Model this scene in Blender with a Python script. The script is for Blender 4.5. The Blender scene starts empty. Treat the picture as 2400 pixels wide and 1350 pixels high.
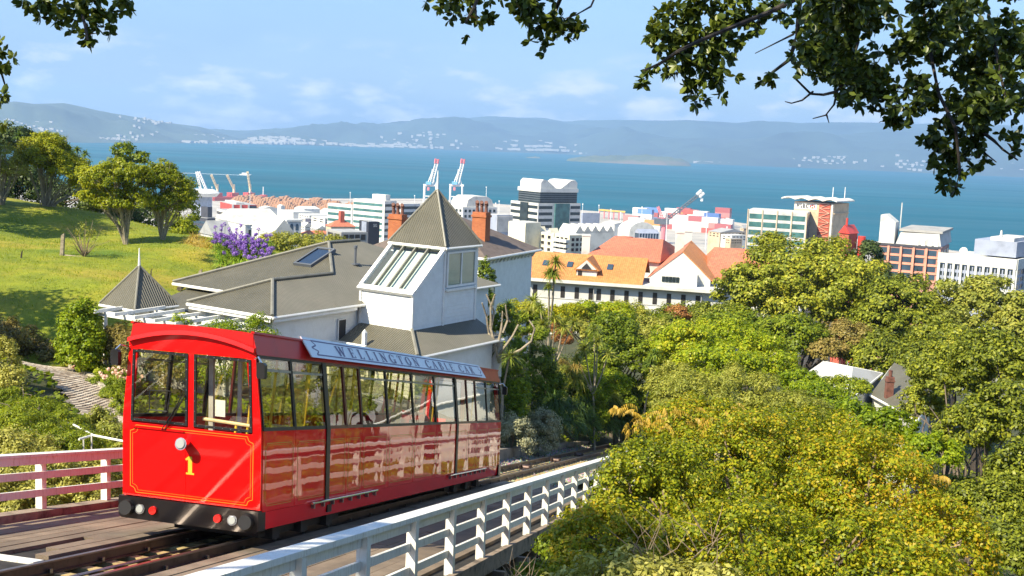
import bpy, bmesh, math, random
import numpy as np
from math import sin, cos, tan, radians, atan, atan2, hypot, pi
from mathutils import Vector, Matrix

# ------------------------------------------------------------------ camera
SC = bpy.context.scene
COL = SC.collection
FPX = 2700.0; ROLL = radians(2.5); YH = 327.0; CZ = 125.0
PITCH = atan((675 - YH) * cos(ROLL) / FPX)
_R0 = np.array([1, 0, 0.]); _F = np.array([0, cos(PITCH), -sin(PITCH)]); _U0 = np.array([0, sin(PITCH), cos(PITCH)])
_RI = _R0 * cos(ROLL) + _U0 * sin(ROLL); _UP = _U0 * cos(ROLL) - _R0 * sin(ROLL)
CAMP = np.array([0, 0, CZ])
cd = bpy.data.cameras.new('camera'); co = bpy.data.objects.new('camera', cd); COL.objects.link(co)
cd.sensor_width = 36; cd.lens = 36 * FPX / 2400; cd.clip_start = 0.1; cd.clip_end = 60000
mw = Matrix(((_RI[0], _UP[0], -_F[0], 0), (_RI[1], _UP[1], -_F[1], 0), (_RI[2], _UP[2], -_F[2], CZ), (0, 0, 0, 1)))
co.matrix_world = mw
SC.camera = co
SC.view_settings.view_transform = 'Standard'; SC.view_settings.look = 'None'; SC.view_settings.gamma = 1
SC.view_settings.exposure = EXPOSURE = 1.1
SC.render.engine = 'CYCLES'
SC.cycles.use_denoising = True
SC.cycles.max_bounces = 6; SC.cycles.diffuse_bounces = 3; SC.cycles.glossy_bounces = 3
SC.cycles.transmission_bounces = 4; SC.cycles.transparent_max_bounces = 10; SC.cycles.volume_bounces = 1
SC.cycles.caustics_reflective = False; SC.cycles.caustics_refractive = False
SC.cycles.sample_clamp_indirect = 6

# ------------------------------------------------------------------ sky and sun
SUN_EL = 44.0; SUN_AZ = 50.0          # the light travels towards this compass angle (from +Y to +X)
w = bpy.data.worlds.new('World'); SC.world = w; w.use_nodes = True
nt = w.node_tree; N = nt.nodes; L = nt.links; N.clear()
out = N.new('ShaderNodeOutputWorld'); bg = N.new('ShaderNodeBackground'); L.new(bg.outputs[0], out.inputs[0])
sky = N.new('ShaderNodeTexSky'); sky.sky_type = 'NISHITA'; sky.sun_disc = False
sky.sun_elevation = radians(SUN_EL); sky.sun_rotation = radians(SUN_AZ + 180)
sky.air_density = 1.0; sky.dust_density = 0.1; sky.ozone_density = 3.0; sky.altitude = 100
bg.inputs[1].default_value = 0.12
def _n(t, **k):
    n = N.new(t)
    for a, b in k.items(): setattr(n, a, b)
    return n
def _math(op, a, b=None, clamp=False):
    n = N.new('ShaderNodeMath'); n.operation = op; n.use_clamp = clamp
    for i, v in enumerate((a, b)):
        if v is None: continue
        if isinstance(v, (int, float)): n.inputs[i].default_value = v
        else: L.new(v, n.inputs[i])
    return n.outputs[0]
tc = N.new('ShaderNodeTexCoord'); sep = N.new('ShaderNodeSeparateXYZ'); L.new(tc.outputs['Generated'], sep.inputs[0])
# cumulus bank low over the horizon, all the way round: noise on direction, flattened in height
mp = N.new('ShaderNodeMapping'); mp.inputs['Scale'].default_value = (1, 1, 2.6); mp.inputs['Location'].default_value = (1.9, 0.55, 0.0)
L.new(tc.outputs['Generated'], mp.inputs[0])
no = N.new('ShaderNodeTexNoise'); no.inputs['Scale'].default_value = 17.0; no.inputs['Detail'].default_value = 7; no.inputs['Roughness'].default_value = .56
L.new(mp.outputs[0], no.inputs[0])
z = sep.outputs[2]
band = _math('MULTIPLY', _math('MULTIPLY', _math('ADD', z, 0.02), 25.0, True), _math('SUBTRACT', 1.0, _math('MULTIPLY', _math('SUBTRACT', z, 0.035), 22.0, True), True))
cl = _math('MULTIPLY', _math('MULTIPLY', _math('SUBTRACT', no.outputs[0], 0.50), 6.0, True), band)
no2 = N.new('ShaderNodeTexNoise'); no2.inputs['Scale'].default_value = 4.0; no2.inputs['Detail'].default_value = 4
L.new(mp.outputs[0], no2.inputs[0])
veil = _math('MULTIPLY', _math('MULTIPLY', _math('SUBTRACT', 1.0, _math('MULTIPLY', z, 2.4, True), True), 0.9), _math('ADD', 0.78, _math('MULTIPLY', no2.outputs[0], .35)))
mx0 = N.new('ShaderNodeMixRGB'); L.new(veil, mx0.inputs[0]); L.new(sky.outputs[0], mx0.inputs[1]); mx0.inputs[2].default_value = (.62, 1.25, 2.45, 1)
mx = N.new('ShaderNodeMixRGB'); L.new(_math('MULTIPLY', cl, 1.0), mx.inputs[0]); L.new(mx0.outputs[0], mx.inputs[1]); mx.inputs[2].default_value = (4.6, 4.6, 4.7, 1)
L.new(mx.outputs[0], bg.inputs[0])
SUN_DIR = Vector((sin(radians(SUN_AZ)) * cos(radians(SUN_EL)), cos(radians(SUN_AZ)) * cos(radians(SUN_EL)), -sin(radians(SUN_EL))))
sl = bpy.data.lights.new('sun', 'SUN'); sl.energy = 5.0; sl.angle = radians(0.53); sl.color = (1.0, 0.90, 0.67)
so = bpy.data.objects.new('sun', sl); COL.objects.link(so); so.rotation_euler = SUN_DIR.to_track_quat('-Z', 'Y').to_euler(); so.location = (0, 0, 300)

# ------------------------------------------------------------------ helpers
rng = np.random.default_rng(7); random.seed(7)
def ray(x, y): return _F + _RI * (x - 1200) / FPX - _UP * (y - 675) / FPX
def atY(x, y, Y): r = ray(x, y); return CAMP + r * (Y / r[1])
def onz(x, y, z): r = ray(x, y); return CAMP + r * ((z - CZ) / r[2])
def pxm(Y): return Y / FPX            # metres in one photo pixel at distance Y

XF = {}
def reg(o, M): XF[o.name] = M
def thing(name, label, cat, loc=(0, 0, 0), rotz=0.0, group=None):
    o = bpy.data.objects.new(name, None); COL.objects.link(o); o.empty_display_size = .2
    o.location = loc; o.rotation_euler = (0, 0, rotz)
    o['label'] = label; o['category'] = cat
    if group: o['group'] = group
    reg(o, Matrix.Translation(Vector(loc)) @ Matrix.Rotation(rotz, 4, 'Z'))
    return o
def tag(o, label, cat, group=None):
    o['label'] = label; o['category'] = cat
    if group: o['group'] = group
    return o
def kind(o, k): o['kind'] = k; return o

class MB:
    """collects polygons, then links them as one mesh object"""
    def __init__(s): s.v = []; s.f = []
    def poly(s, pts):
        b = len(s.v); s.v += [tuple(map(float, p)) for p in pts]; s.f.append(tuple(range(b, b + len(pts)))); return s
    def mesh(s, vs, fs):
        b = len(s.v); s.v += [tuple(map(float, p)) for p in vs]; s.f += [tuple(i + b for i in f) for f in fs]; return s
    def hexa(s, p):      # 8 points: bottom 0-3 ccw, top 4-7
        return s.mesh(p, [(3, 2, 1, 0), (4, 5, 6, 7), (0, 1, 5, 4), (1, 2, 6, 5), (2, 3, 7, 6), (3, 0, 4, 7)])
    def box(s, x0, x1, y0, y1, z0, z1, f=None):
        p = [(x0, y0, z0), (x1, y0, z0), (x1, y1, z0), (x0, y1, z0), (x0, y0, z1), (x1, y0, z1), (x1, y1, z1), (x0, y1, z1)]
        if f: p = [f(*q) for q in p]
        return s.hexa(p)
    def prism(s, poly, a0, a1, f):
        """poly in (p,q); f(a,p,q)->xyz ; extruded from a0 to a1"""
        n = len(poly)
        vs = [f(a0, p, q) for p, q in poly] + [f(a1, p, q) for p, q in poly]
        fs = [tuple(range(n))[::-1], tuple(range(n, 2 * n))] + [(i, (i + 1) % n, n + (i + 1) % n, n + i) for i in range(n)]
        return s.mesh(vs, fs)
    def tube(s, pts, r, n=6, r1=None, cap=True):
        pts = [Vector(p) for p in pts]; m = len(pts); rs = [r + (((r1 if r1 is not None else r) - r) * i / max(1, m - 1)) for i in range(m)]
        vs = []; up = Vector((0.123, 0.31, 0.94)).normalized()
        for i, p in enumerate(pts):
            d = (pts[min(i + 1, m - 1)] - pts[max(i - 1, 0)])
            if d.length < 1e-9: d = Vector((0, 0, 1))
            d.normalize(); a = d.cross(up)
            if a.length < .05: a = d.cross(Vector((1, 0, 0)))
            a.normalize(); b = d.cross(a)
            vs += [tuple(p + (a * cos(2 * pi * k / n) + b * sin(2 * pi * k / n)) * rs[i]) for k in range(n)]
        fs = [(i * n + k, i * n + (k + 1) % n, (i + 1) * n + (k + 1) % n, (i + 1) * n + k) for i in range(m - 1) for k in range(n)]
        if cap: fs += [tuple(range(n))[::-1], tuple((m - 1) * n + k for k in range(n))]
        return s.mesh(vs, fs)
    def disc(s, c, axis, r0, length, n=16, r1=None):
        c = Vector(c); a = Vector(axis).normalized()
        return s.tube([c, c + a * length], r0, n, r1)
    def build(s, name, mat, parent=None, world=True, smooth=False, uv=False):
        me = bpy.data.meshes.new(name)
        v = np.array(s.v, dtype=np.float64).reshape(-1, 3)
        org = Matrix.Identity(4)
        if parent is not None and world:
            inv = np.array(XF[parent.name].inverted()); v = v @ inv[:3, :3].T + inv[:3, 3]
        me.from_pydata(v.tolist(), [], s.f); me.update()
        if smooth: me.polygons.foreach_set('use_smooth', [True] * len(me.polygons))
        if uv: autouv(me)
        if mat: me.materials.append(M[mat] if isinstance(mat, str) else mat)
        o = bpy.data.objects.new(name, me); COL.objects.link(o)
        if parent is not None:
            o.parent = parent; reg(o, XF[parent.name])
        else: reg(o, Matrix.Identity(4))
        return o
def autouv(me):
    ul = me.uv_layers.new(name='UVMap')
    for p in me.polygons:
        n = p.normal; u = Vector((-n.y, n.x, 0))
        if u.length < 1e-3: u = Vector((1, 0, 0))
        u.normalize(); v = n.cross(u)
        for li in p.loop_indices:
            c = me.vertices[me.loops[li].vertex_index].co
            ul.data[li].uv = (c.dot(u), c.dot(v))
def copy_tree(o, parent=None):
    c = o.copy(); COL.objects.link(c); c.parent = parent
    for ch in list(o.children): copy_tree(ch, c)
    return c
def fromnp(name, v, f, mat, parent=None, smooth=False):
    """v (n,3), f (m,k) numpy arrays in the parent's local frame"""
    me = bpy.data.meshes.new(name); k = f.shape[1]
    me.vertices.add(len(v)); me.vertices.foreach_set('co', np.ascontiguousarray(v, dtype=np.float32).ravel())
    me.loops.add(f.size); me.loops.foreach_set('vertex_index', np.ascontiguousarray(f, dtype=np.int32).ravel())
    me.polygons.add(len(f)); me.polygons.foreach_set('loop_start', np.arange(0, f.size, k, dtype=np.int32))
    me.polygons.foreach_set('loop_total', np.full(len(f), k, dtype=np.int32))
    if smooth: me.polygons.foreach_set('use_smooth', np.ones(len(f), dtype=bool))
    me.update(calc_edges=True); me.validate()
    if mat: me.materials.append(M[mat] if isinstance(mat, str) else mat)
    if name is None: return me
    o = bpy.data.objects.new(name, me); COL.objects.link(o)
    if parent is not None: o.parent = parent; reg(o, XF[parent.name])
    else: reg(o, Matrix.Identity(4))
    return o
# ------------------------------------------------------------------ materials
M = {}
class NT:
    def __init__(s, name):
        m = bpy.data.materials.new(name); m.use_nodes = True; s.m = m; s.t = m.node_tree; s.t.nodes.clear(); M[name] = m
        s.out = s.n('ShaderNodeOutputMaterial')
    def n(s, t, **k):
        x = s.t.nodes.new(t)
        for a, b in k.items(): setattr(x, a, b)
        return x
    def l(s, a, b): s.t.links.new(a, b)
    def set(s, node, **k):
        for a, b in k.items():
            a = a.replace('_', ' ')
            if isinstance(b, bpy.types.NodeSocket): s.l(b, node.inputs[a])
            else: node.inputs[a].default_value = b
        return node
    def noise(s, scale, detail=4, rough=.55, vec=None, dist=0):
        x = s.n('ShaderNodeTexNoise'); x.inputs['Scale'].default_value = scale; x.inputs['Detail'].default_value = detail
        x.inputs['Roughness'].default_value = rough; x.inputs['Distortion'].default_value = dist
        if vec is not None: s.l(vec, x.inputs['Vector'])
        return x.outputs[0]
    def coord(s, which='Object', scale=None):
        c = s.n('ShaderNodeTexCoord').outputs[which]
        if scale is not None:
            mp = s.n('ShaderNodeMapping'); mp.inputs['Scale'].default_value = scale; s.l(c, mp.inputs[0]); c = mp.outputs[0]
        return c
    def ramp(s, fac, stops):
        r = s.n('ShaderNodeValToRGB'); e = r.color_ramp.elements
        while len(e) < len(stops): e.new(.5)
        for x, (p, c) in zip(e, stops):
            x.position = p; x.color = (*c, 1) if len(c) == 3 else c
        s.l(fac, r.inputs[0]); return r.outputs[0]
    def mix(s, fac, a, b, mode='MIX'):
        x = s.n('ShaderNodeMixRGB', blend_type=mode)
        for i, v in enumerate((fac, a, b)):
            if isinstance(v, bpy.types.NodeSocket): s.l(v, x.inputs[i])
            else: x.inputs[i].default_value = v if i == 0 else (*v, 1)
        return x.outputs[0]
    def bump(s, h, strength=.3, dist=.02, normal=None):
        b = s.n('ShaderNodeBump'); b.inputs['Strength'].default_value = strength; b.inputs['Distance'].default_value = dist
        s.l(h, b.inputs['Height'])
        if normal is not None: s.l(normal, b.inputs['Normal'])
        return b.outputs[0]
    def math(s, op, a, b=0.0, clamp=False):
        x = s.n('ShaderNodeMath', operation=op, use_clamp=clamp)
        for i, v in enumerate((a, b)):
            if isinstance(v, bpy.types.NodeSocket): s.l(v, x.inputs[i])
            else: x.inputs[i].default_value = v
        return x.outputs[0]
    def pbr(s, color, rough=.6, metal=0.0, normal=None, **k):
        b = s.n('ShaderNodeBsdfPrincipled')
        if isinstance(color, bpy.types.NodeSocket): s.l(color, b.inputs['Base Color'])
        else: b.inputs['Base Color'].default_value = (*color, 1)
        if isinstance(rough, bpy.types.NodeSocket): s.l(rough, b.inputs['Roughness'])
        else: b.inputs['Roughness'].default_value = rough
        b.inputs['Metallic'].default_value = metal
        if normal is not None: s.l(normal, b.inputs['Normal'])
        for a, v in k.items():
            a = a.replace('_', ' ')
            if isinstance(v, bpy.types.NodeSocket): s.l(v, b.inputs[a])
            else: b.inputs[a].default_value = v
        s.l(b.outputs[0], s.out.inputs[0]); return b
def simple(name, c, rough=.6, var=.18, scale=3.0, bump=0.0, metal=0.0, vscale=None, **k):
    """a plain surface with soft wear: two scales of noise in the colour"""
    t = NT(name); co_ = t.coord('Object', vscale)
    n1 = t.noise(scale, 5, .6, co_); d = tuple(x * (1 - var * 1.6) for x in c); h = tuple(min(1, x * (1 + var * .6)) for x in c)
    col = t.ramp(n1, [(.3, d), (.5, c), (.72, h)])
    nm = t.bump(t.noise(scale * 6, 4, .6, co_), bump, .01) if bump else None
    t.pbr(col, rough, metal, nm, **k); return t.m

def leafmat(name, stops, trans=.35, rough=.45, tcol=None, big=.35, gain=2.1):
    """leaf colours picked at random per leaf plus a slow drift through the crown"""
    t = NT(name); g = t.n('ShaderNodeNewGeometry'); r = g.outputs['Random Per Island']
    stops = [(q, tuple(min(.9, x * gain) for x in c)) for q, c in stops]
    oi = t.n('ShaderNodeObjectInfo')
    slow = t.noise(big, 3, .5, t.coord('Object'))
    f = t.math('ADD', t.math('MULTIPLY', r, .62), t.math('MULTIPLY', t.math('SUBTRACT', slow, .5), .9)); f = t.math('ADD', f, t.math('MULTIPLY', oi.outputs['Random'], .28), True)
    col = t.ramp(f, stops)
    b = t.pbr(col, rough, **{'Specular_IOR_Level': .25})
    tr = t.n('ShaderNodeBsdfTranslucent'); t.l(t.mix(1.0, col, tcol or (1.35, 1.25, .5), 'MULTIPLY'), tr.inputs[0])
    mx = t.n('ShaderNodeMixShader'); mx.inputs[0].default_value = trans
    t.l(b.outputs[0], mx.inputs[1]); t.l(tr.outputs[0], mx.inputs[2]); t.l(mx.outputs[0], t.out.inputs[0]); return t.m

# foliage
leafmat('leaf_maple', [(0, (.028, .040, .002)), (.25, (.09, .115, .004)), (.5, (.175, .17, .006)), (.74, (.25, .15, .009)), (.95, (.27, .08, .012)), (1, (.22, .05, .012))], .4)
leafmat('leaf_gold', [(0, (.20, .15, .02)), (.5, (.36, .24, .03)), (1, (.45, .27, .05))], .45, gain=1.5)
leafmat('leaf_olive', [(0, (.05, .06, .012)), (.5, (.13, .14, .02)), (1, (.22, .20, .035))], .35)
leafmat('leaf_lime', [(0, (.04, .07, .003)), (.4, (.11, .155, .004)), (.75, (.20, .23, .008)), (1, (.28, .25, .012))], .4, gain=1.75)
leafmat('leaf_pohutukawa', [(0, (.022, .030, .003)), (.4, (.065, .076, .006)), (.7, (.12, .122, .010)), (1, (.19, .165, .022))], .3, big=.15, gain=2.9)
leafmat('leaf_brown', [(0, (.05, .04, .012)), (.5, (.11, .09, .02)), (1, (.17, .12, .035))], .25)
leafmat('leaf_red', [(0, (.08, .03, .015)), (.5, (.16, .07, .02)), (1, (.20, .12, .03))], .25)
leafmat('leaf_green', [(0, (.022, .038, .003)), (.5, (.075, .098, .005)), (1, (.16, .165, .010))], .38, gain=2.5)
leafmat('leaf_dark', [(0, (.010, .018, .006)), (.5, (.026, .040, .009)), (1, (.06, .072, .016))], .25, gain=2.4)
leafmat('leaf_ylw', [(0, (.07, .10, .004)), (.4, (.18, .20, .006)), (.8, (.30, .28, .010)), (1, (.38, .29, .016))], .4, gain=1.5)
leafmat('leaf_grey', [(0, (.10, .11, .06)), (.5, (.24, .24, .14)), (1, (.46, .44, .30))], .25, gain=1.35)
leafmat('leaf_variegated', [(0, (.08, .09, .012)), (.5, (.27, .26, .05)), (1, (.50, .46, .14))], .35, gain=1.35)
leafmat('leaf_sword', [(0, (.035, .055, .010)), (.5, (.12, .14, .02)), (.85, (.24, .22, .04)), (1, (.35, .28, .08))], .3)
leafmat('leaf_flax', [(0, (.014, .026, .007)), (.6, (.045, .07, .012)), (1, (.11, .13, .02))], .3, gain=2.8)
leafmat('leaf_over', [(0, (.014, .022, .006)), (.5, (.038, .052, .008)), (.85, (.085, .095, .012)), (1, (.17, .14, .02))], .22, .35, gain=2.3)
leafmat('leaf_agapanthus', [(0, (.03, .06, .008)), (.5, (.10, .16, .012)), (1, (.22, .26, .03))], .3)
leafmat('petal_purple', [(0, (.11, .05, .22)), (.5, (.23, .12, .40)), (1, (.42, .28, .62))], .3, tcol=(1.1, .9, 1.3), gain=1.35)
leafmat('petal_pink', [(0, (.55, .22, .18)), (.5, (.72, .42, .34)), (1, (.85, .70, .58))], .3, tcol=(1.1, .9, .8), gain=1.35)
leafmat('grass_dry', [(0, (.18, .15, .03)), (.5, (.34, .25, .06)), (1, (.42, .33, .10))], .35, gain=1.35)
leafmat('grass_blade', [(0, (.09, .14, .006)), (.5, (.18, .23, .010)), (1, (.30, .28, .03))], .4, big=.12, gain=1.35)
simple('bark', (.13, .10, .075), .9, .4, 6, .5)
simple('bark_pale', (.30, .25, .18), .9, .35, 8, .5)
simple('bark_dark', (.045, .035, .03), .9, .4, 8, .5)
simple('twig_dry', (.26, .19, .13), .9, .3, 8)

# car
t = NT('red_paint')
_wav = t.bump(t.noise(1.1, 2, .5, t.coord('Object', (1, 1, .6))), .16, .045)
_dirt = t.noise(.7, 5, .6, t.coord('Object'))
t.pbr(t.ramp(_dirt, [(.25, (.80, .001, .007)), (.7, (.90, .002, .010))]), .5, normal=_wav, Specular_IOR_Level=.05, Coat_Weight=1.0, Coat_Roughness=.015, Coat_IOR=1.66, Coat_Normal=_wav)
t = NT('front_red'); _wav = t.bump(t.noise(1.5, 2, .5, t.coord('Object')), .10, .03)
t.pbr(t.ramp(t.noise(.9, 5, .6, t.coord('Object')), [(.25, (.78, .0005, .0005)), (.7, (.86, .001, .001))]), .5, normal=_wav, Coat_Weight=.25, Coat_Roughness=.06, Specular_IOR_Level=.2)
simple('roof_red', (.52, .012, .012), .35, .12, 1.2, .05)
simple('dark_red_frame', (.10, .010, .012), .35, .2, 4)
simple('gold_line', (.55, .26, .02), .45, .1, 5)
simple('gold_digit', (.72, .47, .04), .4, .1, 5)
simple('black_paint', (.008, .007, .009), .3, .3, 3, Coat_Weight=.3, Coat_Roughness=.08)
simple('rubber', (.012, .011, .012), .45, .3, 5)
simple('chrome', (.75, .76, .78), .16, .05, 3, metal=1.0)
simple('steel', (.32, .32, .33), .4, .2, 5, metal=1.0)
simple('white_lens', (.34, .35, .34), .15, .05, 5)
simple('red_lens', (.62, .012, .008), .15, .05, 5, Coat_Weight=1.0)
simple('sign_white', (.66, .72, .78), .35, .06, 1.5)
simple('sign_ink', (.13, .11, .21), .5, .1, 4)
simple('seat_fabric', (.05, .045, .07), .9, .3, 9)
simple('pole_yellow', (.70, .46, .03), .4, .1, 3)
simple('car_floor', (.035, .033, .04), .7, .3, 4)
simple('interior_grey', (.45, .42, .38), .6, .2, 3)
simple('underframe', (.03, .024, .02), .8, .4, 6, .3)
simple('paper', (.75, .74, .72), .6, .05, 8)
simple('wood_rail', (.62, .46, .24), .5, .2, 6)
simple('cloth_pink', (.55, .20, .32), .9, .15, 5)
simple('skin', (.42, .24, .16), .6, .1, 5)
simple('hair', (.02, .014, .01), .6, .2, 20)
def glassmat(name, tint, refl=.10, rough=.0):
    t = NT(name); tr = t.n('ShaderNodeBsdfTransparent'); tr.inputs[0].default_value = (*tint, 1)
    g = t.n('ShaderNodeBsdfGlossy'); g.inputs['Roughness'].default_value = rough
    nm = t.bump(t.noise(1.3, 2, .5, t.coord('Object')), .05, .02); t.l(nm, g.inputs['Normal'])
    lw = t.n('ShaderNodeLayerWeight'); lw.inputs[0].default_value = .5
    f = t.math('ADD', t.math('MULTIPLY', t.math('POWER', lw.outputs['Facing'], 4.0), .85), refl + .04, True)
    mx = t.n('ShaderNodeMixShader'); t.l(f, mx.inputs[0]); t.l(tr.outputs[0], mx.inputs[1]); t.l(g.outputs[0], mx.inputs[2]); t.l(mx.outputs[0], t.out.inputs[0]); return t.m
glassmat('car_glass', (.90, .88, .74), .14)
glassmat('front_glass', (.95, .95, .90), .0)
glassmat('house_glass', (.62, .72, .62), .10)
glassmat('skylight_glass', (.30, .38, .46), .25)
glassmat('roof_glass', (.76, .84, .81), .03, .05)
# structures
def paintwood(name, c, grime):
    t = NT(name); o = t.coord('Object'); st = t.coord('Object', (6, 6, .8))
    n = t.noise(2.0, 5, .62, o); n2 = t.noise(5, 4, .6, st)
    base = t.ramp(n, [(.25, tuple(x * .86 for x in c)), (.6, c)])
    col = t.mix(t.math('MULTIPLY', t.math('SUBTRACT', n2, .52, True), 2.6, True), base, grime)
    t.pbr(col, .5, normal=t.bump(n2, .15, .005)); return t.m
paintwood('fence_white', (.82, .80, .74), (.36, .28, .19))
paintwood('wall_white', (.76, .77, .76), (.62, .60, .55))
paintwood('trim_white', (.80, .79, .76), (.60, .57, .50))
t = NT('deck_wood'); o = t.coord('Object'); oi = t.n('ShaderNodeObjectInfo')
n = t.noise(3, 6, .65, t.coord('Object', (14, 14, 14))); n2 = t.noise(1.2, 4, .6, o)
col = t.ramp(n2, [(.25, (.11, .08, .055)), (.55, (.25, .19, .135)), (.8, (.36, .28, .20))])
col = t.mix(t.math('MULTIPLY', oi.outputs['Random'], .5), col, (.14, .105, .075))
ch = t.n('ShaderNodeTexChecker'); ch.inputs['Scale'].default_value = 34; t.l(o, ch.inputs[0])
t.pbr(t.mix(.22, col, ch.outputs[0], 'MULTIPLY'), .85, normal=t.bump(n, .5, .006))
simple('sleeper_wood', (.44, .33, .15), .85, .35, 5, .4)
simple('edge_wood', (.26, .20, .15), .9, .45, 4, .5)
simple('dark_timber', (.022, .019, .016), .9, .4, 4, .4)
simple('rail_steel', (.10, .065, .055), .45, .35, 5, metal=.6)
simple('rail_top', (.30, .25, .24), .3, .2, 3, metal=.9)
t = NT('ballast'); v = t.n('ShaderNodeTexVoronoi'); v.inputs['Scale'].default_value = 14; t.l(t.coord('Object'), v.inputs['Vector'])
t.pbr(t.mix(.6, t.ramp(t.noise(.8, 4), [(.3, (.20, .18, .15)), (.7, (.36, .33, .28))]), v.outputs['Color'], 'OVERLAY'), .95, normal=t.bump(v.outputs['Distance'], 1.0, .05))
simple('concrete', (.21, .175, .135), .9, .35, 1.6, .3)
simple('concrete_grey', (.34, .34, .33), .9, .2, 1.6, .2)
simple('kerb', (.42, .37, .29), .9, .25, 3, .3)
t = NT('paver_brick'); oi = t.n('ShaderNodeObjectInfo'); g = t.n('ShaderNodeNewGeometry')
f = t.math('FRACT', t.math('ADD', oi.outputs['Random'], g.outputs['Random Per Island']))
t.pbr(t.mix(.4, t.ramp(f, [(0, (.26, .20, .15)), (.5, (.38, .31, .24)), (1, (.50, .44, .36))]), t.ramp(t.noise(9, 4), [(.3, (.2, .2, .2)), (.7, (.9, .9, .9))]), 'OVERLAY'), .9)
simple('asphalt', (.22, .18, .155), .95, .15, 1.2, .2)
t = NT('roof_iron')            # corrugated painted steel, ribs down the slope
uv = t.coord('UV'); sp = t.n('ShaderNodeSeparateXYZ'); t.l(uv, sp.inputs[0])
wv = t.math('SINE', t.math('MULTIPLY', sp.outputs[0], 2 * pi / .115))
n = t.noise(.7, 5, .6, t.coord('Object')); n2 = t.noise(4, 4, .6, t.coord('UV', (4, .5, 1)))
col = t.ramp(n, [(.3, (.105, .098, .070)), (.6, (.135, .125, .092)), (.8, (.16, .148, .11))])
col = t.mix(t.math('MULTIPLY', t.math('SUBTRACT', n2, .55, True), 2.5, True), col, (.24, .20, .15))
t.pbr(col, .55, normal=t.bump(wv, 1.0, .03))
t = NT('weatherboard')         # lapped boards: only the fine shadow line, walls get their own boards where they show
uv = t.coord('UV'); sp = t.n('ShaderNodeSeparateXYZ'); t.l(uv, sp.inputs[0])
sw = t.math('FRACT', t.math('DIVIDE', sp.outputs[1], .15))
n = t.noise(1.3, 4, .6, t.coord('Object'))
t.pbr(t.ramp(n, [(.25, (.70, .71, .70)), (.65, (.79, .79, .77))]), .5, normal=t.bump(t.math('MULTIPLY', sw, -1.0), .8, .02))
simple('flashing', (.20, .19, .155), .45, .15, 2)
simple('slate_roof', (.13, .10, .085), .8, .2, 2.5, .2)
t = NT('brick'); bk = t.n('ShaderNodeTexBrick'); t.l(t.coord('UV'), bk.inputs[0]); bk.inputs['Scale'].default_value = 1.0
bk.inputs['Brick Width'].default_value = .23; bk.inputs['Row Height'].default_value = .08; bk.inputs['Mortar Size'].default_value = .008
bk.inputs['Color1'].default_value = (.40, .10, .035, 1); bk.inputs['Color2'].default_value = (.50, .15, .05, 1); bk.inputs['Mortar'].default_value = (.42, .24, .15, 1)
t.pbr(t.mix(.5, bk.outputs[0], t.ramp(t.noise(2, 5), [(.3, (.45, .32, .2)), (.7, (1, 1, 1))]), 'MULTIPLY'), .9, normal=t.bump(bk.outputs['Fac'], -.4, .01))
simple('terracotta_pot', (.16, .065, .045), .7, .35, 4)
def tiles(name, a, b, row=.34, colw=.26):
    t = NT(name); uv = t.coord('UV'); sp = t.n('ShaderNodeSeparateXYZ'); t.l(uv, sp.inputs[0])
    vs = t.math('FRACT', t.math('DIVIDE', sp.outputs[1], row)); us = t.math('SINE', t.math('MULTIPLY', sp.outputs[0], 2 * pi / colw))
    bk = t.n('ShaderNodeTexBrick'); t.l(uv, bk.inputs[0]); bk.inputs['Scale'].default_value = 1; bk.inputs['Brick Width'].default_value = colw; bk.inputs['Row Height'].default_value = row
    bk.inputs['Mortar Size'].default_value = 0; bk.inputs['Color1'].default_value = (*a, 1); bk.inputs['Color2'].default_value = (*b, 1)
    col = t.mix(.45, bk.outputs[0], t.ramp(t.noise(.45, 6, .7), [(.3, (.55, .5, .45)), (.7, (1.2, 1.15, 1.1))]), 'MULTIPLY')
    t.pbr(col, .8, normal=t.bump(t.math('ADD', t.math('MULTIPLY', vs, -1.0), t.math('MULTIPLY', us, .3)), .9, .05)); return t.m
tiles('tile_orange', (.62, .27, .085), (.52, .20, .06), .36, .3)
tiles('tile_red', (.60, .20, .11), (.48, .145, .085), .42, .3)
# city
for nm, c, r in [('plaster_white', (.60, .59, .55), .7), ('plaster_cream', (.72, .66, .50), .7), ('stone_tan', (.55, .42, .28), .75), ('conc_white', (.55, .55, .54), .7),
                 ('conc_light', (.52, .51, .49), .8), ('conc_mid', (.32, .31, .30), .8), ('dark_clad', (.055, .055, .07), .5), ('charcoal', (.025, .026, .04), .5),
                 ('roof_pale', (.50, .49, .46), .7), ('roof_grey', (.33, .33, .33), .7), ('pink_conc', (.42, .21, .17), .8), ('pink_pillar', (.62, .30, .21), .7), ('brick_red', (.40, .09, .055), .8),
                 ('metal_blue', (.30, .33, .42), .5), ('red_clad', (.55, .05, .035), .5), ('timber_log', (.48, .27, .15), .9), ('ship_red', (.46, .065, .06), .5),
                 ('crane_white', (.72, .72, .72), .5), ('crane_red', (.70, .20, .22), .5), ('crane_blue', (.16, .40, .62), .5), ('crane_yellow', (.80, .50, .10), .5), ('crane_cream', (.80, .66, .42), .5),
                 ('steel_dark', (.10, .11, .13), .6), ('port_ground', (.42, .37, .32), .95), ('town_white', (.44, .42, .40), .8), ('pale_green', (.30, .45, .40), .4), ('foam_white', (.8, .85, .88), .8)]:
    simple(name=nm, c=c, rough=r, var=.16, scale=.35)
def facade_glass(name, c, rough=.2):
    t = NT(name); n = t.noise(.23, 4, .6, t.coord('Object')); t.pbr(t.ramp(n, [(.3, tuple(x * .4 for x in c)), (.7, c)]), rough, normal=t.bump(t.noise(.3, 2), .15, .1), Specular_IOR_Level=.3); return t.m
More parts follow.
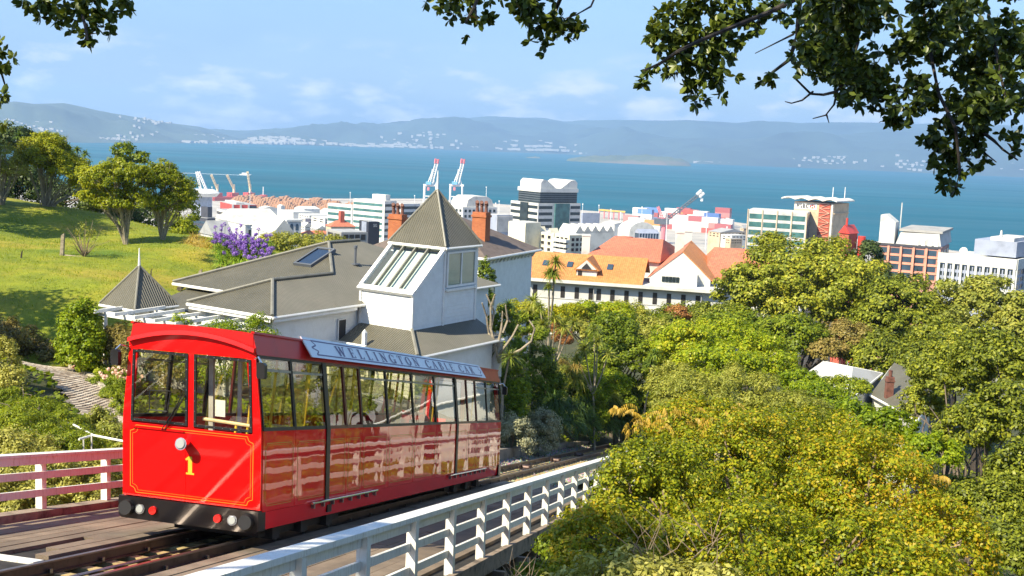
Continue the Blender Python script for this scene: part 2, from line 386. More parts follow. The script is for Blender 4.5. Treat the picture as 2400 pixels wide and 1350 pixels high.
facade_glass('glass_dark', (.035, .05, .055)); facade_glass('glass_green', (.08, .20, .20)); facade_glass('glass_blue', (.06, .10, .15)); facade_glass('window_dark', (.05, .045, .045), .2)
facade_glass('glass_bronze', (.06, .06, .065))
for i, c in enumerate([(.55, .10, .07), (.75, .73, .70), (.08, .16, .42), (.62, .28, .08), (.50, .22, .20), (.12, .25, .55), (.40, .10, .10), (.60, .60, .58)]):
    t = NT('container_%d' % i); sp = t.n('ShaderNodeSeparateXYZ'); t.l(t.coord('UV'), sp.inputs[0])
    t.pbr(t.ramp(t.noise(.4, 4), [(.3, tuple(x * .8 for x in c)), (.7, c)]), .6, normal=t.bump(t.math('SINE', t.math('MULTIPLY', sp.outputs[0], 14)), .4, .05))
# ------------------------------------------------------------------ terrain
AZ = radians(12.828); SLT = tan(radians(12.61))
DH = np.array([sin(AZ), cos(AZ), 0]); LAT = np.array([cos(AZ), -sin(AZ), 0])
ORG = np.array([-3.869, 17.8, 118.602]) - LAT * 1.225
def T(s, l, h): return ORG + DH * s + LAT * l + np.array([0, 0, h - s * SLT])
def toSL(x, y):
    q = np.array([x, y, 0]) - ORG; return q @ DH, q @ LAT
CP = []
def cpz(x, y, z): CP.append((x, y, z))
def cpp(px, py, Y): CP.append(tuple(atY(px, py, Y)))
for s_ in (-14, -8, -3, 2, 7, 12, 16):
    for l_, d_ in ((-2.6, -1.6), (0, -2.0), (2.5, -2.8), (4.6, -4.0), (8, -6.0)): cpz(*T(s_, l_, d_))
for s_ in (21, 27, 34, 42, 52, 64, 80): 
    for l_ in (-1.2, .2, 2.2): cpz(*T(s_, l_, -1.0))
    cpz(*T(s_, 5.5, -1.2))
for s_, l_, h_ in ((-6, -6, -2.2), (0, -6.5, -1.9), (5, -6.5, -1.6), (10, -6.0, -1.0), (17, -5, .2), (22, -2.3, .0), (22, -6, 1.3), (30, -2.4, -.05), (28, -5.4, 2.2), (34, -5.4, 3.2), (40, -2.6, -.1), (41, -6.2, 3.2), (50, -2.6, -.2), (51, -5, 1.8), (52, -8, 3.6), (64, -2.8, -.4), (64, -5.5, 1.6), (66, -9, 3.6)): cpz(*T(s_, l_, h_))
for px, py, Y in ((60, 870, 48.4), (160, 870, 47.2), (280, 985, 39.8), (100, 560, 73), (300, 580, 71), (480, 600, 68), (20, 470, 88), (250, 690, 55.5), (100, 750, 53),
                  (450, 562, 75.5), (200, 500, 82.6), (-200, 520, 71), (-150, 800, 42.5), (640, 612, 71)): cpp(px, py, Y)
for x, y, z_ in ((-14, 45, 114.7), (-9.5, 49.5, 114.6), (-5, 53, 114.5), (-4, 58, 114.3), (-1, 76, 112), (-5, 84, 112.5), (-16.5, 65, 116.4), (-30, 115, 108), (0, 115, 100), (-60, 70, 121), (-90, 110, 117), (-45, 36, 118.5),
              (0, 0, 123.2), (0, -6, 124.5), (-12, -10, 124.0), (12, -8, 125.5), (2.5, 3, 121.4), (5, 8, 117.2), (9, 14, 114.0), (14, 5, 119.5), (26, 0, 121), (20, 18, 112.0), (15, 38, 108), (24, 68, 103), (13, 26, 111),
              (40, 40, 107), (35, 110, 97), (16, 172, 97), (60, 170, 92), (-40, 170, 95), (-80, 240, 70), (20, 260, 60), (100, 260, 55), (-150, 150, 100), (120, 100, 95), (60, 10, 118), (0, -60, 132), (-60, -40, 130), (70, -60, 130), (200, 60, 90), (-220, 40, 120), (-22, 6, 121.5), (-14, 14, 118.3), (-30, 14, 122)): cpz(x, y, z_)
_cp = np.array(CP)
_d = np.sqrt(((_cp[:, None, :2] - _cp[None, :, :2]) ** 2).sum(-1) + .5)
_wt = np.linalg.solve(_d + np.eye(len(_cp)) * -.02, _cp[:, 2] - 110)
def ground(x, y):
    x = np.atleast_1d(np.asarray(x, float)); y = np.atleast_1d(np.asarray(y, float))
    out = np.empty(len(x))
    for i in range(0, len(x), 20000):
        a = x[i:i + 20000]; b = y[i:i + 20000]
        d = np.sqrt((a[:, None] - _cp[None, :, 0]) ** 2 + (b[:, None] - _cp[None, :, 1]) ** 2 + .5)
        out[i:i + 20000] = d @ _wt + 110
    r = np.hypot(x, y); k = np.clip((r - 210) / 230, 0, 1); k = k * k * (3 - 2 * k)
    k = np.where(y < 0, 0, k); k2 = np.clip((r - 240) / 200, 0, 1)
    out = np.clip(out, 40, 136)
    return out * (1 - k) + 3.0 * k
def gz(x, y): return float(ground(x, y)[0])
SHORE = np.array([(-3000, 1500), (-1200, 1900), (-446, 2049), (-349, 2101), (-174, 2247), (148, 2075), (369, 1943), (510, 1648), (586, 1556), (1500, 1150), (4000, 300)], float)
NTH = 400; NR = 240
_th = np.linspace(-pi, pi, NTH, endpoint=False); _r = 1.2 * (2700 / 1.2) ** (np.linspace(0, 1, NR))
_X = (_r[:, None] * np.sin(_th)[None]).ravel(); _Y = (-12 + _r[:, None] * np.cos(_th)[None]).ravel()
_Z = ground(_X, _Y)
_ys = np.interp(_X, SHORE[:, 0], SHORE[:, 1]); _Z = np.where((_Y > _ys) & (_Y > 250), -4.0, _Z)
_i = np.arange(NR - 1)[:, None] * NTH; _j = np.arange(NTH)[None]; _j1 = (np.arange(NTH) + 1) % NTH
_f = np.stack([_i + _j, _i + _j1[None], _i + NTH + _j1[None], _i + NTH + _j], -1).reshape(-1, 4)
t = NT('soil'); o = t.coord('Object'); n = t.noise(.5, 7, .65, o); far = t.n('ShaderNodeSeparateXYZ'); t.l(o, far.inputs[0])
c1 = t.ramp(n, [(.25, (.018, .022, .007)), (.5, (.045, .05, .014)), (.75, (.085, .07, .03))])
c2 = t.ramp(t.noise(.02, 6, .7, o), [(.3, (.22, .21, .20)), (.5, (.36, .33, .29)), (.7, (.48, .45, .40))])
t.pbr(t.mix(t.math('MULTIPLY', t.math('SUBTRACT', far.outputs[1], 330), .01, True), c1, c2), .95, normal=t.bump(t.noise(4, 5), .6, .06))
kind(fromnp('ground', np.stack([_X, _Y, _Z], -1), _f, 'soil', smooth=True), 'structure')

# lawn sheet draped on the slope left of the house
t = NT('lawn'); o = t.coord('Object'); n = t.noise(.16, 5, .6, o); n2 = t.noise(1.1, 6, .7, o); n3 = t.noise(9, 5, .7, t.coord('Object', (1, 3, 1)))
c = t.ramp(n, [(.3, (.10, .17, .004)), (.5, (.22, .25, .008)), (.68, (.36, .28, .03))])
c = t.mix(.5, c, t.ramp(n2, [(.3, (.30, .38, .25)), (.7, (1.4, 1.3, 1.1))]), 'MULTIPLY')
c = t.mix(.45, c, t.ramp(n3, [(.3, (.4, .45, .3)), (.7, (1.35, 1.3, 1.2))]), 'MULTIPLY')
t.pbr(c, .95, normal=t.bump(n3, .7, .08))
gx, gy = np.meshgrid(np.linspace(-60, -3.5, 130), np.linspace(47.5, 104, 120)); gx = gx.ravel(); gy = gy.ravel()
_hum = .05 * np.sin(gx * 1.7 + gy) * np.sin(gy * 1.3 - .4 * gx)
gzv = ground(gx, gy) + .20 + _hum * .6
_k = np.arange(129); idx = (np.arange(119)[:, None] * 130 + _k[None]).ravel(); lf = np.stack([idx, idx + 1, idx + 131, idx + 130], -1)
kind(fromnp('lawn', np.stack([gx, gy, gzv], -1), lf, 'lawn', smooth=True), 'structure')
def lawnz(x, y): return gz(x, y) + .20

# ------------------------------------------------------------------ sea and far shores
t = NT('sea'); o = t.coord('Object'); big = t.noise(.0012, 5, .6, t.coord('Object', (.35, 1.6, 1))); mid = t.noise(.02, 5, .7, t.coord('Object', (.4, 1, 1))); sm = t.noise(.22, 3, .6, o)
col = t.ramp(big, [(.3, (.0, .062, .092)), (.5, (.0, .082, .122)), (.7, (.001, .105, .155))])
h = t.math('ADD', t.math('MULTIPLY', mid, 2.2), t.math('MULTIPLY', sm, .5)); nm = t.bump(h, .9, 1.2)
df = t.n('ShaderNodeBsdfDiffuse'); t.l(col, df.inputs[0]); gs = t.n('ShaderNodeBsdfGlossy'); gs.inputs['Roughness'].default_value = .3; t.l(nm, gs.inputs['Normal'])
lane = t.noise(.0035, 6, .65, t.coord('Object', (.12, 1.0, 1)))
mx = t.n('ShaderNodeMixShader'); t.l(t.math('MULTIPLY', t.math('SUBTRACT', lane, .30, True), .30), mx.inputs[0]); t.l(df.outputs[0], mx.inputs[1]); t.l(gs.outputs[0], mx.inputs[2]); t.l(mx.outputs[0], t.out.inputs[0])
SX, SY0, SY1 = 15000, -2900, 15500
xs = np.linspace(-SX, SX, 41); ys = np.linspace(SY0, SY1, 41); gx, gy = np.meshgrid(xs, ys)
idx = (np.arange(40)[:, None] * 41 + np.arange(40)[None]).ravel()
kind(fromnp('sea', np.stack([gx.ravel(), gy.ravel(), gx.ravel() * 0], -1), np.stack([idx, idx + 1, idx + 42, idx + 41], -1), 'sea'), 'structure')

SHY = [(-300, 328), (220, 335), (540, 336), (900, 346), (1330, 362), (1640, 384), (2000, 398), (2400, 416), (2700, 428)]
def vnoise(x, y, seed=0):
    """smooth value noise, several octaves"""
    out = np.zeros_like(x, dtype=float); amp = 1.0
    for oct_ in range(5):
        xi = np.floor(x).astype(int); yi = np.floor(y).astype(int); fx = x - xi; fy = y - yi
        fx = fx * fx * (3 - 2 * fx); fy = fy * fy * (3 - 2 * fy)
        def hsh(a, b): return np.modf(np.abs(np.sin(a * 127.1 + b * 311.7 + seed * 17.3 + oct_ * 5.1) * 43758.5453))[0]
        v = (hsh(xi, yi) * (1 - fx) + hsh(xi + 1, yi) * fx) * (1 - fy) + (hsh(xi, yi + 1) * (1 - fx) + hsh(xi + 1, yi + 1) * fx) * fy
        out += (v - .5) * amp; amp *= .5; x = x * 2.03; y = y * 2.03
    return out
simple('hill_bush', (.035, .055, .04), .95, .4, .0016)
simple('hill_grass', (.055, .075, .05), .95, .45, .002)
HG = []
def hills(prof, shore, depth, seed, mat, nx=170, nr=26, off=0):
    pp = np.array(prof, float); px = np.linspace(pp[0, 0], pp[-1, 0], nx); py = np.interp(px, pp[:, 0], pp[:, 1])
    V = np.zeros((nr + 4, nx, 3))
    for i in range(nx):
        s0 = onz(px[i], np.interp(px[i], [q[0] for q in shore], [q[1] for q in shore]), 0.0); d0 = s0[:2]; r0 = np.hypot(*d0); u = d0 / r0; r0 += off
        hr = r0 + depth; rr = ray(px[i], py[i]); zr = CZ + rr[2] / np.hypot(rr[0], rr[1]) * hr
        for k in range(nr + 4):
            f = k / (nr - 1); r = r0 + depth * f
            V[k, i, :2] = u * r
            prof_h = zr * (1 - (1 - min(f, 1)) ** 1.6) if f <= 1 else zr * (1 - (f - 1) * 5)
            V[k, i, 2] = prof_h if k else -3
    nz = vnoise(V[..., 0] / 900, V[..., 1] / 900, seed)
    f = np.linspace(0, (nr + 3) / (nr - 1), nr + 4)[:, None]
    V[..., 2] += nz * np.clip(np.sin(np.clip(f, 0, 1) * pi), 0, 1) * 240 * (depth / 2500) + nz * 10 * (f > .9)
    V[1:, :, 2] = np.maximum(V[1:, :, 2], 2); V[0, :, 2] = -3
    n = nx; idx = (np.arange(nr + 3)[:, None] * n + np.arange(n - 1)[None]).ravel()
    o = fromnp('hills', V.reshape(-1, 3), np.stack([idx, idx + 1, idx + n + 1, idx + n], -1), mat, smooth=True); kind(o, 'structure'); HG.append(V); return V
HL = hills([(-400, 262), (-200, 256), (-100, 250), (0, 243), (35, 237), (80, 243), (150, 241), (185, 248), (240, 262), (300, 272), (345, 280), (400, 288), (470, 296), (520, 310), (560, 324), (590, 332)], SHY, 1700, 1, 'hill_grass')
HM = hills([(430, 331), (500, 322), (560, 313), (640, 302), (700, 297), (780, 296), (850, 291), (960, 292), (1040, 285), (1100, 283), (1170, 279), (1240, 278), (1300, 283), (1330, 290), (1400, 297), (1450, 305), (1520, 318), (1600, 327), (1700, 345)], SHY, 2600, 2, 'hill_bush')
HR = hills([(1380, 345), (1500, 322), (1560, 325), (1640, 322), (1730, 325), (1800, 325), (1900, 322), (1960, 315), (2060, 307), (2130, 308), (2200, 318), (2300, 325), (2400, 330), (2700, 340)], SHY, 2200, 3, 'hill_bush')
HB = hills([(-300, 296), (300, 302), (600, 306), (900, 296), (1050, 283), (1150, 274), (1270, 277), (1320, 285), (1360, 283), (1420, 281), (1500, 285), (1600, 281), (1700, 287), (1740, 290), (1790, 286), (1860, 289), (1940, 286), (2050, 287), (2140, 290), (2200, 286), (2260, 292), (2330, 292), (2400, 296), (2700, 306)], SHY, 1500, 4, 'hill_bush', nx=220, off=2700)
# island with cliffs, and an islet
def mound(px0, px1, ptop, pbase, name, mat, seed):
    c0 = onz((px0 + px1) / 2, pbase, 0); R = np.hypot(c0[0], c0[1]); half = (px1 - px0) / 2 * R / FPX; hgt = (pbase - ptop) / FPX * R * .9
    u, v = np.meshgrid(np.linspace(-1, 1, 60), np.linspace(-1, 1, 24))
    e = np.clip(1 - np.abs(u) ** 3.2 - np.abs(v) ** 2.2, 0, 1); z_ = hgt * e ** .42 * (.62 + .3 * (u * .6 + .4) + .5 * vnoise(u * 4 + 9, v * 3, seed)) - 2
    X = c0[0] + u * half; Y = c0[1] + 140 + v * half * .45
    idx = (np.arange(23)[:, None] * 60 + np.arange(59)[None]).ravel()
    return kind(fromnp(name, np.stack([X.ravel(), Y.ravel(), z_.ravel()], -1), np.stack([idx, idx + 1, idx + 61, idx + 60], -1), mat, smooth=True), 'structure')
t = NT('island_ground'); n = t.noise(.02, 5, .6, t.coord('Object')); g = t.n('ShaderNodeNewGeometry'); sp = t.n('ShaderNodeSeparateXYZ'); t.l(g.outputs['Normal'], sp.inputs[0])
t.pbr(t.mix(t.math('MULTIPLY', t.math('SUBTRACT', .86, sp.outputs[2]), 5, True), t.ramp(n, [(.3, (.05, .07, .03)), (.7, (.10, .11, .05))]), (.15, .12, .085)), .95)
mound(1330, 1625, 358, 384, 'island', 'island_ground', 5); mound(1232, 1268, 366, 371, 'island', 'island_ground', 6)
# towns across the water: far too many small houses to count
def town(V, n, rows, cols, seed, size=(18, 50), h=(6, 14), mat='town_white'):
    r = np.random.default_rng(seed); b = MB(); nr, nx, _ = V.shape
    cen = [(r.uniform(*rows), r.uniform(*cols)) for _ in range(max(3, n // 30))]
    for _ in range(n):
        c = cen[r.integers(len(cen))]; fr = np.clip(c[0] + r.normal(0, .05), .02, .95); fc = np.clip(c[1] + r.normal(0, .03), 0.01, .98)
        p = V[int(fr * (nr - 5)) + 1, int(fc * (nx - 1))] + np.array([r.uniform(-40, 40), r.uniform(-40, 40), 0]); w_ = r.uniform(*size); d_ = r.uniform(10, 24); hh = r.uniform(*h)
        b.box(p[0] - w_ / 2, p[0] + w_ / 2, p[1] - d_, p[1], p[2] - 12, p[2] + hh)
    return kind(b.build('distant_town', mat), 'stuff')
town(HL, 150, (.15, .85), (.42, .98), 11, (12, 26), (4, 9)); town(HM, 260, (.0, .05), (.02, .72), 12, (20, 80), (5, 12)); town(HM, 80, (.02, .16), (.02, .5), 13, (18, 45)); town(HR, 110, (.01, .14), (.12, .95), 14, (12, 30), (4, 9))
def flatrow(pxs, n, seed):
    r = np.random.default_rng(seed); b = MB()
    for _ in range(n):
        x = r.uniform(*pxs); y = np.interp(x, [q[0] for q in SHY], [q[1] for q in SHY]); p = onz(x, y - .3, 0); w_ = r.uniform(30, 160) * (r.random() ** 1.5 + .3); hh = r.uniform(8, 22)
        b.box(p[0] - w_ / 2, p[0] + w_ / 2, p[1] + 20, p[1] + 60, 0, hh)
    return kind(b.build('distant_town', 'town_white'), 'stuff')
flatrow((430, 760), 110, 21); flatrow((740, 1340), 110, 22); flatrow((1640, 2300), 70, 23)
HZT = max(float(V_[..., 2].max()) for V_ in HG) + 12; print('HAZE TOP', HZT)
# air over the harbour
mh = NT('haze_air'); pv = mh.n('ShaderNodeVolumePrincipled'); pv.inputs['Color'].default_value = (.47, .69, 1.0, 1); pv.inputs['Density'].default_value = 0.86e-4; pv.inputs['Anisotropy'].default_value = 0.25
mh.l(pv.outputs[0], mh.out.inputs['Volume'])
kind(MB().box(-15600, 15600, -3000, 16800, -6, HZT).build('haze', 'haze_air'), 'stuff')
# ------------------------------------------------------------------ track, timber viaduct, fences
def Tb(mb, s0, s1, l0, l1, h0, h1): return mb.box(s0, s1, l0, l1, h0, h1, T)
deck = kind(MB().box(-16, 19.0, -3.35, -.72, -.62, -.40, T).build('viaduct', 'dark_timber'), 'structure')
def planks(l0, l1, w, s0, s1, skip=None):
    l = l0
    while l < l1 - .02:
        s = s0 + random.uniform(-3, 0)
        while s < s1:
            e = s + random.uniform(3.2, 5.0); a, b_ = max(s, s0), min(e, s1)
            if b_ - a > .3 and not (skip and skip(a, b_, l)):
                m = MB(); dz = random.uniform(-.008, .008); Tb(m, a + .006, b_ - .006, l + .006, min(l + w, l1) - .006, -.40, -.335 + dz)
                m.build('plank', 'deck_wood', deck)
            s = e
        l += w
planks(-3.05, -.80, .225, -16, 18.5, lambda a, b_, l: l > -1.55 and a < -2.6)
for s_ in (-2.9, -4.3, -5.6):
    m = MB(); Tb(m, s_ - .12, s_ + .12, -1.62, -.74, -.399, -.36); m.build('joist', 'fence_white', deck)
planks(.98, 4.02, .235, -16, 18.5)
m = MB(); Tb(m, -16, 19, .9, 4.3, -.62, -.405); m.build('deck_bearer', 'dark_timber', deck)
m = MB(); Tb(m, -16, 19, 4.30, 4.42, -.66, -.36); m.build('edge_beam', 'edge_wood', deck)
m = MB(); Tb(m, -16, 19, -3.40, -3.12, -.60, -.22); m.build('edge_beam', 'edge_wood', deck)
for s_ in np.arange(-15, 19.5, 2.0):          # bearer ends poking out below each post
    m = MB(); Tb(m, s_ - .09, s_ + .09, 3.6, 4.62, -.92, -.665); m.build('bearer_end', 'edge_wood', deck)
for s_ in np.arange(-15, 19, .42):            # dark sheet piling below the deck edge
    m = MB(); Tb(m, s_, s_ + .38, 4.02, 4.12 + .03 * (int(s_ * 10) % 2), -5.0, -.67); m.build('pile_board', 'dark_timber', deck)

track = kind(MB().box(-16, 19, -.72, .9, -1.05, -.95, T).build('railway_track', 'dark_timber'), 'structure')
RL, RR = -.36, .66
for l_ in (RL, RR):
    m = MB(); Tb(m, -16, 90, l_ - .03, l_ + .03, -.42, -.285); Tb(m, -16, 90, l_ - .075, l_ + .075, -.44, -.415); m.build('rail', 'rail_steel', track)
    m = MB(); Tb(m, -16, 90, l_ - .036, l_ + .036, -.284, -.262); m.build('rail_head', 'rail_top', track)
    for s_ in np.arange(-9, 62, .62):
        pass
m = MB(); Tb(m, -16, 19, RL - .24, RL - .10, -.62, -.33); m.build('guard_beam', 'dark_timber', track)
m = MB(); m.tube([T(-16, .12, -.40), T(60, .12, -.40)], .022, 6); m.build('haul_cable', 'rail_top', track)
m = MB(); Tb(m, -16, 19, .02, .06, -.50, -.42); Tb(m, -16, 19, .20, .24, -.50, -.42); m.build('cable_guide', 'rail_steel', track)
i = 0
for s_ in np.arange(-15.5, 62, .62):
    m = MB(); a = random.uniform(-.02, .02); Tb(m, s_ - .11, s_ + .11, -.80 + a, 1.12 + a, -.60, -.445); m.build('sleeper', 'sleeper_wood', track)
for s_ in (20.5, 26.0, 32.5, 39.0):           # cable rollers between the rails
    m = MB(); c = T(s_, .0, -.36); m.disc(c, LAT, .11, .26, 12); Tb(m, s_ - .2, s_ + .2, -.08, -.03, -.45, -.24); Tb(m, s_ - .2, s_ + .2, .28, .33, -.45, -.24); m.build('cable_roller', 'rail_steel', track)
for l_ in (RL, RR):
    for s_ in np.arange(-7, 40, 1.24):
        m = MB()
        for q in (-.07, .07): Tb(m, s_ - .03, s_ + .03, l_ + q - .018, l_ + q + .018, -.42, -.36)
        m.build('rail_clip', 'steel', track)
# ballast beyond the deck
ss = np.linspace(18.6, 92, 240); ll = np.linspace(-1.62, 3.2, 40); V = []
for s_ in ss:
    for l_ in ll:
        edge = max(0, (-.9 - l_)) * .12 + max(0, l_ - 1.5) * .12
        V.append(T(s_, l_, -.50 + edge + random.uniform(-.025, .025)))
idx = (np.arange(239)[:, None] * 40 + np.arange(39)[None]).ravel()
kind(fromnp('ballast', np.array(V), np.stack([idx, idx + 40, idx + 41, idx + 1], -1), 'ballast'), 'stuff')
bs = MB(); r = np.random.default_rng(3)
for _ in range(5000):
    s_ = 18.6 + 34 * r.random() ** 1.6; l_ = r.uniform(-1.6, 3.1); edge = max(0, (-.9 - l_)) * .12 + max(0, l_ - 1.5) * .12
    if RL - .1 < l_ < RL + .12 or RR - .1 < l_ < RR + .1: continue
    c = T(s_, l_, -.49 + edge); q = r.normal(0, .028, (4, 3)); bs.mesh([c + q[0] + (0, 0, .05), c + q[1] + (.05, 0, 0), c + q[2] + (-.04, .04, 0), c + q[3] + (0, -.05, 0)], [(0, 1, 2), (0, 2, 3), (0, 3, 1)])
kind(bs.build('gravel', 'ballast'), 'stuff')

# concrete retaining wall left of the track, cast in bays
rw = thing('retaining_wall', 'low brown concrete retaining wall beside the ballasted track', 'wall', tuple(T(20, -2.2, -.6)))
for k in range(12):
    m = MB(); a = 19.2 + k * 4.0; ht = .06 - max(0, a - 28) * .0125; Tb(m, a + .012, a + 3.988, -1.95, -1.66, -1.6, ht + .02 * (k % 2)); m.build('concrete_bay', 'concrete', rw)

# fences
fr = thing('timber_fence', 'weathered white timber fence on the outer deck edge, in front of the tram', 'fence', tuple(T(0, 4.2, -.33)))
PS = np.arange(-9.55, 38, 2.0)
for s_ in PS:
    m = MB(); Tb(m, s_ - .065, s_ + .065, 4.20, 4.34, -.75, .70); m.build('post', 'fence_white', fr)
for k in range(len(PS) - 1):
    a, b_ = PS[k] + .068, PS[k + 1] - .068
    for h0, h1 in ((-.10, .02), (.25, .37), (.545, .69)):
        m = MB(); Tb(m, a, b_, 4.215, 4.265, h0 + .0, h1); m.build('rail', 'fence_white', fr)
for k in range(0, len(PS) - 1, 2):
    e = PS[min(k + 2, len(PS) - 1)]; m = MB(); Tb(m, PS[k] + .003, e - .003, 4.12, 4.36, .703, .775); m.build('cap_rail', 'fence_white', fr)
fl = thing('timber_fence', 'white timber fence along the garden side of the deck, tinted pink by the tram', 'fence', tuple(T(0, -3.2, -.33)))
PL = np.arange(-7.2, 12, 2.0)
for s_ in PL:
    m = MB(); Tb(m, s_ - .065, s_ + .065, -3.38, -3.25, -.5, .735); m.build('post', 'fence_white', fl)
for k in range(0, len(PL) - 1, 2):
    a, b_ = PL[k] + .003, PL[min(k + 2, len(PL) - 1)] - .003
    for h0, h1 in ((.02, .15), (.34, .47), (.60, .735)):
        m = MB(); Tb(m, a, b_, -3.247, -3.195, h0, h1); m.build('rail', 'fence_white', fl)
    m = MB(); Tb(m, a, b_, -3.40, -3.18, .738, .785); m.build('cap_rail', 'fence_white', fl)
# ------------------------------------------------------------------ lettering: small serif alphabet made of strokes
BOLD = [1.0]
def _st(x0, y0, x1, y1, w):
    w = w * BOLD[0]
    d = Vector((x1 - x0, y1 - y0)); n = Vector((-d.y, d.x)).normalized() * w / 2
    return [(x0 + n.x, y0 + n.y), (x0 - n.x, y0 - n.y), (x1 - n.x, y1 - n.y), (x1 + n.x, y1 + n.y)]
def _hb(x0, x1, y, w=.07):
    w = w * BOLD[0]; return [(x0, y - w / 2), (x1, y - w / 2), (x1, y + w / 2), (x0, y + w / 2)]
def _arc(cx, cy, rx, ry, a0, a1, thick, thin, n=14):
    out = []
    for i in range(n):
        q = []
        for a in (a0 + (a1 - a0) * i / n, a0 + (a1 - a0) * (i + 1) / n):
            t_ = radians(a); w_ = (thin + (thick - thin) * abs(cos(t_))) * BOLD[0]
            q.append(((cx + (rx) * cos(t_), cy + ry * sin(t_)), (cx + (rx - w_) * cos(t_), cy + (ry - w_ * .8) * sin(t_))))
        out.append([q[0][0], q[1][0], q[1][1], q[0][1]])
    return out
TK, TN = .21, .085
def glyph(c):
    stem = lambda x: [_st(x, 0, x, 1, TK), _hb(x - .17, x + .17, .035), _hb(x - .17, x + .17, .965)]
    if c == 'I': return .42, stem(.2)
    if c == 'L': return .68, stem(.22) + [_hb(.2, .66, .035), _st(.63, 0, .63, .26, .06)]
    if c == 'E': return .70, stem(.22) + [_hb(.2, .64, .035), _hb(.2, .62, .965), _hb(.2, .5, .5), _st(.62, 0, .62, .26, .06), _st(.6, 1, .6, .76, .06), _st(.5, .38, .5, .62, .05)]
    if c == 'N': return .86, [_st(.16, 0, .16, 1, TN), _st(.70, 0, .70, 1, TN), _st(.16, .97, .70, .03, TK), _hb(.0, .32, .035), _hb(.54, .86, .965), _hb(0, .2, .965)]
    if c == 'T': return .78, [_st(.38, 0, .38, 1, TK), _hb(.2, .56, .035), _hb(.02, .74, .965), _st(.05, 1, .05, .72, .06), _st(.71, 1, .71, .72, .06)]
    if c == 'W': return 1.12, [_st(.14, 1, .34, 0, TK), _st(.34, 0, .54, .9, TN), _st(.54, .95, .74, 0, TK), _st(.74, 0, .96, 1, TN), _hb(0, .32, .965), _hb(.42, .66, .965), _hb(.82, 1.1, .965)]
    if c == 'A': return .88, [_st(.12, 0, .42, 1, TN), _st(.42, 1, .72, 0, TK), _hb(.22, .62, .36), _hb(0, .28, .035), _hb(.56, .88, .035)]
    if c == 'B': return .76, stem(.2) + _arc(.34, .745, .30, .255, -90, 90, .16, .06) + _arc(.34, .265, .36, .27, -90, 90, .17, .06) + [_hb(.2, .36, .965), _hb(.2, .36, .505), _hb(.2, .36, .035)]
    if c == 'R': return .82, stem(.2) + _arc(.34, .73, .32, .27, -90, 90, .16, .06) + [_hb(.2, .36, .965), _hb(.2, .38, .485), _st(.38, .48, .66, .03, .15), _hb(.6, .82, .035)]
    if c == 'O': return .92, _arc(.44, .5, .42, .52, 0, 360, TK, TN, 24)
    if c == 'C': return .86, _arc(.44, .5, .42, .52, 40, 320, TK, TN, 22) + [_st(.77, .98, .77, .68, .06), _st(.77, .02, .77, .3, .06)]
    if c == 'G': return .92, _arc(.44, .5, .42, .52, 40, 320, TK, TN, 22) + [_st(.77, .98, .77, .68, .06), _st(.74, 0, .74, .44, .15), _hb(.58, .9, .44)]
    if c == 'H': return .86, [_st(.14, 0, .14, 1, .15), _st(.66, 0, .66, 1, .15), _hb(.14, .66, .5, .12)]
    if c == 'S': return .70, _arc(.34, .74, .28, .27, 30, 270, .16, .13, 14) + _arc(.34, .27, .30, .28, -150, 90, .16, .13, 14)
    if c == '1': return .60, [_st(.34, 0, .34, 1, .24), _hb(.10, .58, .05, .10), _st(.08, .80, .30, .96, .10), [(.22, .80), (.22, .98), (.08, .86), (.08, .78)]]
    return .45, []
def lettering(mb, text, f, size, u0, v0, track=.12, width=None):
    """f(u,v) -> point; u to the right, v up, metres"""
    tot = sum(glyph(c)[0] for c in text) + track * (len(text) - 1)
    k = size if width is None else (width / tot)
    u = u0
    for c in text:
        wd, polys = glyph(c)
        for j, p in enumerate(polys):
            mb.poly([f(u + x * k, v0 + y * size, j) for x, y in p])
        u += (wd + track) * k
# ------------------------------------------------------------------ the tram
CARL = 16.75
car = thing('funicular_car', 'shiny red funicular tram with gold lining standing on the inclined track', 'tram', tuple(T(0, 0, -.3)))
def lside(h):
    if h <= .25: return 1.195 + .03 * h / .25
    if h <= 1.64: return 1.225
    if h <= 2.88: return 1.225 - (h - 1.64) / 1.24 * .125
    return 1.10
def SP(sg, a):   # point on a side: depth a outside the skin
    return lambda d, s_, h_: T(s_, sg * (lside(h_) + a + d), h_)
def side_prism(mb, poly, sg, a0, a1): mb.prism(poly, a0, a1, SP(sg, 0))
EDG = [0.06, 1.34, 2.80, 3.76, 4.63, 6.22, 8.02, 9.81, 11.72, 12.86, 13.79, 15.03, CARL - .03]
DOOR = {2, 3, 8, 9}
def lining(mb, s0, s1, h0, h1, f, c=.07, w=.011, gap=.03):
    for q in (0, gap):
        a0, a1, b0, b1 = s0 + q, s1 - q, h0 + q, h1 - q
        P = [(a0 + c, b0), (a1 - c, b0), (a1 - c * .8, b0 + c * .6), (a1 - c * .5, b0 + c * .85), (a1, b0 + c), (a1, b1 - c), (a1 - c * .5, b1 - c * .85), (a1 - c * .8, b1 - c * .6), (a1 - c, b1), (a0 + c, b1), (a0 + c * .8, b1 - c * .6), (a0 + c * .5, b1 - c * .85), (a0, b1 - c), (a0, b0 + c), (a0 + c * .5, b0 + c * .85), (a0 + c * .8, b0 + c * .6)]
        ww = w if q == 0 else w * .55
        for i in range(len(P)):
            x0, y0 = P[i]; x1, y1 = P[(i + 1) % len(P)]
            mb.poly([f(*p) for p in _st(x0, y0, x1, y1, ww)])
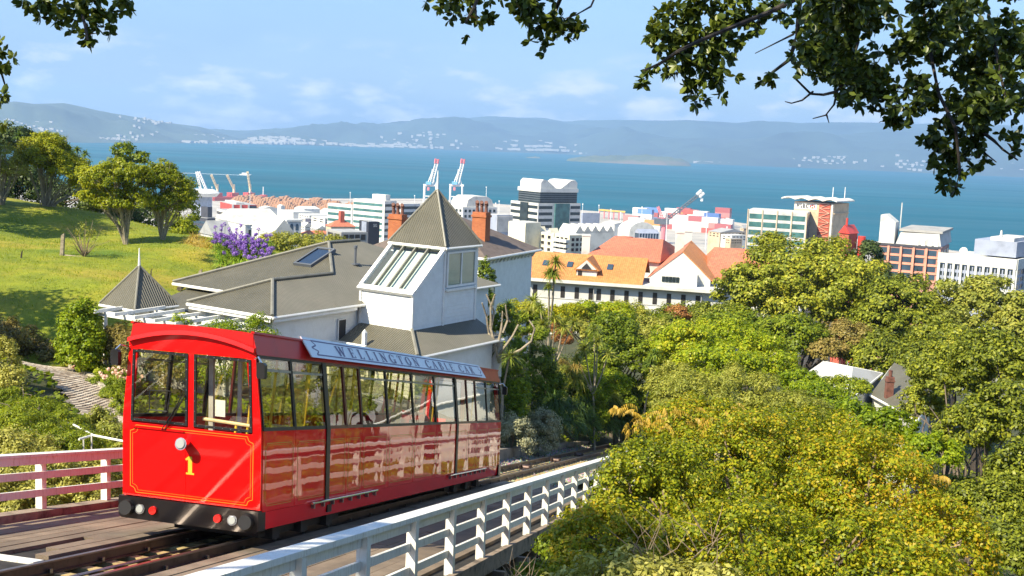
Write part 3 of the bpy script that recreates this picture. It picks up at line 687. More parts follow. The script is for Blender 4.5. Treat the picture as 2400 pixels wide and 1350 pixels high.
for sg in (1, -1):
    m = MB(); side_prism(m, [(.02, 0), (CARL - .02, 0), (CARL - .02, .30), (.02, .30)], sg, -.05, 0); m.build('skirt', 'red_paint', car)
    for k in range(len(EDG) - 1):
        a, b_ = EDG[k] + .008, EDG[k + 1] - .008
        m = MB(); side_prism(m, [(a, .305), (b_, .305), (b_, 1.64), (a, 1.64)], sg, -.03, .004); pn = m.build('side_panel', 'red_paint', car)
        m = MB(); lining(m, a + .08, b_ - .08, .40, 1.44, lambda s_, h_: T(s_, sg * (lside(h_) + .0075), h_)); m.build('gold_lining', 'gold_line', pn)
        fm = 'dark_red_frame' if k in DOOR else 'rubber'
        tp = 2.86
        m = MB()
        side_prism(m, [(a, 1.642), (b_, 1.642), (b_, 1.70), (a, 1.70)], sg, -.03, .010)
        side_prism(m, [(a, tp - .04), (b_, tp - .04), (b_, tp), (a, tp)], sg, -.03, .010)
        side_prism(m, [(a, 1.702), (a + .035, 1.702), (a + .035, tp - .042), (a, tp - .042)], sg, -.03, .010)
        side_prism(m, [(b_ - .035, 1.702), (b_, 1.702), (b_, tp - .042), (b_ - .035, tp - .042)], sg, -.03, .010)
        fo = m.build('window_frame', fm, car)
        if k not in DOOR:
            m = MB(); side_prism(m, [(a + .037, 2.615), (b_ - .037, 2.615), (b_ - .037, 2.655), (a + .037, 2.655)], sg, -.028, .012); m.build('transom', 'steel', fo)
            for h0, h1 in ((1.70, 2.614), (2.657, tp - .043)):
                m = MB(); m.poly([T(s_, sg * (lside(h_) - .008), h_) for s_, h_ in ((a + .036, h0), (b_ - .036, h0), (b_ - .036, h1), (a + .036, h1))]); m.build('pane', 'car_glass', fo)
        else:
            m = MB(); m.poly([T(s_, sg * (lside(h_) - .012), h_) for s_, h_ in ((a + .036, 1.70), (b_ - .036, 1.70), (b_ - .036, tp - .043), (a + .036, tp - .043))]); m.build('pane', 'car_glass', fo)
    for s_ in (2.80, 11.72):     # black door pockets
        m = MB(); side_prism(m, [(s_ - .10, .31), (s_ + .07, .31), (s_ + .07, 1.64), (s_ - .10, 1.64)], sg, .011, .028); side_prism(m, [(s_ - .10, 1.641), (s_ + .07, 1.641), (s_ + .07, 2.855), (s_ - .10, 2.855)], sg, .011, .028); m.build('door_pillar', 'rubber', car)
    for s0, s1 in ((2.0, 5.45), (11.0, 14.8)):
        m = MB(); m.tube([T(s0, sg * 1.285, .30), T(s1, sg * 1.285, .30)], .022, 8); st = m.build('step_bar', 'chrome', car)
        for q in np.linspace(s0 + .1, s1 - .1, 8):
            m = MB(); m.box(q - .02, q + .02, min(sg * 1.228, sg * 1.29), max(sg * 1.228, sg * 1.29), .20, .285, T); m.build('bracket', 'steel', st)
    # cornice above the windows
    def CN(d, s_, t_): return T(s_, sg * (1.12 - .075 * t_ + d), 2.868 + .34 * t_)
    m = MB(); m.prism([(.02, 0), (CARL, 0), (CARL, 1), (.02, 1)], -.04, .0, CN); m.build('cornice', 'roof_red', car)
    m = MB(); m.prism([(.0, .98), (CARL, .98), (CARL, 1.08), (.0, 1.08)], -.02, .035, CN); m.build('gutter', 'roof_red', car)
# roof
m = MB(); vs = []; ns = 13
for s_ in (.03, CARL - .02):
    for i in range(ns):
        u = -1 + 2 * i / (ns - 1); vs.append(T(s_, u * 1.05, 3.20 + .04 * (1 - u * u)))
m.mesh(vs, [(i, i + 1, ns + i + 1, ns + i) for i in range(ns - 1)]); m.mesh([T(s_, l_, 3.17) for s_, l_ in ((.05, -1.04), (CARL - .05, -1.04), (CARL - .05, 1.04), (.05, 1.04))], [(0, 1, 2, 3)])
m.build('roof', 'roof_red', car, smooth=True)
for s_, d_ in ((.012, .02), (CARL - .032, .02)):
    m = MB(); m.prism([(-1.06, 2.86), (1.06, 2.86)] + [(u * 1.055, 3.205 + .04 * (1 - u * u)) for u in np.linspace(1, -1, 13)], s_, s_ + d_, lambda a, p, q: T(a, p, q)); m.build('roof_end', 'roof_red', car)
m = MB(); m.box(.06, CARL - .06, -1.06, 1.06, 2.865, 2.88, T); m.build('ceiling', 'interior_grey', car)
m = MB(); m.box(.07, CARL - .07, -1.15, 1.15, .31, .36, T); m.build('floor', 'car_floor', car)
# sign boards along both roof edges
for sg in (1, -1):
    def SG(d, s_, t_, sg=sg): return T(s_, sg * (1.245 - .20 * t_ + d), 2.935 + .345 * t_)
    m = MB(); m.prism([(1.96, 0), (14.55, 0), (14.42, 1), (1.9, 1)], -.025, 0, SG); sb = m.build('sign_board', 'sign_white', car); sb['label'] = 'white sign board reading WELLINGTON CABLE CAR in blue serif capitals'
    m = MB()
    if sg > 0: lettering(m, 'WELLINGTON CABLE CAR', lambda u, v, j: SG(.004 + j * .0004, u, v), .52, 3.30, .245, .42, width=10.15)
    else: lettering(m, 'WELLINGTON CABLE CAR', lambda u, v, j: SG(.004 + j * .0004, 16.5 - u, v), .46, 3.30, .27, .42, width=10.15)
    kind(m.build('lettering', 'sign_ink', sb), 'stuff')
    m = MB(); P = [(2.25, .16), (14.2, .16), (14.1, .35), (14.3, .5), (14.1, .65), (14.2, .86), (2.25, .86), (2.4, .65), (2.15, .5), (2.4, .35)]
    for i in range(len(P)):
        (x0, y0), (x1, y1) = P[i], P[(i + 1) % len(P)]
        dd = np.array([(x1 - x0), (y1 - y0) * .4]); nn = np.array([-dd[1], dd[0]]) / np.hypot(*dd) * .014
        m.poly([SG(.003, x0 + nn[0], y0 + nn[1] / .4), SG(.003, x0 - nn[0], y0 - nn[1] / .4), SG(.003, x1 - nn[0], y1 - nn[1] / .4), SG(.003, x1 + nn[0], y1 + nn[1] / .4)])
    m.build('border_line', 'sign_ink', sb)
    m = MB()
    for s_ in np.arange(2.4, 14.5, 2.0): m.box(s_ - .02, s_ + .02, min(sg * 1.03, sg * 1.2), max(sg * 1.03, sg * 1.2), 2.95, 3.0, T)
    kind(m.build('sign_bracket', 'steel', sb), 'stuff')
# front and rear ends: FR(d, l, h): d = distance out of the end wall
def end(front):
    def FR(d, l_, h_): return T(-d, l_, h_) if front else T(CARL + d, -l_, h_)
    def fp(mb, poly, a0, a1): mb.prism(poly, a0, a1, FR)
    le = lambda h_: lside(h_) - .004
    m = MB(); fp(m, [(-le(.34), .34), (-.093, .34), (-.093, 1.57), (-le(1.57), 1.57)], -.05, 0); m.build('end_panel', 'front_red', car)
    m = MB(); fp(m, [(-.085, .34), (le(.34), .34), (le(1.57), 1.57), (-.085, 1.57)], -.05, 0); lo = m.build('end_panel', 'front_red', car)
    m = MB(); fp(m, [(-.5, .345), (.5, .345), (.5, 1.565), (-.5, 1.565)], -.09, -.055); m.build('inner_frame', 'underframe', car)
    hs = [1.572, 1.9, 2.3, 2.79]
    for sg in (-1, 1):
        q = [(sg * le(h_), h_) for h_ in hs] + [(sg * (le(h_) - .155), h_) for h_ in hs[::-1]]
        m = MB(); fp(m, q if sg > 0 else q[::-1], -.05, 0); m.build('window_pillar', 'front_red', car)
    m = MB(); fp(m, [(-.055, 1.572), (.045, 1.572), (.045, 2.79), (-.055, 2.79)], -.05, 0); m.build('window_pillar', 'front_red', car)
    m = MB(); top = [(u * 1.10, 2.93 + .19 * (1 - u * u)) for u in np.linspace(1, -1, 15)]
    fp(m, [(-le(2.8), 2.792), (le(2.8), 2.792)] + top, -.05, 0); hd = m.build('header_panel', 'front_red', car)
    m = MB()                                  # curved visor moulding
    for i in range(14):
        (x0, y0), (x1, y1) = top[i], top[i + 1]
        m.hexa([FR(*p) for p in ((-.04, x0, y0 - .02), (.075, x0, y0 - .035), (.075, x1, y1 - .035), (-.04, x1, y1 - .02), (-.04, x0, y0 + .05), (.055, x0, y0 + .035), (.055, x1, y1 + .035), (-.04, x1, y1 + .05))])
    m.build('visor', 'front_red', car)
    # window gaskets, panes
    for x0, x1 in ((-1.075, -.058), (.048, 1.07)):
        def fr(o): 
            k = .045; lt = lambda x, h_: x * (1 - (h_ - 1.6) * .03) if abs(x) > .5 else x
            return [(lt(x0 + o, 1.6 + o), 1.60 + o), (lt(x1 - o, 1.6), 1.60 + o), (lt(x1 - o, 2.78), 2.78 - o), (lt(x0 + o, 2.78), 2.78 - o)]
        A, B = fr(0), fr(.042); m = MB()
        for i in range(4):
            j = (i + 1) % 4; fp(m, [A[i], A[j], B[j], B[i]], -.02, .014)
        g = m.build('window_gasket', 'rubber', car)
        m = MB(); m.poly([FR(.0, *p) for p in fr(.038)]); m.build('pane', 'front_glass', g)
        m = MB()
        for i in range(4):
            j = (i + 1) % 4
            for q in np.linspace(.06, .94, 7):
                c = np.array(A[i]) * (1 - q) + np.array(A[j]) * q; c2 = np.array(B[i]) * (1 - q) + np.array(B[j]) * q; c = (c + c2) / 2
                m.disc(FR(.012, *c), Vector(FR(1, 0, 0)) - Vector(FR(0, 0, 0)), .006, .006, 5)
        kind(m.build('screw', 'steel', g), 'stuff')
    # black bumper apron
    m = MB(); fp(m, [(-1.255, 0.0), (-1.20, -.045), (1.15, -.045), (1.225, 0), (1.225, .325), (-1.255, .325)], -.20, .07); bp = m.build('bumper', 'black_paint', car)
    ax = Vector(FR(1, 0, 0)) - Vector(FR(0, 0, 0))
    for x, nm, mt, rr, dp in ((-1.09, 'buffer', 'rubber', .135, .09), (1.03, 'buffer', 'rubber', .135, .09), (-.86, 'white_lamp', 'white_lens', .07, .03), (.78, 'white_lamp', 'white_lens', .07, .03), (-.62, 'red_lamp', 'red_lens', .075, .045), (.53, 'red_lamp', 'red_lens', .075, .045)):
        m = MB(); m.disc(FR(.071, x, .135), ax, rr, dp, 20, rr * .86); lp = m.build(nm, mt, bp)
        if nm == 'white_lamp': m = MB(); m.disc(FR(.072, x, .135), ax, rr + .015, .015, 20); m.build('lamp_ring', 'chrome', lp)
    # headlamp
    m = MB(); m.tube([FR(.0, -.07, 1.31), FR(.10, -.07, 1.31), FR(.20, -.07, 1.31)], .07, 20, .10); hl = m.build('headlamp', 'chrome', car, smooth=False)
    m = MB(); m.disc(FR(.201, -.07, 1.31), ax, .086, .02, 20, .07); m.build('lens', 'white_lens', hl)
    m = MB(); lining(m, -1.08, 1.09, .40, 1.53, lambda x, y: FR(.006, x, y), .10, .010, .04); m.build('gold_lining', 'gold_line', lo)
    if front:
        m = MB(); lettering(m, '1', lambda u, v, j: FR(.006 + j * .0005, u, v), .30, -.11, .80); n1 = m.build('number', 'gold_digit', lo); n1['label'] = 'gold number 1 below the headlamp'
    m = MB(); fp(m, [(-1.04, 1.49), (-.12, 1.49), (-.12, 1.515), (-1.04, 1.515)], .002, .03); wr = m.build('wiper_rail', 'front_red', car)
    for d_ in (0, .05):
        m = MB(); m.tube([FR(.04, -.50 + d_, 1.50), FR(.05, -.30 + d_, 1.80), FR(.045, -.15 + d_, 2.08)], .010, 5); m.build('wiper_arm', 'rubber', car)
    m = MB(); m.tube([FR(.03, -.42, 1.62), FR(.03, -.09, 2.10)], .012, 5); m.build('wiper_blade', 'rubber', car)
    # mirrors
    for sg in (-1, 1):
        m = MB(); xx = sg * 1.27; m.prism([(-.055, -.13), (.055, -.13), (.07, -.09), (.07, .09), (.04, .13), (-.04, .13), (-.07, .09), (-.07, -.09)], -.03, .07, lambda d, p, q: FR(.10 + d, xx + p, 2.62 + q)); mi = m.build('wing_mirror', 'rubber', car)
        m = MB(); m.tube([FR(.02, sg * 1.10, 2.80), FR(.10, sg * 1.20, 2.83), FR(.13, xx, 2.74)], .016, 6); m.build('mirror_arm', 'chrome', mi)
    # rivets down the corner pillars
    m = MB()
    for sg in (-1, 1):
        for h_ in np.arange(.5, 2.9, .24): m.disc(FR(.0, sg * (le(h_) - .03), h_), ax, .011, .007, 6)
    kind(m.build('rivet', 'front_red', car), 'stuff')
end(True); end(False)
# inside
for s_ in (5.0, 8.0, 11.0, 15.0):
    for sg in (-1, 1):
        m = MB(); m.box(s_ - .3, s_ + .3, min(sg * .35, sg * 1.12), max(sg * .35, sg * 1.12), .80, .92, T); m.box(s_ - .06, s_ + .06, min(sg * .35, sg * 1.12), max(sg * .35, sg * 1.12), .925, 1.5, T); m.box(s_ - .2, s_ + .2, min(sg * .5, sg * 1.0), max(sg * .5, sg * 1.0), .36, .795, T); m.build('seat', 'seat_fabric', car)
for s_, l_ in ((.95, .25), (.95, -.30), (2.1, .95), (2.4, .2), (3.6, -.8), (4.55, .9), (5.3, .3), (6.6, -.9), (7.6, .95), (8.6, .3), (9.4, -.9), (10.4, .95), (12.2, .3), (14.0, .95), (15.4, -.6)):
    m = MB(); m.tube([T(s_, l_, .95), T(s_ + .42, l_, 2.86)], .026, 8); m.build('grab_pole', 'pole_yellow', car)
for s_, l_ in ((2.05, .95), (4.5, .9), (7.55, .95)):
    m = MB(); m.box(s_ - .08, s_ + .12, l_ - .10, l_ + .02, 1.62, 1.92, T); m.build('call_box', 'pole_yellow', car)
m = MB(); m.box(.62, .68, -.02, .06, .36, 2.86, T); m.box(.62, .66, .50, .56, .36, 2.86, T); m.box(.62, .66, .06, .50, .36, 1.3, T); m.build('cab_partition', 'interior_grey', car)
m = MB(); m.box(.10, .45, -1.0, -.2, .9, 1.4, T); m.build('driver_console', 'car_floor', car)
m = MB(); m.tube([T(.12, .15, 1.74), T(.12, 1.05, 1.70)], .03, 8); m.build('hand_rail', 'wood_rail', car)
m = MB(); m.box(.58, .60, .12, .30, 1.78, 2.06, T); m.build('notice', 'paper', car)
m = MB()
for p in (((-.80, 1.80), (-.80, 2.12)), ((-.80, 2.12), (-.42, 2.14)), ((-.42, 2.14), (-.48, 1.80)), ((-.48, 1.80), (-.80, 1.80))): m.tube([T(.10, *p[0]), T(.10, *p[1])], .012, 5)
m.build('cab_frame', 'rubber', car)
# running gear
m = MB(); m.box(.3, CARL - .3, -.75, .95, -.10, .0, T); m.box(.6, 4.2, -.62, .92, -.22, -.10, T); m.box(11.8, 15.4, -.62, .92, -.22, -.10, T); m.build('chassis', 'underframe', car)
for s_ in (1.2, 3.2, 12.6, 14.6):
    for l_ in (RL, RR):
        m = MB(); m.disc(T(s_, l_ - .05, -.06), LAT, .20, .10, 18); m.build('wheel', 'rail_steel', car)
for s_ in (1.0, 2.2, 3.4, 12.4, 13.6, 14.8):
    m = MB(); m.box(s_ - .14, s_ + .14, .80, 1.05, -.26, -.03, T); m.build('brake_block', 'underframe', car)
m = MB(); m.box(2.85, 3.05, 1.20, 1.235, .06, .2, T); m.build('vent_flap', 'rubber', car)
# ------------------------------------------------------------------ museum house with the glazed tower
_a = radians(33); HU = np.array([sin(_a), cos(_a), 0]); HV = np.array([-cos(_a), sin(_a), 0]); UZ = np.array([0, 0, 1.])
ZE = 117.8; C0 = onz(638, 742, ZE); GE = 114.5
def H(a, b, z_): p = C0 + HU * a + HV * b; return np.array([p[0], p[1], z_])
def Hb(mb, a0, a1, b0, b1, z0, z1): return mb.box(a0, a1, b0, b1, z0, z1, H)
house = thing('museum_house', 'low white weatherboard house with olive corrugated hip roofs behind the tram', 'house', tuple(H(5, 4, GE)))
PT = .40
def slab(mb, pts, th=.06):
    pts = [np.array(p, float) for p in pts]; n = len(pts); lo = [p - UZ * th for p in pts]
    nn = np.cross(pts[1] - pts[0], pts[2] - pts[0])
    if nn[2] < 0: pts = pts[::-1]; lo = lo[::-1]
    mb.mesh(pts + lo, [tuple(range(n)), tuple(range(n, 2 * n))[::-1]] + [(i, n + i, n + (i + 1) % n, (i + 1) % n) for i in range(n)])
def roofpart(pts, name='roof', mat='roof_iron', parent=None, th=.06):
    m = MB(); slab(m, pts, th); return m.build(name, mat, parent, uv=True)
def capline(mb, p, q, w=.13, lift=.05):
    mb.tube([np.array(p) + UZ * lift, np.array(q) + UZ * lift], w * .55, 6)
def gutter(mb, p, q, w=.07): mb.tube([np.array(p) - UZ * .07, np.array(q) - UZ * .07], w, 6)
ka = 2.42; zr1 = ZE + PT * ka; a2, w2_ = 3.65, 9.99; zr2 = ZE + PT * w2_ / 2
P1 = H(ka, ka, zr1); P1e = H(a2 + ka, ka, zr1)
L0, L1 = H(0, 0, ZE), H(0, 2 * ka, ZE)
AP = H(a2 + w2_ / 2, w2_ / 2, zr2); AE = H(a2 + w2_ / 2 + 2.2, w2_ / 2, zr2); BL = a2 + w2_ + 2.2
r1 = roofpart([L0, L1, P1], 'hip_roof', parent=house)
r2 = roofpart([L0, P1, P1e, H(a2 + .0, 0, ZE)], 'hip_roof', parent=house)
roofpart([L1, H(a2 + 2 * ka * .98, 2 * ka, ZE), P1e, P1], 'hip_roof', parent=house)
r3 = roofpart([H(a2, 0.0, ZE - .004), H(a2, w2_, ZE), AP], 'hip_roof', parent=house)
roofpart([H(a2 + .01, 0, ZE), AP, AE, H(BL, 0, ZE)], 'hip_roof', parent=house)
roofpart([H(a2, w2_, ZE), H(BL, w2_, ZE), AE, AP], 'hip_roof', parent=house); roofpart([H(BL, 0, ZE), AE, H(BL, w2_, ZE)], 'hip_roof', parent=house)
for p, q in ((L0, P1), (L1, P1), (P1, P1e), (P1e, AP), (H(a2, w2_, ZE), AP), (AP, AE)):
    m = MB(); capline(m, p, q); m.build('ridge_cap', 'flashing', house)
for p, q in ((L0, L1), (L0, H(BL, 0, ZE)), (H(a2, 2 * ka, ZE), H(a2, w2_, ZE))):
    m = MB(); gutter(m, p, q); m.build('gutter', 'trim_white', house)
# lower lean-to roof on the left
roofpart([H(a2 - 2.0, 5.1, ZE - .75), H(a2 - 2.0, 9.2, ZE - .75), H(a2 + .3, 9.2, ZE - .2), H(a2 + .3, 5.1, ZE - .2)], 'porch_roof', parent=house)
# walls: lapped boards
def boards(mb, p, q, z0, z1, step=.16, lap=.022, out=None):
    p = np.array(p, float)[:2]; q = np.array(q, float)[:2]; d = (q - p) / np.linalg.norm(q - p); n = np.array([d[1], -d[0]])
    z_ = z0
    while z_ < z1 - .01:
        zt = min(z_ + step, z1)
        A = [(*(p + n * lap), z_), (*(q + n * lap), z_), (*q, zt), (*p, zt)]
        B = [(*(p - n * .05), z_), (*(q - n * .05), z_), (*(q - n * .05), zt), (*(p - n * .05), zt)]
        mb.mesh(A + B, [(0, 1, 2, 3), (7, 6, 5, 4), (0, 4, 5, 1), (3, 2, 6, 7), (0, 3, 7, 4), (1, 5, 6, 2)]); z_ += step
def wall(p, q, z0, z1, parent, name='board_wall', mat='wall_white'):
    m = MB(); boards(m, p, q, z0, z1); o = m.build(name, mat, parent); return kind(o, 'stuff')
I = .42
wall(H(I, 2 * ka - I, 0), H(I, I, 0), GE - .8, ZE - .05, house); wall(H(I, I, 0), H(BL - I, I, 0), GE - 2.5, ZE - .05, house)
wall(H(a2 + I, w2_ - I, 0), H(a2 + I, 2 * ka - I, 0), GE - .8, ZE - .05, house); wall(H(BL - I, I, 0), H(BL - I, w2_ - I, 0), GE - 2, ZE - .05, house); wall(H(BL - I, w2_ - I, 0), H(a2 + I, w2_ - I, 0), GE - 1, ZE - .05, house)
wall(H(a2 + I, 2 * ka - I, 0), H(I, 2 * ka - I, 0), GE - .8, ZE - .05, house)
m = MB(); m.box(.0, .02, .1, 2 * ka - .1, ZE - .25, ZE - .12, H); Hb(m, .1, 5.0, .0, .02, ZE - .25, ZE - .12); m.build('fascia', 'trim_white', house)
for aa in (I - .03,):
    m = MB(); Hb(m, I - .06, I + .07, I - .06, I + .07, GE - .8, ZE - .06); m.build('corner_board', 'trim_white', house)
def window(parent, f, x0, x1, z0, z1, glass='house_glass', fw=.06, mull=1, dep=.04):
    """f(d,x,z): d outwards"""
    m = MB()
    for q in ((x0, x1, z0, z0 + fw), (x0, x1, z1 - fw, z1), (x0, x0 + fw, z0 + fw, z1 - fw), (x1 - fw, x1, z0 + fw, z1 - fw)):
        m.prism([(q[0], q[2]), (q[1], q[2]), (q[1], q[3]), (q[0], q[3])], .0, dep, f)
    for i in range(1, mull): 
        c = x0 + (x1 - x0) * i / mull; m.prism([(c - fw * .45, z0 + fw), (c + fw * .45, z0 + fw), (c + fw * .45, z1 - fw), (c - fw * .45, z1 - fw)], 0, dep * .9, f)
    o = m.build('window', 'trim_white', parent)
    m = MB(); m.poly([f(dep * .4, *p) for p in ((x0 + fw, z0 + fw), (x1 - fw, z0 + fw), (x1 - fw, z1 - fw), (x0 + fw, z1 - fw))]); m.build('pane', glass, o); return o
window(house, lambda d, x, z_: H(x, I - .045 - d, z_), 4.2, 4.75, 115.1, 117.2, 'glass_bronze', .05)
window(house, lambda d, x, z_: H(x, I - .045 - d, z_), 1.2, 2.4, 115.2, 116.6, 'glass_bronze', .06, 2)
window(house, lambda d, x, z_: H(I - .045 - d, x, z_), 1.2, 2.2, 115.2, 116.7, 'glass_bronze', .06, 2)
# skylight on the big front slope, vent pipe
nrm = np.cross(HV, HU * 1 + UZ * PT); nrm /= np.linalg.norm(nrm); nrm = nrm if nrm[2] > 0 else -nrm
def SLP(d, x, y): return H(a2, 0, ZE) + HV * x + (HU + UZ * PT) * y + nrm * d
m = MB(); X0, X1, Y0, Y1 = 3.95, 5.05, 2.72, 4.35
for q in ((X0, X1, Y0, Y0 + .1), (X0, X1, Y1 - .1, Y1), (X0, X0 + .1, Y0 + .1, Y1 - .1), (X1 - .1, X1, Y0 + .1, Y1 - .1)): m.prism([(q[0], q[2]), (q[1], q[2]), (q[1], q[3]), (q[0], q[3])], -.02, .13, SLP)
sk = m.build('skylight', 'steel_dark', house)
m = MB(); m.poly([SLP(.09, *p) for p in ((X0 + .1, Y0 + .1), (X1 - .1, Y0 + .1), (X1 - .1, Y1 - .1), (X0 + .1, Y1 - .1))]); m.build('pane', 'skylight_glass', sk)
vp = H(a2 + 4.6, 3.0, ZE + PT * 3.0); m = MB(); m.tube([vp, vp + UZ * .75], .06, 8); m.disc(vp + UZ * .75, UZ, .09, .12, 10); m.disc(vp - UZ * .02, UZ, .22, .06, 12); m.build('vent_pipe', 'steel_dark', house)

# tower
tower = thing('glazed_tower', 'white weatherboard tower with pointed corrugated roof and sloping glass panel', 'tower', tuple(H(7.5, -1.2, 114)))
A0, A1, A2 = 5.49, 7.60, 9.98; B0, B1 = -2.57, .24; Z1, Z2, ZB = 118.5, 120.25, 114.2
wall(H(A0, B1, 0), H(A0, B0, 0), ZB, Z1 - .02, tower)
# right wall follows the rake of the glazing: boards cut to the slope
m = MB(); z_ = ZB
while z_ < Z2 - .02:
    zt = min(z_ + .16, Z2); xa = A0 if zt <= Z1 else A0 + (zt - Z1) / (Z2 - Z1) * (A1 - A0)
    boards(m, H(xa + .02, B0, 0), H(A2, B0, 0), z_, zt, .17); z_ += .16
kind(m.build('board_wall', 'wall_white', tower), 'stuff')
wall(H(A2, B0, 0), H(A2, B1, 0), ZB, Z2, tower); wall(H(A2, B1, 0), H(A0, B1, 0), ZB, Z1, tower); wall(H(A2, B1, 0), H(A1, B1, 0), Z1, Z2, tower)
for aa, bb, zt in ((A0, B0, Z1), (A0, B1, Z1), (A1, B0, Z2), (A2, B0, Z2)):
    m = MB(); Hb(m, aa - .06, aa + .05, bb - .055, bb + .05, ZB, zt); m.build('corner_board', 'trim_white', tower)
def GLZ(d, x, t_): n = np.array([-(Z2 - Z1), 0, (A1 - A0)]); n = n / np.linalg.norm(n); return H(A0 + (A1 - A0) * t_ + n[0] * d, x, Z1 + (Z2 - Z1) * t_ + n[2] * d)
m = MB()
for q in ((B0 - .1, B1 + .1, -.06, .03), (B0 - .1, B1 + .1, .96, 1.02), (B0 - .12, B0 + .06, .03, .96), (B1 - .06, B1 + .12, .03, .96)): m.prism([(q[0], q[2]), (q[1], q[2]), (q[1], q[3]), (q[0], q[3])], -.05, .10, GLZ)
gl = m.build('sloping_glazing', 'trim_white', tower)
for i in range(4):
    x0, x1 = B0 + .06 + (B1 - B0 - .12) * i / 4, B0 + .06 + (B1 - B0 - .12) * (i + 1) / 4
    m = MB(); m.poly([GLZ(.03, *p) for p in ((x0 + .03, .04), (x1 - .03, .04), (x1 - .03, .95), (x0 + .03, .95))]); m.build('pane', 'roof_glass', gl)
    if i: m = MB(); m.prism([(x0 - .035, .02), (x0 + .035, .02), (x0 + .035, .97), (x0 - .035, .97)], -.02, .12, GLZ); m.build('glazing_bar', 'flashing', gl)
m = MB(); m.poly([GLZ(-.12, *p) for p in ((B0 + .3, .06), (B1 - .3, .06), (B1 - .3, .9), (B0 + .3, .9))]); m.build('blind', 'paper', gl)
window(tower, lambda d, x, z_: H(x, B0 - .02 - d, z_), A1 + .12, A2 - .12, 118.55, 120.1, 'house_glass', .09, 2, .07)
m = MB(); Hb(m, A1 + .06, A2 - .06, B0 - .15, B0 - .03, 118.40, 118.5); m.build('sill', 'trim_white', tower)
ov = .16; ZP = Z2 + 2.42; pk = H((A1 + A2) / 2, (B0 + B1) / 2, ZP); cs = [H(A1 - ov, B0 - ov, Z2 + .08), H(A2 + ov, B0 - ov, Z2 + .08), H(A2 + ov, B1 + ov, Z2 + .08), H(A1 - ov, B1 + ov, Z2 + .08)]
for i in range(4):
    roofpart([cs[i], cs[(i + 1) % 4], pk], 'spire_roof', parent=tower)
    m = MB(); capline(m, cs[i], pk, .09, .02); m.build('ridge_cap', 'flashing', tower)
    m = MB(); gutter(m, cs[i], cs[(i + 1) % 4], .065); m.build('gutter', 'trim_white', tower)
m = MB(); m.tube([pk - UZ * .1, pk + UZ * .5], .06, 8, .045); m.tube([pk + UZ * .5, pk + UZ * .85], .045, 8, .015); m.build('finial', 'trim_white', tower)
m = MB(); Hb(m, A1 + .02, A2 - .02, B0 + .1, B1 - .05, 118.2, 118.3); m.build('floor', 'interior_grey', tower)
# lean-to roof skirting the tower
q0, q1, q2, q3 = H(A0, B0, 116.95), H(A2 + .2, B0, 116.95), H(A2 + .2, B0 - 1.5, 116.25), H(A0 - 1.5, B0 - 1.5, 116.25); q4, q5 = H(A0 - 1.5, B1, 116.25), H(A0, B1, 116.95)
roofpart([q0, q1, q2, q3], 'skirt_roof', parent=tower); roofpart([q5, q0, q3, q4], 'skirt_roof', parent=tower)
m = MB(); capline(m, q0, q3, .14); m.build('ridge_cap', 'flashing', tower); m = MB(); gutter(m, q2, q3, .07); gutter(m, q3, q4, .07); m.build('gutter', 'trim_white', tower)
wall(H(A0 - 1.1, B0 - 1.1, 0), H(A2 - .1, B0 - 1.1, 0), 110.5, 116.25, tower); wall(H(A0 - 1.1, B1, 0), H(A0 - 1.1, B0 - 1.1, 0), 111, 116.25, tower); wall(H(A2 - .1, B0 - 1.1, 0), H(A2 - .1, B0 - .1, 0), 110.5, 116.3, tower)
m = MB(); m.poly([H(A2 + .21, B0 - .05, 116.9), H(A2 + .21, B0 - 1.45, 116.25), H(A2 + .21, B0 - 1.45, 114.5), H(A2 + .21, B0 - .05, 114.5)]); m.build('gable_end', 'trim_white', tower)

# villa behind, with two brick chimneys
ZV = 116.9; K = onz(1140, 606, ZV); Rr = onz(1268, 584, ZV); vu = (Rr - K); vl = np.linalg.norm(vu); vu /= vl; vv = np.array([-vu[1], vu[0], 0]); Lp = onz(858, 580, ZV); vw = max(6.0, abs((Lp - K) @ vv)); vw = min(vw, 12)
def V2(a, b, z_): p = K + vu * a + vv * b; return np.array([p[0], p[1], z_])
villa = thing('villa', 'white villa with dark brown roof, behind the tower', 'house', tuple(V2(vl / 2, vw / 2, 111.5)))
pv2 = .52; zrv = ZV + pv2 * vw / 2; ridge0, ridge1 = V2(vw / 2, vw / 2, zrv), V2(max(vw / 2 + .3, vl - vw / 2), vw / 2, zrv)
if vl < vw: ridge0 = ridge1 = V2(vl / 2, vw / 2, ZV + pv2 * vl / 2)
c4 = [V2(0, 0, ZV), V2(vl, 0, ZV), V2(vl, vw, ZV), V2(0, vw, ZV)]
for pts in ([c4[0], c4[1], ridge1, ridge0], [c4[1], c4[2], ridge1], [c4[2], c4[3], ridge0, ridge1], [c4[3], c4[0], ridge0]): roofpart(pts, 'hip_roof', 'slate_roof', villa)
for i in range(4):
    m = MB(); gutter(m, c4[i], c4[(i + 1) % 4], .1); m.build('gutter', 'trim_white', villa)
e_ = .5
cw = [V2(e_, e_, 0), V2(vl - e_, e_, 0), V2(vl - e_, vw - e_, 0), V2(e_, vw - e_, 0)]
for i in range(4): wall(cw[i], cw[(i + 1) % 4], 108.5, ZV - .1, villa)
for s_ in np.arange(.7, vl - .5, .62):
    m = MB(); m.prism([(0, ZV - .12), (.34, ZV - .12), (.05, ZV - .55), (0, ZV - .55)], s_, s_ + .14, lambda a, p, q: V2(a, e_ - .03 - p, q)); m.build('eave_bracket', 'trim_white', villa)
window(villa, lambda d, x, z_: V2(x, e_ - .03 - d, z_), 1.3, 2.6, 113.2, 116.0, 'house_glass', .12, 1)
window(villa, lambda d, x, z_: V2(e_ - .03 - d, x, z_), 2.0, 3.3, 113.2, 116.0, 'house_glass', .12, 1)
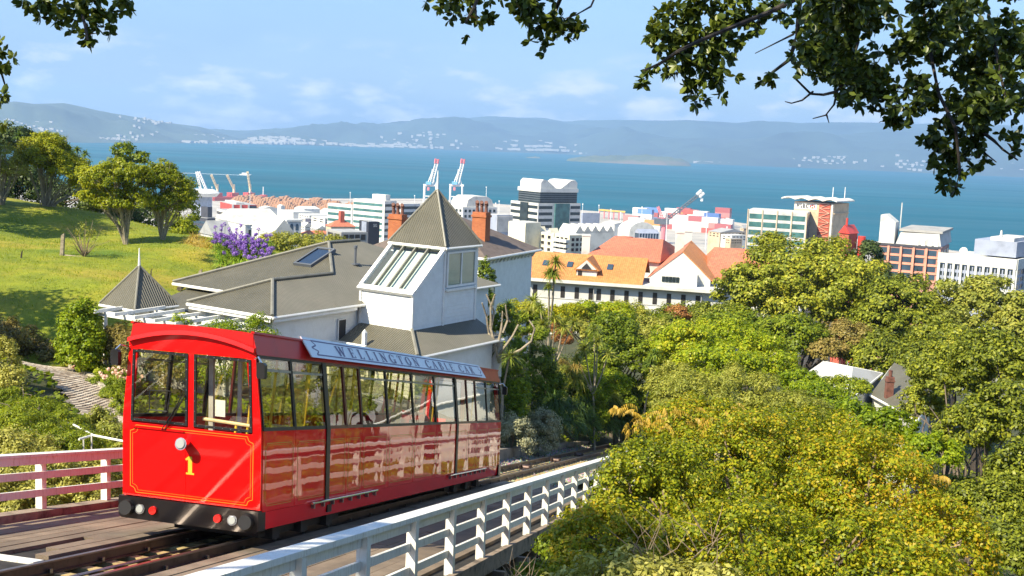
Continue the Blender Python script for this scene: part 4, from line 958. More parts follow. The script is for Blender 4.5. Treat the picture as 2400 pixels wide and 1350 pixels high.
def chimney(px, ptop, pbot, Y, hw, parent, pots):
    b0 = atY(px, pbot, Y); t0 = atY(px, ptop, Y); m = MB(); x, y = b0[0], b0[1]; z0, z1 = b0[2] - 1.2, t0[2]; c, s_ = cos(.45), sin(.45)
    f = lambda a, b, q: (x + a * c + b * s_, y - a * s_ + b * c, q)
    m.box(-hw, hw, -hw * .7, hw * .7, z0, z1 - .35, f); m.box(-hw - .06, hw + .06, -hw * .7 - .06, hw * .7 + .06, z1 - .348, z1 - .2, f); m.box(-hw, hw, -hw * .7, hw * .7, z1 - .198, z1, f)
    o = m.build('chimney', 'brick', parent, uv=True)
    for i in range(pots):
        q = -hw + hw * 2 * (i + .5) / pots; m = MB(); m.tube([f(q, .0, z1), f(q, 0, z1 + .45)], .13, 10, .10); m.tube([f(q, 0, z1 + .45), f(q, -.02, z1 + .62), f(q + .08, -.22, z1 + .72)], .15, 10, .13); m.build('chimney_pot', 'terracotta_pot', o)
chimney(931, 502, 556, 84, .56, villa, 3); chimney(1127, 497, 545, 82, .54, villa, 3)

# garden gazebo with pointed roof
ZG = 117.45; g0 = onz(316, 726, ZG)
def G(a, b, z_): p = g0 + HU * a + HV * b; return np.array([p[0], p[1], z_])
gaz = thing('gazebo', 'small white gazebo with grey pointed corrugated roof and finial', 'gazebo', tuple(G(1.2, 1.2, 114.8)))
W_ = 2.25; gp = G(W_ / 2, W_ / 2, ZG + 1.62); gc = [G(0, 0, ZG), G(W_, 0, ZG), G(W_, W_, ZG), G(0, W_, ZG)]
for i in range(4):
    roofpart([gc[i], gc[(i + 1) % 4], gp], 'pointed_roof', parent=gaz); m = MB(); capline(m, gc[i], gp, .08, .02); m.build('ridge_cap', 'flashing', gaz)
    m = MB(); gutter(m, gc[i], gc[(i + 1) % 4], .06); m.build('gutter', 'trim_white', gaz)
    d0, d1 = gc[i] * .94 + gc[(i + 2) % 4] * .06, gc[(i + 1) % 4] * .94 + gc[(i + 3) % 4] * .06
    m = MB(); m.tube([d0 - UZ * .02, [d0[0], d0[1], 114.4]], .06, 6); m.build('post', 'trim_white', gaz)
    m = MB(); q = [d0 - UZ * .12, d1 - UZ * .12, d1 - UZ * .5, d0 - UZ * .5]; m.poly(q); m.build('frieze', 'trim_white', gaz)
m = MB(); m.tube([gp - UZ * .1, gp + UZ * .75], .06, 8, .02); m.build('finial', 'trim_white', gaz)
# pergola in front of it
pg = thing('pergola', 'white timber pergola with open rafters beside the gazebo', 'pergola', tuple(onz(300, 860, 114.7)))
pa, pb = onz(222, 742, 117.2), onz(520, 788, 117.2); dv = (pb - pa); pl = np.linalg.norm(dv); dv /= pl; dn = np.array([-dv[1], dv[0], 0])
for k in (0.35, 2.1):
    m = MB(); m.hexa([*(pa + dn * (k + q) + dv * e + UZ * zz for zz in (-.02, .16) for q, e in ((0, -.2), (0, pl), (.09, pl), (.09, -.2)))]); m.build('beam', 'trim_white', pg)
for e in np.linspace(.1, pl - .1, 7):
    m = MB(); m.hexa([*(pa + dn * q + dv * (e + w_) + UZ * zz for zz in (.165, .30) for q, w_ in ((-.15, 0), (-.15, .09), (2.6, .09), (2.6, 0)))]); m.build('rafter', 'trim_white', pg)
for e in (.2, pl * .5, pl - .2):
    for k in (.39, 2.14):
        p = pa + dn * k + dv * e; m = MB(); m.box(p[0] - .05, p[0] + .05, p[1] - .05, p[1] + .05, 114.2, 117.17); m.build('post', 'trim_white', pg)
m = MB(); q = pa + dn * .3; m.hexa([*(pa + dn * (.5 + w_) + dv * e + UZ * zz for zz in (-3.0, -1.65) for w_, e in ((0, .2), (0, pl), (.2, pl), (.2, .2)))]); m.build('base_wall', 'concrete_grey', pg)
# stepped white frame against the right-hand house wall
pf = thing('trellis', 'white timber trellis frame with pointed post against the house wall', 'trellis', tuple(H(3.0, -.9, 114.6)))
for k in range(3):
    m = MB(); Hb(m, 1.9 + k * .95, 2.0 + k * .95, -1.5, .30, 116.25, 116.37); m.build('rafter', 'trim_white', pf)
m = MB(); Hb(m, 1.6, 4.6, -1.45, -1.36, 116.12, 116.245); m.build('beam', 'trim_white', pf)
for k in (1.7, 4.4):
    m = MB(); Hb(m, k, k + .11, -1.46, -1.35, 113.8, 116.115 if k < 3 else 116.11); m.build('post', 'trim_white', pf)
m = MB(); Hb(m, 4.0, 4.16, -1.30, -1.14, 114, 116.85); pt = H(4.08, -1.22, 117.0); m.poly([H(4.0, -1.3, 116.85), H(4.16, -1.3, 116.85), pt]); m.poly([H(4.0, -1.3, 116.85), pt, H(4.0, -1.14, 116.85)]); m.build('pointed_post', 'trim_white', pf)
# ------------------------------------------------------------------ the city below and the harbour
BOLD[0] = 1.45
class Block:
    """box standing with its near corner under pixel xm; front face runs left to x0, side face runs right to x1"""
    def __init__(s, x0, xm, x1, ytop, D, az=33, z0=2.5):
        a = radians(az); s.u = np.array([sin(a), cos(a), 0]); s.v = np.array([-cos(a), sin(a), 0]); s.Q = atY(xm, ytop, D); s.z1 = s.Q[2]; s.z0 = z0; s.D = D
        def ln(d, x):
            r = ray(x, ytop); A = np.array([[d[0], -r[0]], [d[1], -r[1]]]); return np.linalg.solve(A, -s.Q[:2])[0]
        s.LV = max(ln(s.v, x0), 1.0) if x0 < xm else 4.0; s.LU = max(ln(s.u, x1), 1.0) if x1 > xm else 6.0
        s.LU = min(s.LU, 140, max(2.2 * s.LV, 14)); s.LV = min(s.LV, 140)
    def p(s, a, b, z_): q = s.Q + s.u * a + s.v * b; return np.array([q[0], q[1], z_])
    def zt(s, dy): return s.z1 - dy / FPX * s.D            # height dy photo pixels below the top
    def fF(s, d, x, z_): return s.p(-d, x, z_)             # front face: x from the near corner leftwards
    def fS(s, d, x, z_): return s.p(x, -d, z_)             # side face: x from the near corner away
    def body(s, name, label, cat='building', mat='conc_white', group=None, top='roof_grey'):
        s.t = thing(name, label, cat, tuple(s.p(s.LU / 2, s.LV / 2, s.z0)), 0, group)
        m = MB(); m.box(0, s.LU, 0, s.LV, s.z0, s.z1, s.p); m.build('wall', mat, s.t)
        m = MB(); k = .25; m.box(k, s.LU - k, k, s.LV - k, s.z1 + .003, s.z1 + .12, s.p); m.build('roof', top, s.t); return s
    def band(s, face, z0, z1, mat='glass_dark', x0=.3, x1=None, d=.06, name='window_band'):
        f = s.fF if face == 'F' else s.fS; L = s.LV if face == 'F' else s.LU; x1 = L - .3 if x1 is None else x1
        m = MB(); m.prism([(x0, z0), (x1, z0), (x1, z1), (x0, z1)], -.05, d, f); return m.build(name, mat, s.t)
    def grid(s, face, nx, rows, mat='glass_dark', x0=.5, x1=None, fill=.6, d=.05, name='window', frame=None):
        f = s.fF if face == 'F' else s.fS; L = s.LV if face == 'F' else s.LU; x1 = L - .5 if x1 is None else x1; w_ = (x1 - x0) / nx
        for z0, z1 in rows:
            for i in range(nx):
                a = x0 + w_ * (i + .5 - fill / 2); b = a + w_ * fill
                m = MB(); m.prism([(a, z0), (b, z0), (b, z1), (a, z1)], -.05, d, f); o = m.build(name, mat, s.t)
                if frame:
                    m = MB(); m.prism([(a - .1, z0 - .16), (b + .1, z0 - .16), (b + .1, z0 - .01), (a - .1, z0 - .01)], -.05, d + .12, f); m.build('sill', frame, o)
    def box(s, a0, a1, b0, b1, z0, z1, mat, name='penthouse'):
        m = MB(); m.box(a0, a1, b0, b1, z0, z1, s.p); return m.build(name, mat, s.t)
    def fins(s, face, nx, z0, z1, mat, w_=.35, d=.35, name='pillar', x0=.2, x1=None):
        f = s.fF if face == 'F' else s.fS; L = s.LV if face == 'F' else s.LU; x1 = L - .2 if x1 is None else x1
        for i in range(nx):
            c = x0 + (x1 - x0) * i / max(1, nx - 1); m = MB(); m.prism([(c - w_ / 2, z0), (c + w_ / 2, z0), (c + w_ / 2, z1), (c - w_ / 2, z1)], .0, d, f); m.build(name, mat, s.t)
    def gable(s, h, mat, along='u', name='gable_roof', ov=.3):
        z1 = s.z1 + .01; m = MB()
        if along == 'u':
            A = [s.p(-ov, -ov, z1), s.p(-ov, s.LV / 2, z1 + h), s.p(-ov, s.LV + ov, z1)]; B = [s.p(s.LU + ov, -ov, z1), s.p(s.LU + ov, s.LV / 2, z1 + h), s.p(s.LU + ov, s.LV + ov, z1)]
        else:
            A = [s.p(-ov, -ov, z1), s.p(s.LU / 2, -ov, z1 + h), s.p(s.LU + ov, -ov, z1)]; B = [s.p(-ov, s.LV + ov, z1), s.p(s.LU / 2, s.LV + ov, z1 + h), s.p(s.LU + ov, s.LV + ov, z1)]
        m.mesh(A + B, [(0, 1, 4, 3), (1, 2, 5, 4), (0, 2, 1), (3, 4, 5), (0, 3, 5, 2)]); return m.build(name, mat, s.t, uv=True)
    def hip(s, h, mat, name='hip_roof', ov=.4):
        z1 = s.z1 + .02; k = min(s.LU, s.LV) / 2; c = [s.p(-ov, -ov, z1), s.p(s.LU + ov, -ov, z1), s.p(s.LU + ov, s.LV + ov, z1), s.p(-ov, s.LV + ov, z1)]
        r0, r1 = (s.p(k, s.LV / 2, z1 + h), s.p(s.LU - k, s.LV / 2, z1 + h)) if s.LU >= s.LV else (s.p(s.LU / 2, k, z1 + h), s.p(s.LU / 2, s.LV - k, z1 + h))
        m = MB()
        if s.LU >= s.LV: fs = [(0, 1, 5, 4), (1, 2, 5), (2, 3, 4, 5), (3, 0, 4)]
        else: fs = [(0, 1, 4), (1, 2, 5, 4), (2, 3, 5), (3, 0, 4, 5)]
        m.mesh(c + [r0, r1], fs + [(3, 2, 1, 0)]); return m.build(name, mat, s.t, uv=True)
def floors(z0, z1, n, fill=.5): h = (z1 - z0) / n; return [(z0 + h * (i + .5 - fill / 2), z0 + h * (i + .5 + fill / 2)) for i in range(n)]

# --- left: dark office, red topped office, white halls
b = Block(440, 486, 512, 512, 520).body('office_block', 'dark grey glass office block beside the lawn trees', mat='dark_clad')
for z0, z1 in floors(b.zt(60), b.z1 - 1, 5): b.band('F', z0, z1, 'glass_blue'); b.band('S', z0, z1, 'glass_blue')
b.box(2, b.LU - 2, 2, b.LV * .5, b.z1 + .13, b.z1 + 5, 'dark_clad')
b = Block(452, 488, 497, 462, 1150).body('stadium', 'round white stadium stand with pale canopy above the dark office', 'stadium', 'metal_blue')
c = b.p(b.LU / 2, b.LV / 2, 0); m = MB(); m.tube([(c[0], c[1], b.z1 + .2), (c[0], c[1], b.z1 + 4)], 14, 24, 17); m.tube([(c[0], c[1], b.z1 + 4), (c[0], c[1], b.z1 + 7)], 17, 24, 12); m.build('canopy', 'crane_white', b.t)
b = Block(516, 545, 602, 480, 820, 60).body('office_block', 'office with bright red cladding and dark glass near the red ship', mat='red_clad')
b.band('S', b.zt(15), b.zt(1), 'red_clad', 1, b.LU * .66, .1, 'clad_panel'); b.band('S', b.zt(24), b.zt(16), 'glass_dark', 1, b.LU * .66); b.band('S', b.zt(20), b.zt(1.5), 'charcoal', b.LU * .67, b.LU - .2, .3, 'clad_panel'); b.fins('S', 3, b.zt(26), b.zt(0), 'conc_white', 1.2, .6, x1=b.LU * .66)
b.band('F', b.zt(14), b.zt(2), 'red_clad', 1, None, .1, 'clad_panel'); b.band('F', b.zt(22), b.zt(15), 'glass_dark'); b.box(3, b.LU * .5, 2, b.LV - 2, b.z1 + .13, b.z1 + 1.6, 'conc_light')
b = Block(508, 560, 640, 503, 640, 60).body('warehouse', 'long white hall with grey roof below the red office', mat='plaster_white', top='roof_grey')
for z0, z1 in floors(b.zt(26), b.zt(4), 2): b.band('S', z0, z1, 'glass_dark', 4, b.LU * .6)
b.band('F', b.zt(12), b.zt(5), 'window_dark')
b = Block(505, 575, 668, 527, 430, 55).body('church_hall', 'white hall under a pale gabled roof behind the purple flowers', 'hall', 'plaster_white'); b.gable(5, 'roof_pale', 'u'); b.grid('S', 6, [(b.zt(26), b.zt(12))], 'window_dark', fill=.4)
b = Block(590, 640, 690, 548, 400, 60).body('church_hall', 'small white hall with steep white roof behind the purple flowers', 'hall', 'plaster_white'); b.gable(5, 'roof_pale', 'v')
b = Block(668, 674, 706, 520, 425, 62).body('bell_tower', 'pale square tower with paired arched windows', 'tower', 'conc_white')
for zz in (6, 24):
    for i in range(2):
        x = b.LU * (.3 + .4 * i); z0, z1 = b.zt(zz + 14), b.zt(zz + 4); r_ = b.LU * .11
        pl = [(x - r_, z0), (x + r_, z0)] + [(x + r_ * cos(q), z1 + r_ * 1.6 * sin(q)) for q in np.linspace(0, pi, 9)]
        m = MB(); m.prism(pl, -.05, .06, b.fS); m.build('arched_window', 'glass_blue', b.t)
m = MB(); m.box(-.4, b.LU + .4, -.4, b.LV + .4, b.z1 + .13, b.z1 + .9, b.p); m.build('cornice', 'conc_white', b.t)
b = Block(470, 500, 545, 552, 330, 50).body('town_house', 'grey roofed house at the end of the lawn', 'house', 'conc_light'); b.gable(4, 'roof_grey', 'u')
# --- white banded offices
b = Block(828, 902, 930, 472, 620).body('office_block', 'tall white office block with rows of ribbon windows', mat='plaster_white', top='roof_pale')
for z0, z1 in floors(b.zt(90), b.z1 - .6, 6, .42): b.band('F', z0, z1, 'glass_green', 1.5); b.band('S', z0, z1, 'glass_dark')
b.box(4, b.LU * .8, 3, b.LV * .55, b.z1 + .13, b.z1 + 3.2, 'plaster_white')
b = Block(768, 826, 836, 481, 660).body('office_block', 'lower white office block left of the tall ribbon windowed one', mat='plaster_white', top='roof_pale')
for z0, z1 in floors(b.zt(60), b.z1 - .6, 4, .45): b.band('F', z0, z1, 'glass_green', 1.0)
b = Block(926, 940, 1002, 478, 700, 50).body('office_block', 'white office block with dark ribbon windows behind the spire roof', mat='conc_white', top='roof_pale')
for z0, z1 in floors(b.zt(70), b.z1 - .6, 5, .5): b.band('S', z0, z1, 'glass_dark'); b.band('F', z0, z1, 'glass_dark')
b = Block(1040, 1085, 1165, 486, 640, 55).body('office_block', 'white office with small square windows right of the spire roof', mat='conc_white', top='roof_pale')
b.grid('S', 8, floors(b.zt(40), b.zt(2), 3, .5), 'glass_dark', fill=.55); b.grid('F', 5, floors(b.zt(40), b.zt(2), 3, .5), 'glass_dark', fill=.55)
m = MB(); m.prism([(b.LU * .15, b.z1 + .13), (b.LU * .95, b.z1 + .13), (b.LU * .9, b.z1 + 4), (b.LU * .75, b.z1 + 6), (b.LU * .35, b.z1 + 6), (b.LU * .2, b.z1 + 4)], 2, b.LV - 2, lambda a, p, q: b.p(p, a, q)); m.build('plant_room', 'conc_light', b.t)
b = Block(1146, 1165, 1202, 504, 560, 55).body('warehouse', 'ribbed grey metal hall beside the black and white tower', mat='metal_blue', top='roof_pale'); b.fins('S', 14, b.zt(40), b.zt(2), 'conc_light', .4, .2, 'rib')
# --- black and white tower with curved top
b = Block(1197, 1262, 1361, 477, 690, 52).body('office_tower', 'black and white striped office tower with white curved roof wings', 'tower', 'plaster_white')
for z0, z1 in floors(b.zt(92), b.z1 - .5, 6, .48): b.band('F', z0, z1, 'glass_dark', .6); b.band('S', z0, z1, 'glass_dark', .6, b.LU * .33); b.band('S', z0, z1, 'glass_dark', b.LU * .76)
b.band('S', b.zt(92), b.z1, 'glass_green', b.LU * .38, b.LU * .72, .9, 'glass_shaft'); b.band('F', b.zt(92), b.z1, 'glass_dark', b.LV * .35, b.LV * .62, .7, 'glass_shaft')
kz = 26 / FPX * 690; a0, a1, c0, c1 = b.LU * .06, b.LU * .93, b.LV * .04, b.LV * .82
m = MB(); m.box(a0, a1, c0, c1, b.z1 + .13, b.z1 + kz, b.p); m.build('glass_storey', 'glass_dark', b.t)
for i in range(1, 5): m = MB(); m.box(a0 - .12, a1 + .12, c0 - .12, c1 + .12, b.z1 + kz * i / 5, b.z1 + kz * i / 5 + .35, b.p); m.build('floor_line', 'steel_dark', b.t)
m = MB(); m.box(a0 - .5, a1 + .5, c0 - .5, c1 + .5, b.z1 + kz + .01, b.z1 + kz + 2.4, b.p); m.build('roof_edge', 'plaster_white', b.t)
for sgn, q0, q1 in ((1, a0 + .2, a0 + (a1 - a0) * .42), (-1, a1 - (a1 - a0) * .45, a1 - .2)):
    zz = b.z1 + kz + 2.42; prof = [(q0, zz), (q1, zz)] + ([(q0 + (q1 - q0) * .75, zz + 2.0), (q0 + (q1 - q0) * .4, zz + 4.8), (q0 + .15 * (q1 - q0), zz + 5.2), (q0, zz + 3.6)] if sgn > 0 else [(q1, zz + 3.6), (q1 - .15 * (q1 - q0), zz + 5.2), (q1 - .4 * (q1 - q0), zz + 4.8), (q0 + (q1 - q0) * .25, zz + 2.0)])
    m = MB(); m.prism(prof, c0, c1 - 1, lambda a, p, q: b.p(p, a, q)); m.build('roof_wing', 'plaster_white', b.t)
b = Block(1362, 1366, 1412, 499, 800, 62).body('storage_block', 'blank blue grey metal block right of the striped tower', mat='metal_blue', top='roof_pale'); b.box(b.LU * .6, b.LU, .5, b.LV, b.z1 - 18, b.z1 - 6, 'metal_blue', 'annex')
# --- cream buildings in front of it
b = Block(1192, 1232, 1268, 523, 330, 45, 40).body('storage_block', 'plain cream block below the striped tower', mat='plaster_cream', top='roof_pale')
b = Block(1248, 1298, 1332, 548, 330, 50, 40).body('apartment_house', 'cream apartment house with two small gables and balconies', mat='plaster_cream', top='roof_pale')
b.grid('F', 3, floors(b.zt(46), b.zt(2), 3, .5), 'window_dark', fill=.45, frame='plaster_white'); b.grid('S', 2, floors(b.zt(46), b.zt(2), 3, .5), 'window_dark', fill=.4, frame='plaster_white')
for x in (.2, .8):
    m = MB(); c = b.LV * x; m.prism([(c - .9, b.z1), (c + .9, b.z1), (c, b.z1 + 1.5)], -3, .1, b.fF); m.build('gable', 'plaster_cream', b.t)
b = Block(1300, 1335, 1372, 552, 315, 52, 40).body('apartment_house', 'cream terraced flats with shaded balconies left of the red roofs', mat='plaster_cream', top='roof_pale')
b.grid('F', 3, floors(b.zt(40), b.zt(4), 3, .6), 'window_dark', fill=.7); b.grid('S', 3, floors(b.zt(40), b.zt(4), 3, .6), 'window_dark', fill=.6)
for z0, z1 in floors(b.zt(40), b.zt(4), 3): m = MB(); m.prism([(0, z0 - .5), (b.LV, z0 - .5), (b.LV, z0 + .3), (0, z0 + .3)], .0, 1.2, b.fF); m.build('balcony', 'plaster_white', b.t)
b = Block(1310, 1350, 1440, 545, 430, 58, 20).body('terrace_house', 'row of white sawtooth roofed houses', 'house', 'plaster_white')
for i in range(5):
    m = MB(); m.prism([(b.LU * i / 5, b.z1 + .13), (b.LU * (i + 1) / 5 - .1, b.z1 + .13), (b.LU * (i + .5) / 5, b.z1 + 2.6)], 0, b.LV, lambda a, p, q: b.p(p, a, q)); m.build('gable_roof', 'roof_pale', b.t)
# --- dark box with letters, grey office under it
b = Block(842, 864, 890, 520, 330, 58).body('sign_tower', 'navy rooftop box with white letters SBS', 'building', 'charcoal')
m = MB(); h_ = 7.2 / FPX * 330; lettering(m, 'SBS', lambda u, v, j: b.fS(.06 + j * .004, u, v), h_, b.LU * .40, b.zt(12), .15, width=b.LU * .36); o = m.build('lettering', 'plaster_white', b.t); kind(o, 'stuff')
b.band('F', b.zt(30), b.zt(1), 'metal_blue', b.LV * .2, b.LV * .7, .1, 'clad_panel')
b = Block(765, 800, 862, 545, 300, 58, 30).body('office_block', 'grey concrete office with deep dark window bays below the navy box', mat='conc_mid', top='roof_grey')
b.grid('S', 4, floors(b.zt(40), b.zt(2), 2, .7), 'window_dark', fill=.8); b.grid('F', 2, floors(b.zt(40), b.zt(2), 2, .7), 'window_dark', fill=.75)
b = Block(764, 776, 832, 531, 460, 62).body('station_hall', 'long hall under a salmon red roof left of the navy box', 'hall', 'stone_tan'); b.hip(2.2, 'tile_red'); b.grid('S', 9, [(b.zt(18), b.zt(6))], 'window_dark', fill=.6)
b.box(b.LU * .45, b.LU * .62, b.LV * .3, b.LV * .7, b.z1, b.z1 + 6, 'brick_red', 'stair_tower')
b = Block(704, 712, 778, 549, 430, 64).body('station_hall', 'low shed with flat salmon roof', 'hall', 'plaster_cream'); b.hip(1.2, 'tile_red')
# --- small low buildings filling the waterfront: each its own box with a roof
r = np.random.default_rng(44); k = 0
PH_ = ['beside the log heaps', 'at the left end of the log heaps', 'in front of the log heaps', 'left of the lower ribbon windowed office', 'below the log heaps', 'just above the salmon roofed halls', 'left of the low salmon shed', 'behind the low salmon shed', 'between the spire and the harbour cranes', 'behind the log heaps', 'left of the tall ribbon windowed office', 'beside the sawtooth roofed houses', 'between the blue grey block and the barrel roofed hall', 'beside the salmon hip roof chimney', 'right of the containers', 'beside the green glass office', 'between the containers and the green glass office', 'above the broad red hip roof', 'behind the red topped office', 'behind the harbour cranes', 'behind the cream block', 'in front of the blue glazed hall', 'above the bell tower', 'above the long salmon roofed hall']
SM = [('white flat roofed waterfront shed', 'plaster_white', 'roof_pale'), ('tan waterfront shed with grey roof', 'stone_tan', 'roof_grey'), ('pale concrete waterfront shed with white roof', 'conc_light', 'roof_pale'), ('red brick waterfront shed', 'brick_red', 'tile_red')]
for px0, px1, py, D in [(606, 650, 488, 1350), (650, 668, 484, 1400), (655, 735, 497, 1150), (700, 770, 505, 980), (706, 742, 512, 900), (735, 768, 517, 820), (705, 730, 530, 640), (728, 765, 537, 560), (1000, 1045, 500, 1200), (690, 750, 490, 1500), (750, 790, 497, 1200), (1405, 1440, 560, 620), (1410, 1480, 525, 1150), (1440, 1485, 556, 700), (1660, 1752, 545, 760), (1690, 1750, 552, 620), (1735, 1756, 535, 900), (1700, 1740, 560, 560), (560, 615, 490, 1250), (1005, 1060, 490, 1500), (1270, 1312, 530, 800), (1480, 1520, 560, 600), (730, 800, 512, 760), (770, 812, 512, 880)]:
    q = SM[int(r.integers(4))] if k % 3 else SM[0]; k += 1
    b = Block(px0, px0 + (px1 - px0) * r.uniform(.25, .5), px1, py, D, 55).body('waterfront_shed', q[0] + ' ' + PH_[k - 1], 'shed', q[1], 'low sheds along the waterfront', q[2])
    if r.random() < .5: b.gable(r.uniform(1.5, 3), q[2], 'u' if r.random() < .6 else 'v')
    if D < 1000: b.grid('S', int(r.integers(4, 9)), floors(b.zt(12), b.zt(1), 2, .45), 'window_dark', fill=.5); b.grid('F', int(r.integers(2, 5)), floors(b.zt(12), b.zt(1), 2, .45), 'window_dark', fill=.5)
b = Block(1448, 1475, 1536, 543, 820, 66).body('market_hall', 'white barrel roofed hall in front of the containers', 'hall', 'plaster_white')
m = MB(); m.prism([(0, b.z1)] + [(b.LU * (1 - cos(q)) / 2, b.z1 + 7 * sin(q)) for q in np.linspace(.1, pi - .1, 9)] + [(b.LU, b.z1)], 0, b.LV, lambda a, p, q: b.p(p, a, q)); m.build('barrel_roof', 'plaster_white', b.t)
b = Block(1488, 1498, 1566, 547, 700, 66).body('market_hall', 'blue glazed hall in front of the barrel roofed hall', 'hall', 'glass_blue', top='glass_blue'); b.gable(2.5, 'metal_blue', 'u'); b.fins('S', 8, b.zt(20), b.zt(0), 'metal_blue', .5, .3)

# --- white complex with terracotta roofs
ZF = 104.8; F0 = onz(1238, 649, ZF); F1 = onz(1692, 680, ZF); fu = F1 - F0; FL = np.linalg.norm(fu); fu /= FL; fb = np.array([-fu[1], fu[0], 0])
def FC(a, b_, z_): p = F0 + fu * a + fb * b_; return np.array([p[0], p[1], z_])
def fx(px, py=660): r_ = ray(px, py); A = np.array([[fu[0], -r_[0]], [fu[1], -r_[1]]]); return np.linalg.solve(A, -F0[:2])[0]
def FW(d, x, z_): return FC(x, -d, z_)
cx = thing('school_wing', 'long white two storey wing with orange tiled roof and rows of small windows', 'building', tuple(FC(FL / 2, 4, 94)))
m = MB(); m.box(0, FL, .2, 9, 93, ZF - .45, FC); m.build('wall', 'plaster_white', cx)
m = MB(); m.box(-.2, FL + .3, -1.1, 9.1, ZF - .44, ZF, FC); m.build('eave_slab', 'plaster_white', cx)
m = MB(); m.box(0, FL, -.35, .18, ZF - 5.3, ZF - 3.1, FC); m.build('spandrel', 'plaster_white', cx)
m = MB(); m.box(0, FL, .05, .19, ZF - 2.9, ZF - .46, FC); m.build('upper_wall', 'stone_tan' if False else 'conc_light', cx)
for px in (1255, 1320, 1353, 1386, 1405, 1437, 1470, 1503, 1537, 1570, 1604, 1638):
    x = fx(px); m = MB(); m.prism([(x - .32, ZF - 2.75), (x + .32, ZF - 2.75), (x + .32, ZF - 1.05), (x - .32, ZF - 1.05)], -.25, .0, FW); m.build('window', 'window_dark', cx)
for px in (1270, 1302, 1335, 1368, 1418, 1451, 1485, 1518, 1551, 1585, 1618, 1650):
    x = fx(px, 705); m = MB(); m.prism([(x - .27, ZF - 7.3), (x + .27, ZF - 7.3), (x + .27, ZF - 5.5), (x - .27, ZF - 5.5)], -.25, -.12, FW); m.build('window', 'window_dark', cx)
for px in (1394, 1647): x = fx(px); m = MB(); m.tube([FC(x, -.45, ZF - .45), FC(x, -.45, ZF - 9)], .07, 6); m.build('downpipe', 'conc_mid', cx)
xr = fx(1508, 640)
m = MB(); slab(m, [FC(-2, -.8, ZF + .05), FC(xr, -.8, ZF + .05), FC(xr, 6.5, ZF + 3.3), FC(-2, 6.5, ZF + 3.3)], .2); tr = m.build('tiled_roof', 'tile_orange', cx, uv=True)
m = MB(); slab(m, [FC(-2, 6.5, ZF + 3.3), FC(xr, 6.5, ZF + 3.3), FC(xr, 11, ZF + .8), FC(-2, 11, ZF + .8)], .2); m.build('tiled_roof', 'tile_orange', cx, uv=True)
for px in (1270, 1328, 1424):
    x = fx(px, 620); m = MB(); m.prism([(x - .42, 0), (x + .42, 0), (x + .42, 1), (x - .42, 1)], .0, .15, lambda d, p, q: FC(p, 2.6 + q * 1.3, ZF + .05 + (3.4 + q * 1.3) * .445 + d + .02)); m.build('roof_window', 'glass_blue', cx)
xd = fx(1374, 630); m = MB(); m.box(xd - 1.5, xd + 1.5, .6, 4.5, ZF + .2, ZF + 1.5, FC); dm = m.build('dormer', 'plaster_white', cx)
m = MB(); m.prism([(xd - 2.0, ZF + 1.51), (xd + 2.0, ZF + 1.51), (xd, ZF + 3.3)], .3, 6, lambda a, p, q: FC(p, a, q)); m.build('dormer_roof', 'tile_orange', dm, uv=True)
m = MB(); m.prism([(xd - 1.5, ZF + 1.7), (xd + 1.5, ZF + 1.7), (xd, ZF + 3.05)], .2, .29, lambda a, p, q: FC(p, a, q)); m.build('dormer_gable', 'plaster_white', dm)
m = MB(); m.prism([(xd - .75, ZF + 1.8), (xd + .75, ZF + 1.8), (xd, ZF + 2.6)], .12, .19, lambda a, p, q: FC(p, a, q)); m.build('dormer_window', 'window_dark', dm)
m = MB(); m.box(xd - 1.3, xd - .7, .52, .59, ZF + .5, ZF + 1.4, FC); m.build('window', 'window_dark', dm)
# white gable end
gb = thing('school_gable', 'white gabled block with ribbed terracotta roof behind the long wing', 'building', tuple(FC(fx(1595), 12, 94)))
g0_, g1_ = fx(1519, 640), fx(1664, 645); gm = (g0_ + g1_) / 2 + .2; zb, zt_ = ZF + .95, ZF + 4.9
m = MB(); m.prism([(g0_, 96), (g1_, 96), (g1_, zb), (gm, zt_), (g0_, zb)], 3.0, 3.3, lambda a, p, q: FC(p, a, q)); m.build('gable_wall', 'plaster_white', gb)
m = MB(); m.box(g0_ + .05, g1_ - .05, 3.31, 22, 96, zb - .05, FC); m.build('wall', 'conc_light', gb)
for s0, s1 in ((g0_ - .3, gm), (gm, g1_ + .5)):
    za, zc = (zb - .1, zt_ + .1) if s0 < gm - .01 else (zt_ + .1, zb - .2)
    m = MB(); slab(m, [FC(s0, 2.9, za), FC(s1, 2.9, zc), FC(s1, 24, zc), FC(s0, 24, za)], .15); m.build('tiled_roof', 'tile_orange' if s0 >= gm - .01 else 'tile_red', gb, uv=True)
m = MB(); m.box(gm - 2.9, gm + 2.4, 1.2, 3.0, ZF + .02, ZF + 1.7, FC); bx_ = m.build('bay_window', 'plaster_white', gb)
for i in range(5): m = MB(); m.box(gm - 2.7 + i * .52, gm - 2.25 + i * .52, 1.1, 1.19, ZF + .5, ZF + 1.3, FC); m.build('pane', 'glass_dark', bx_)
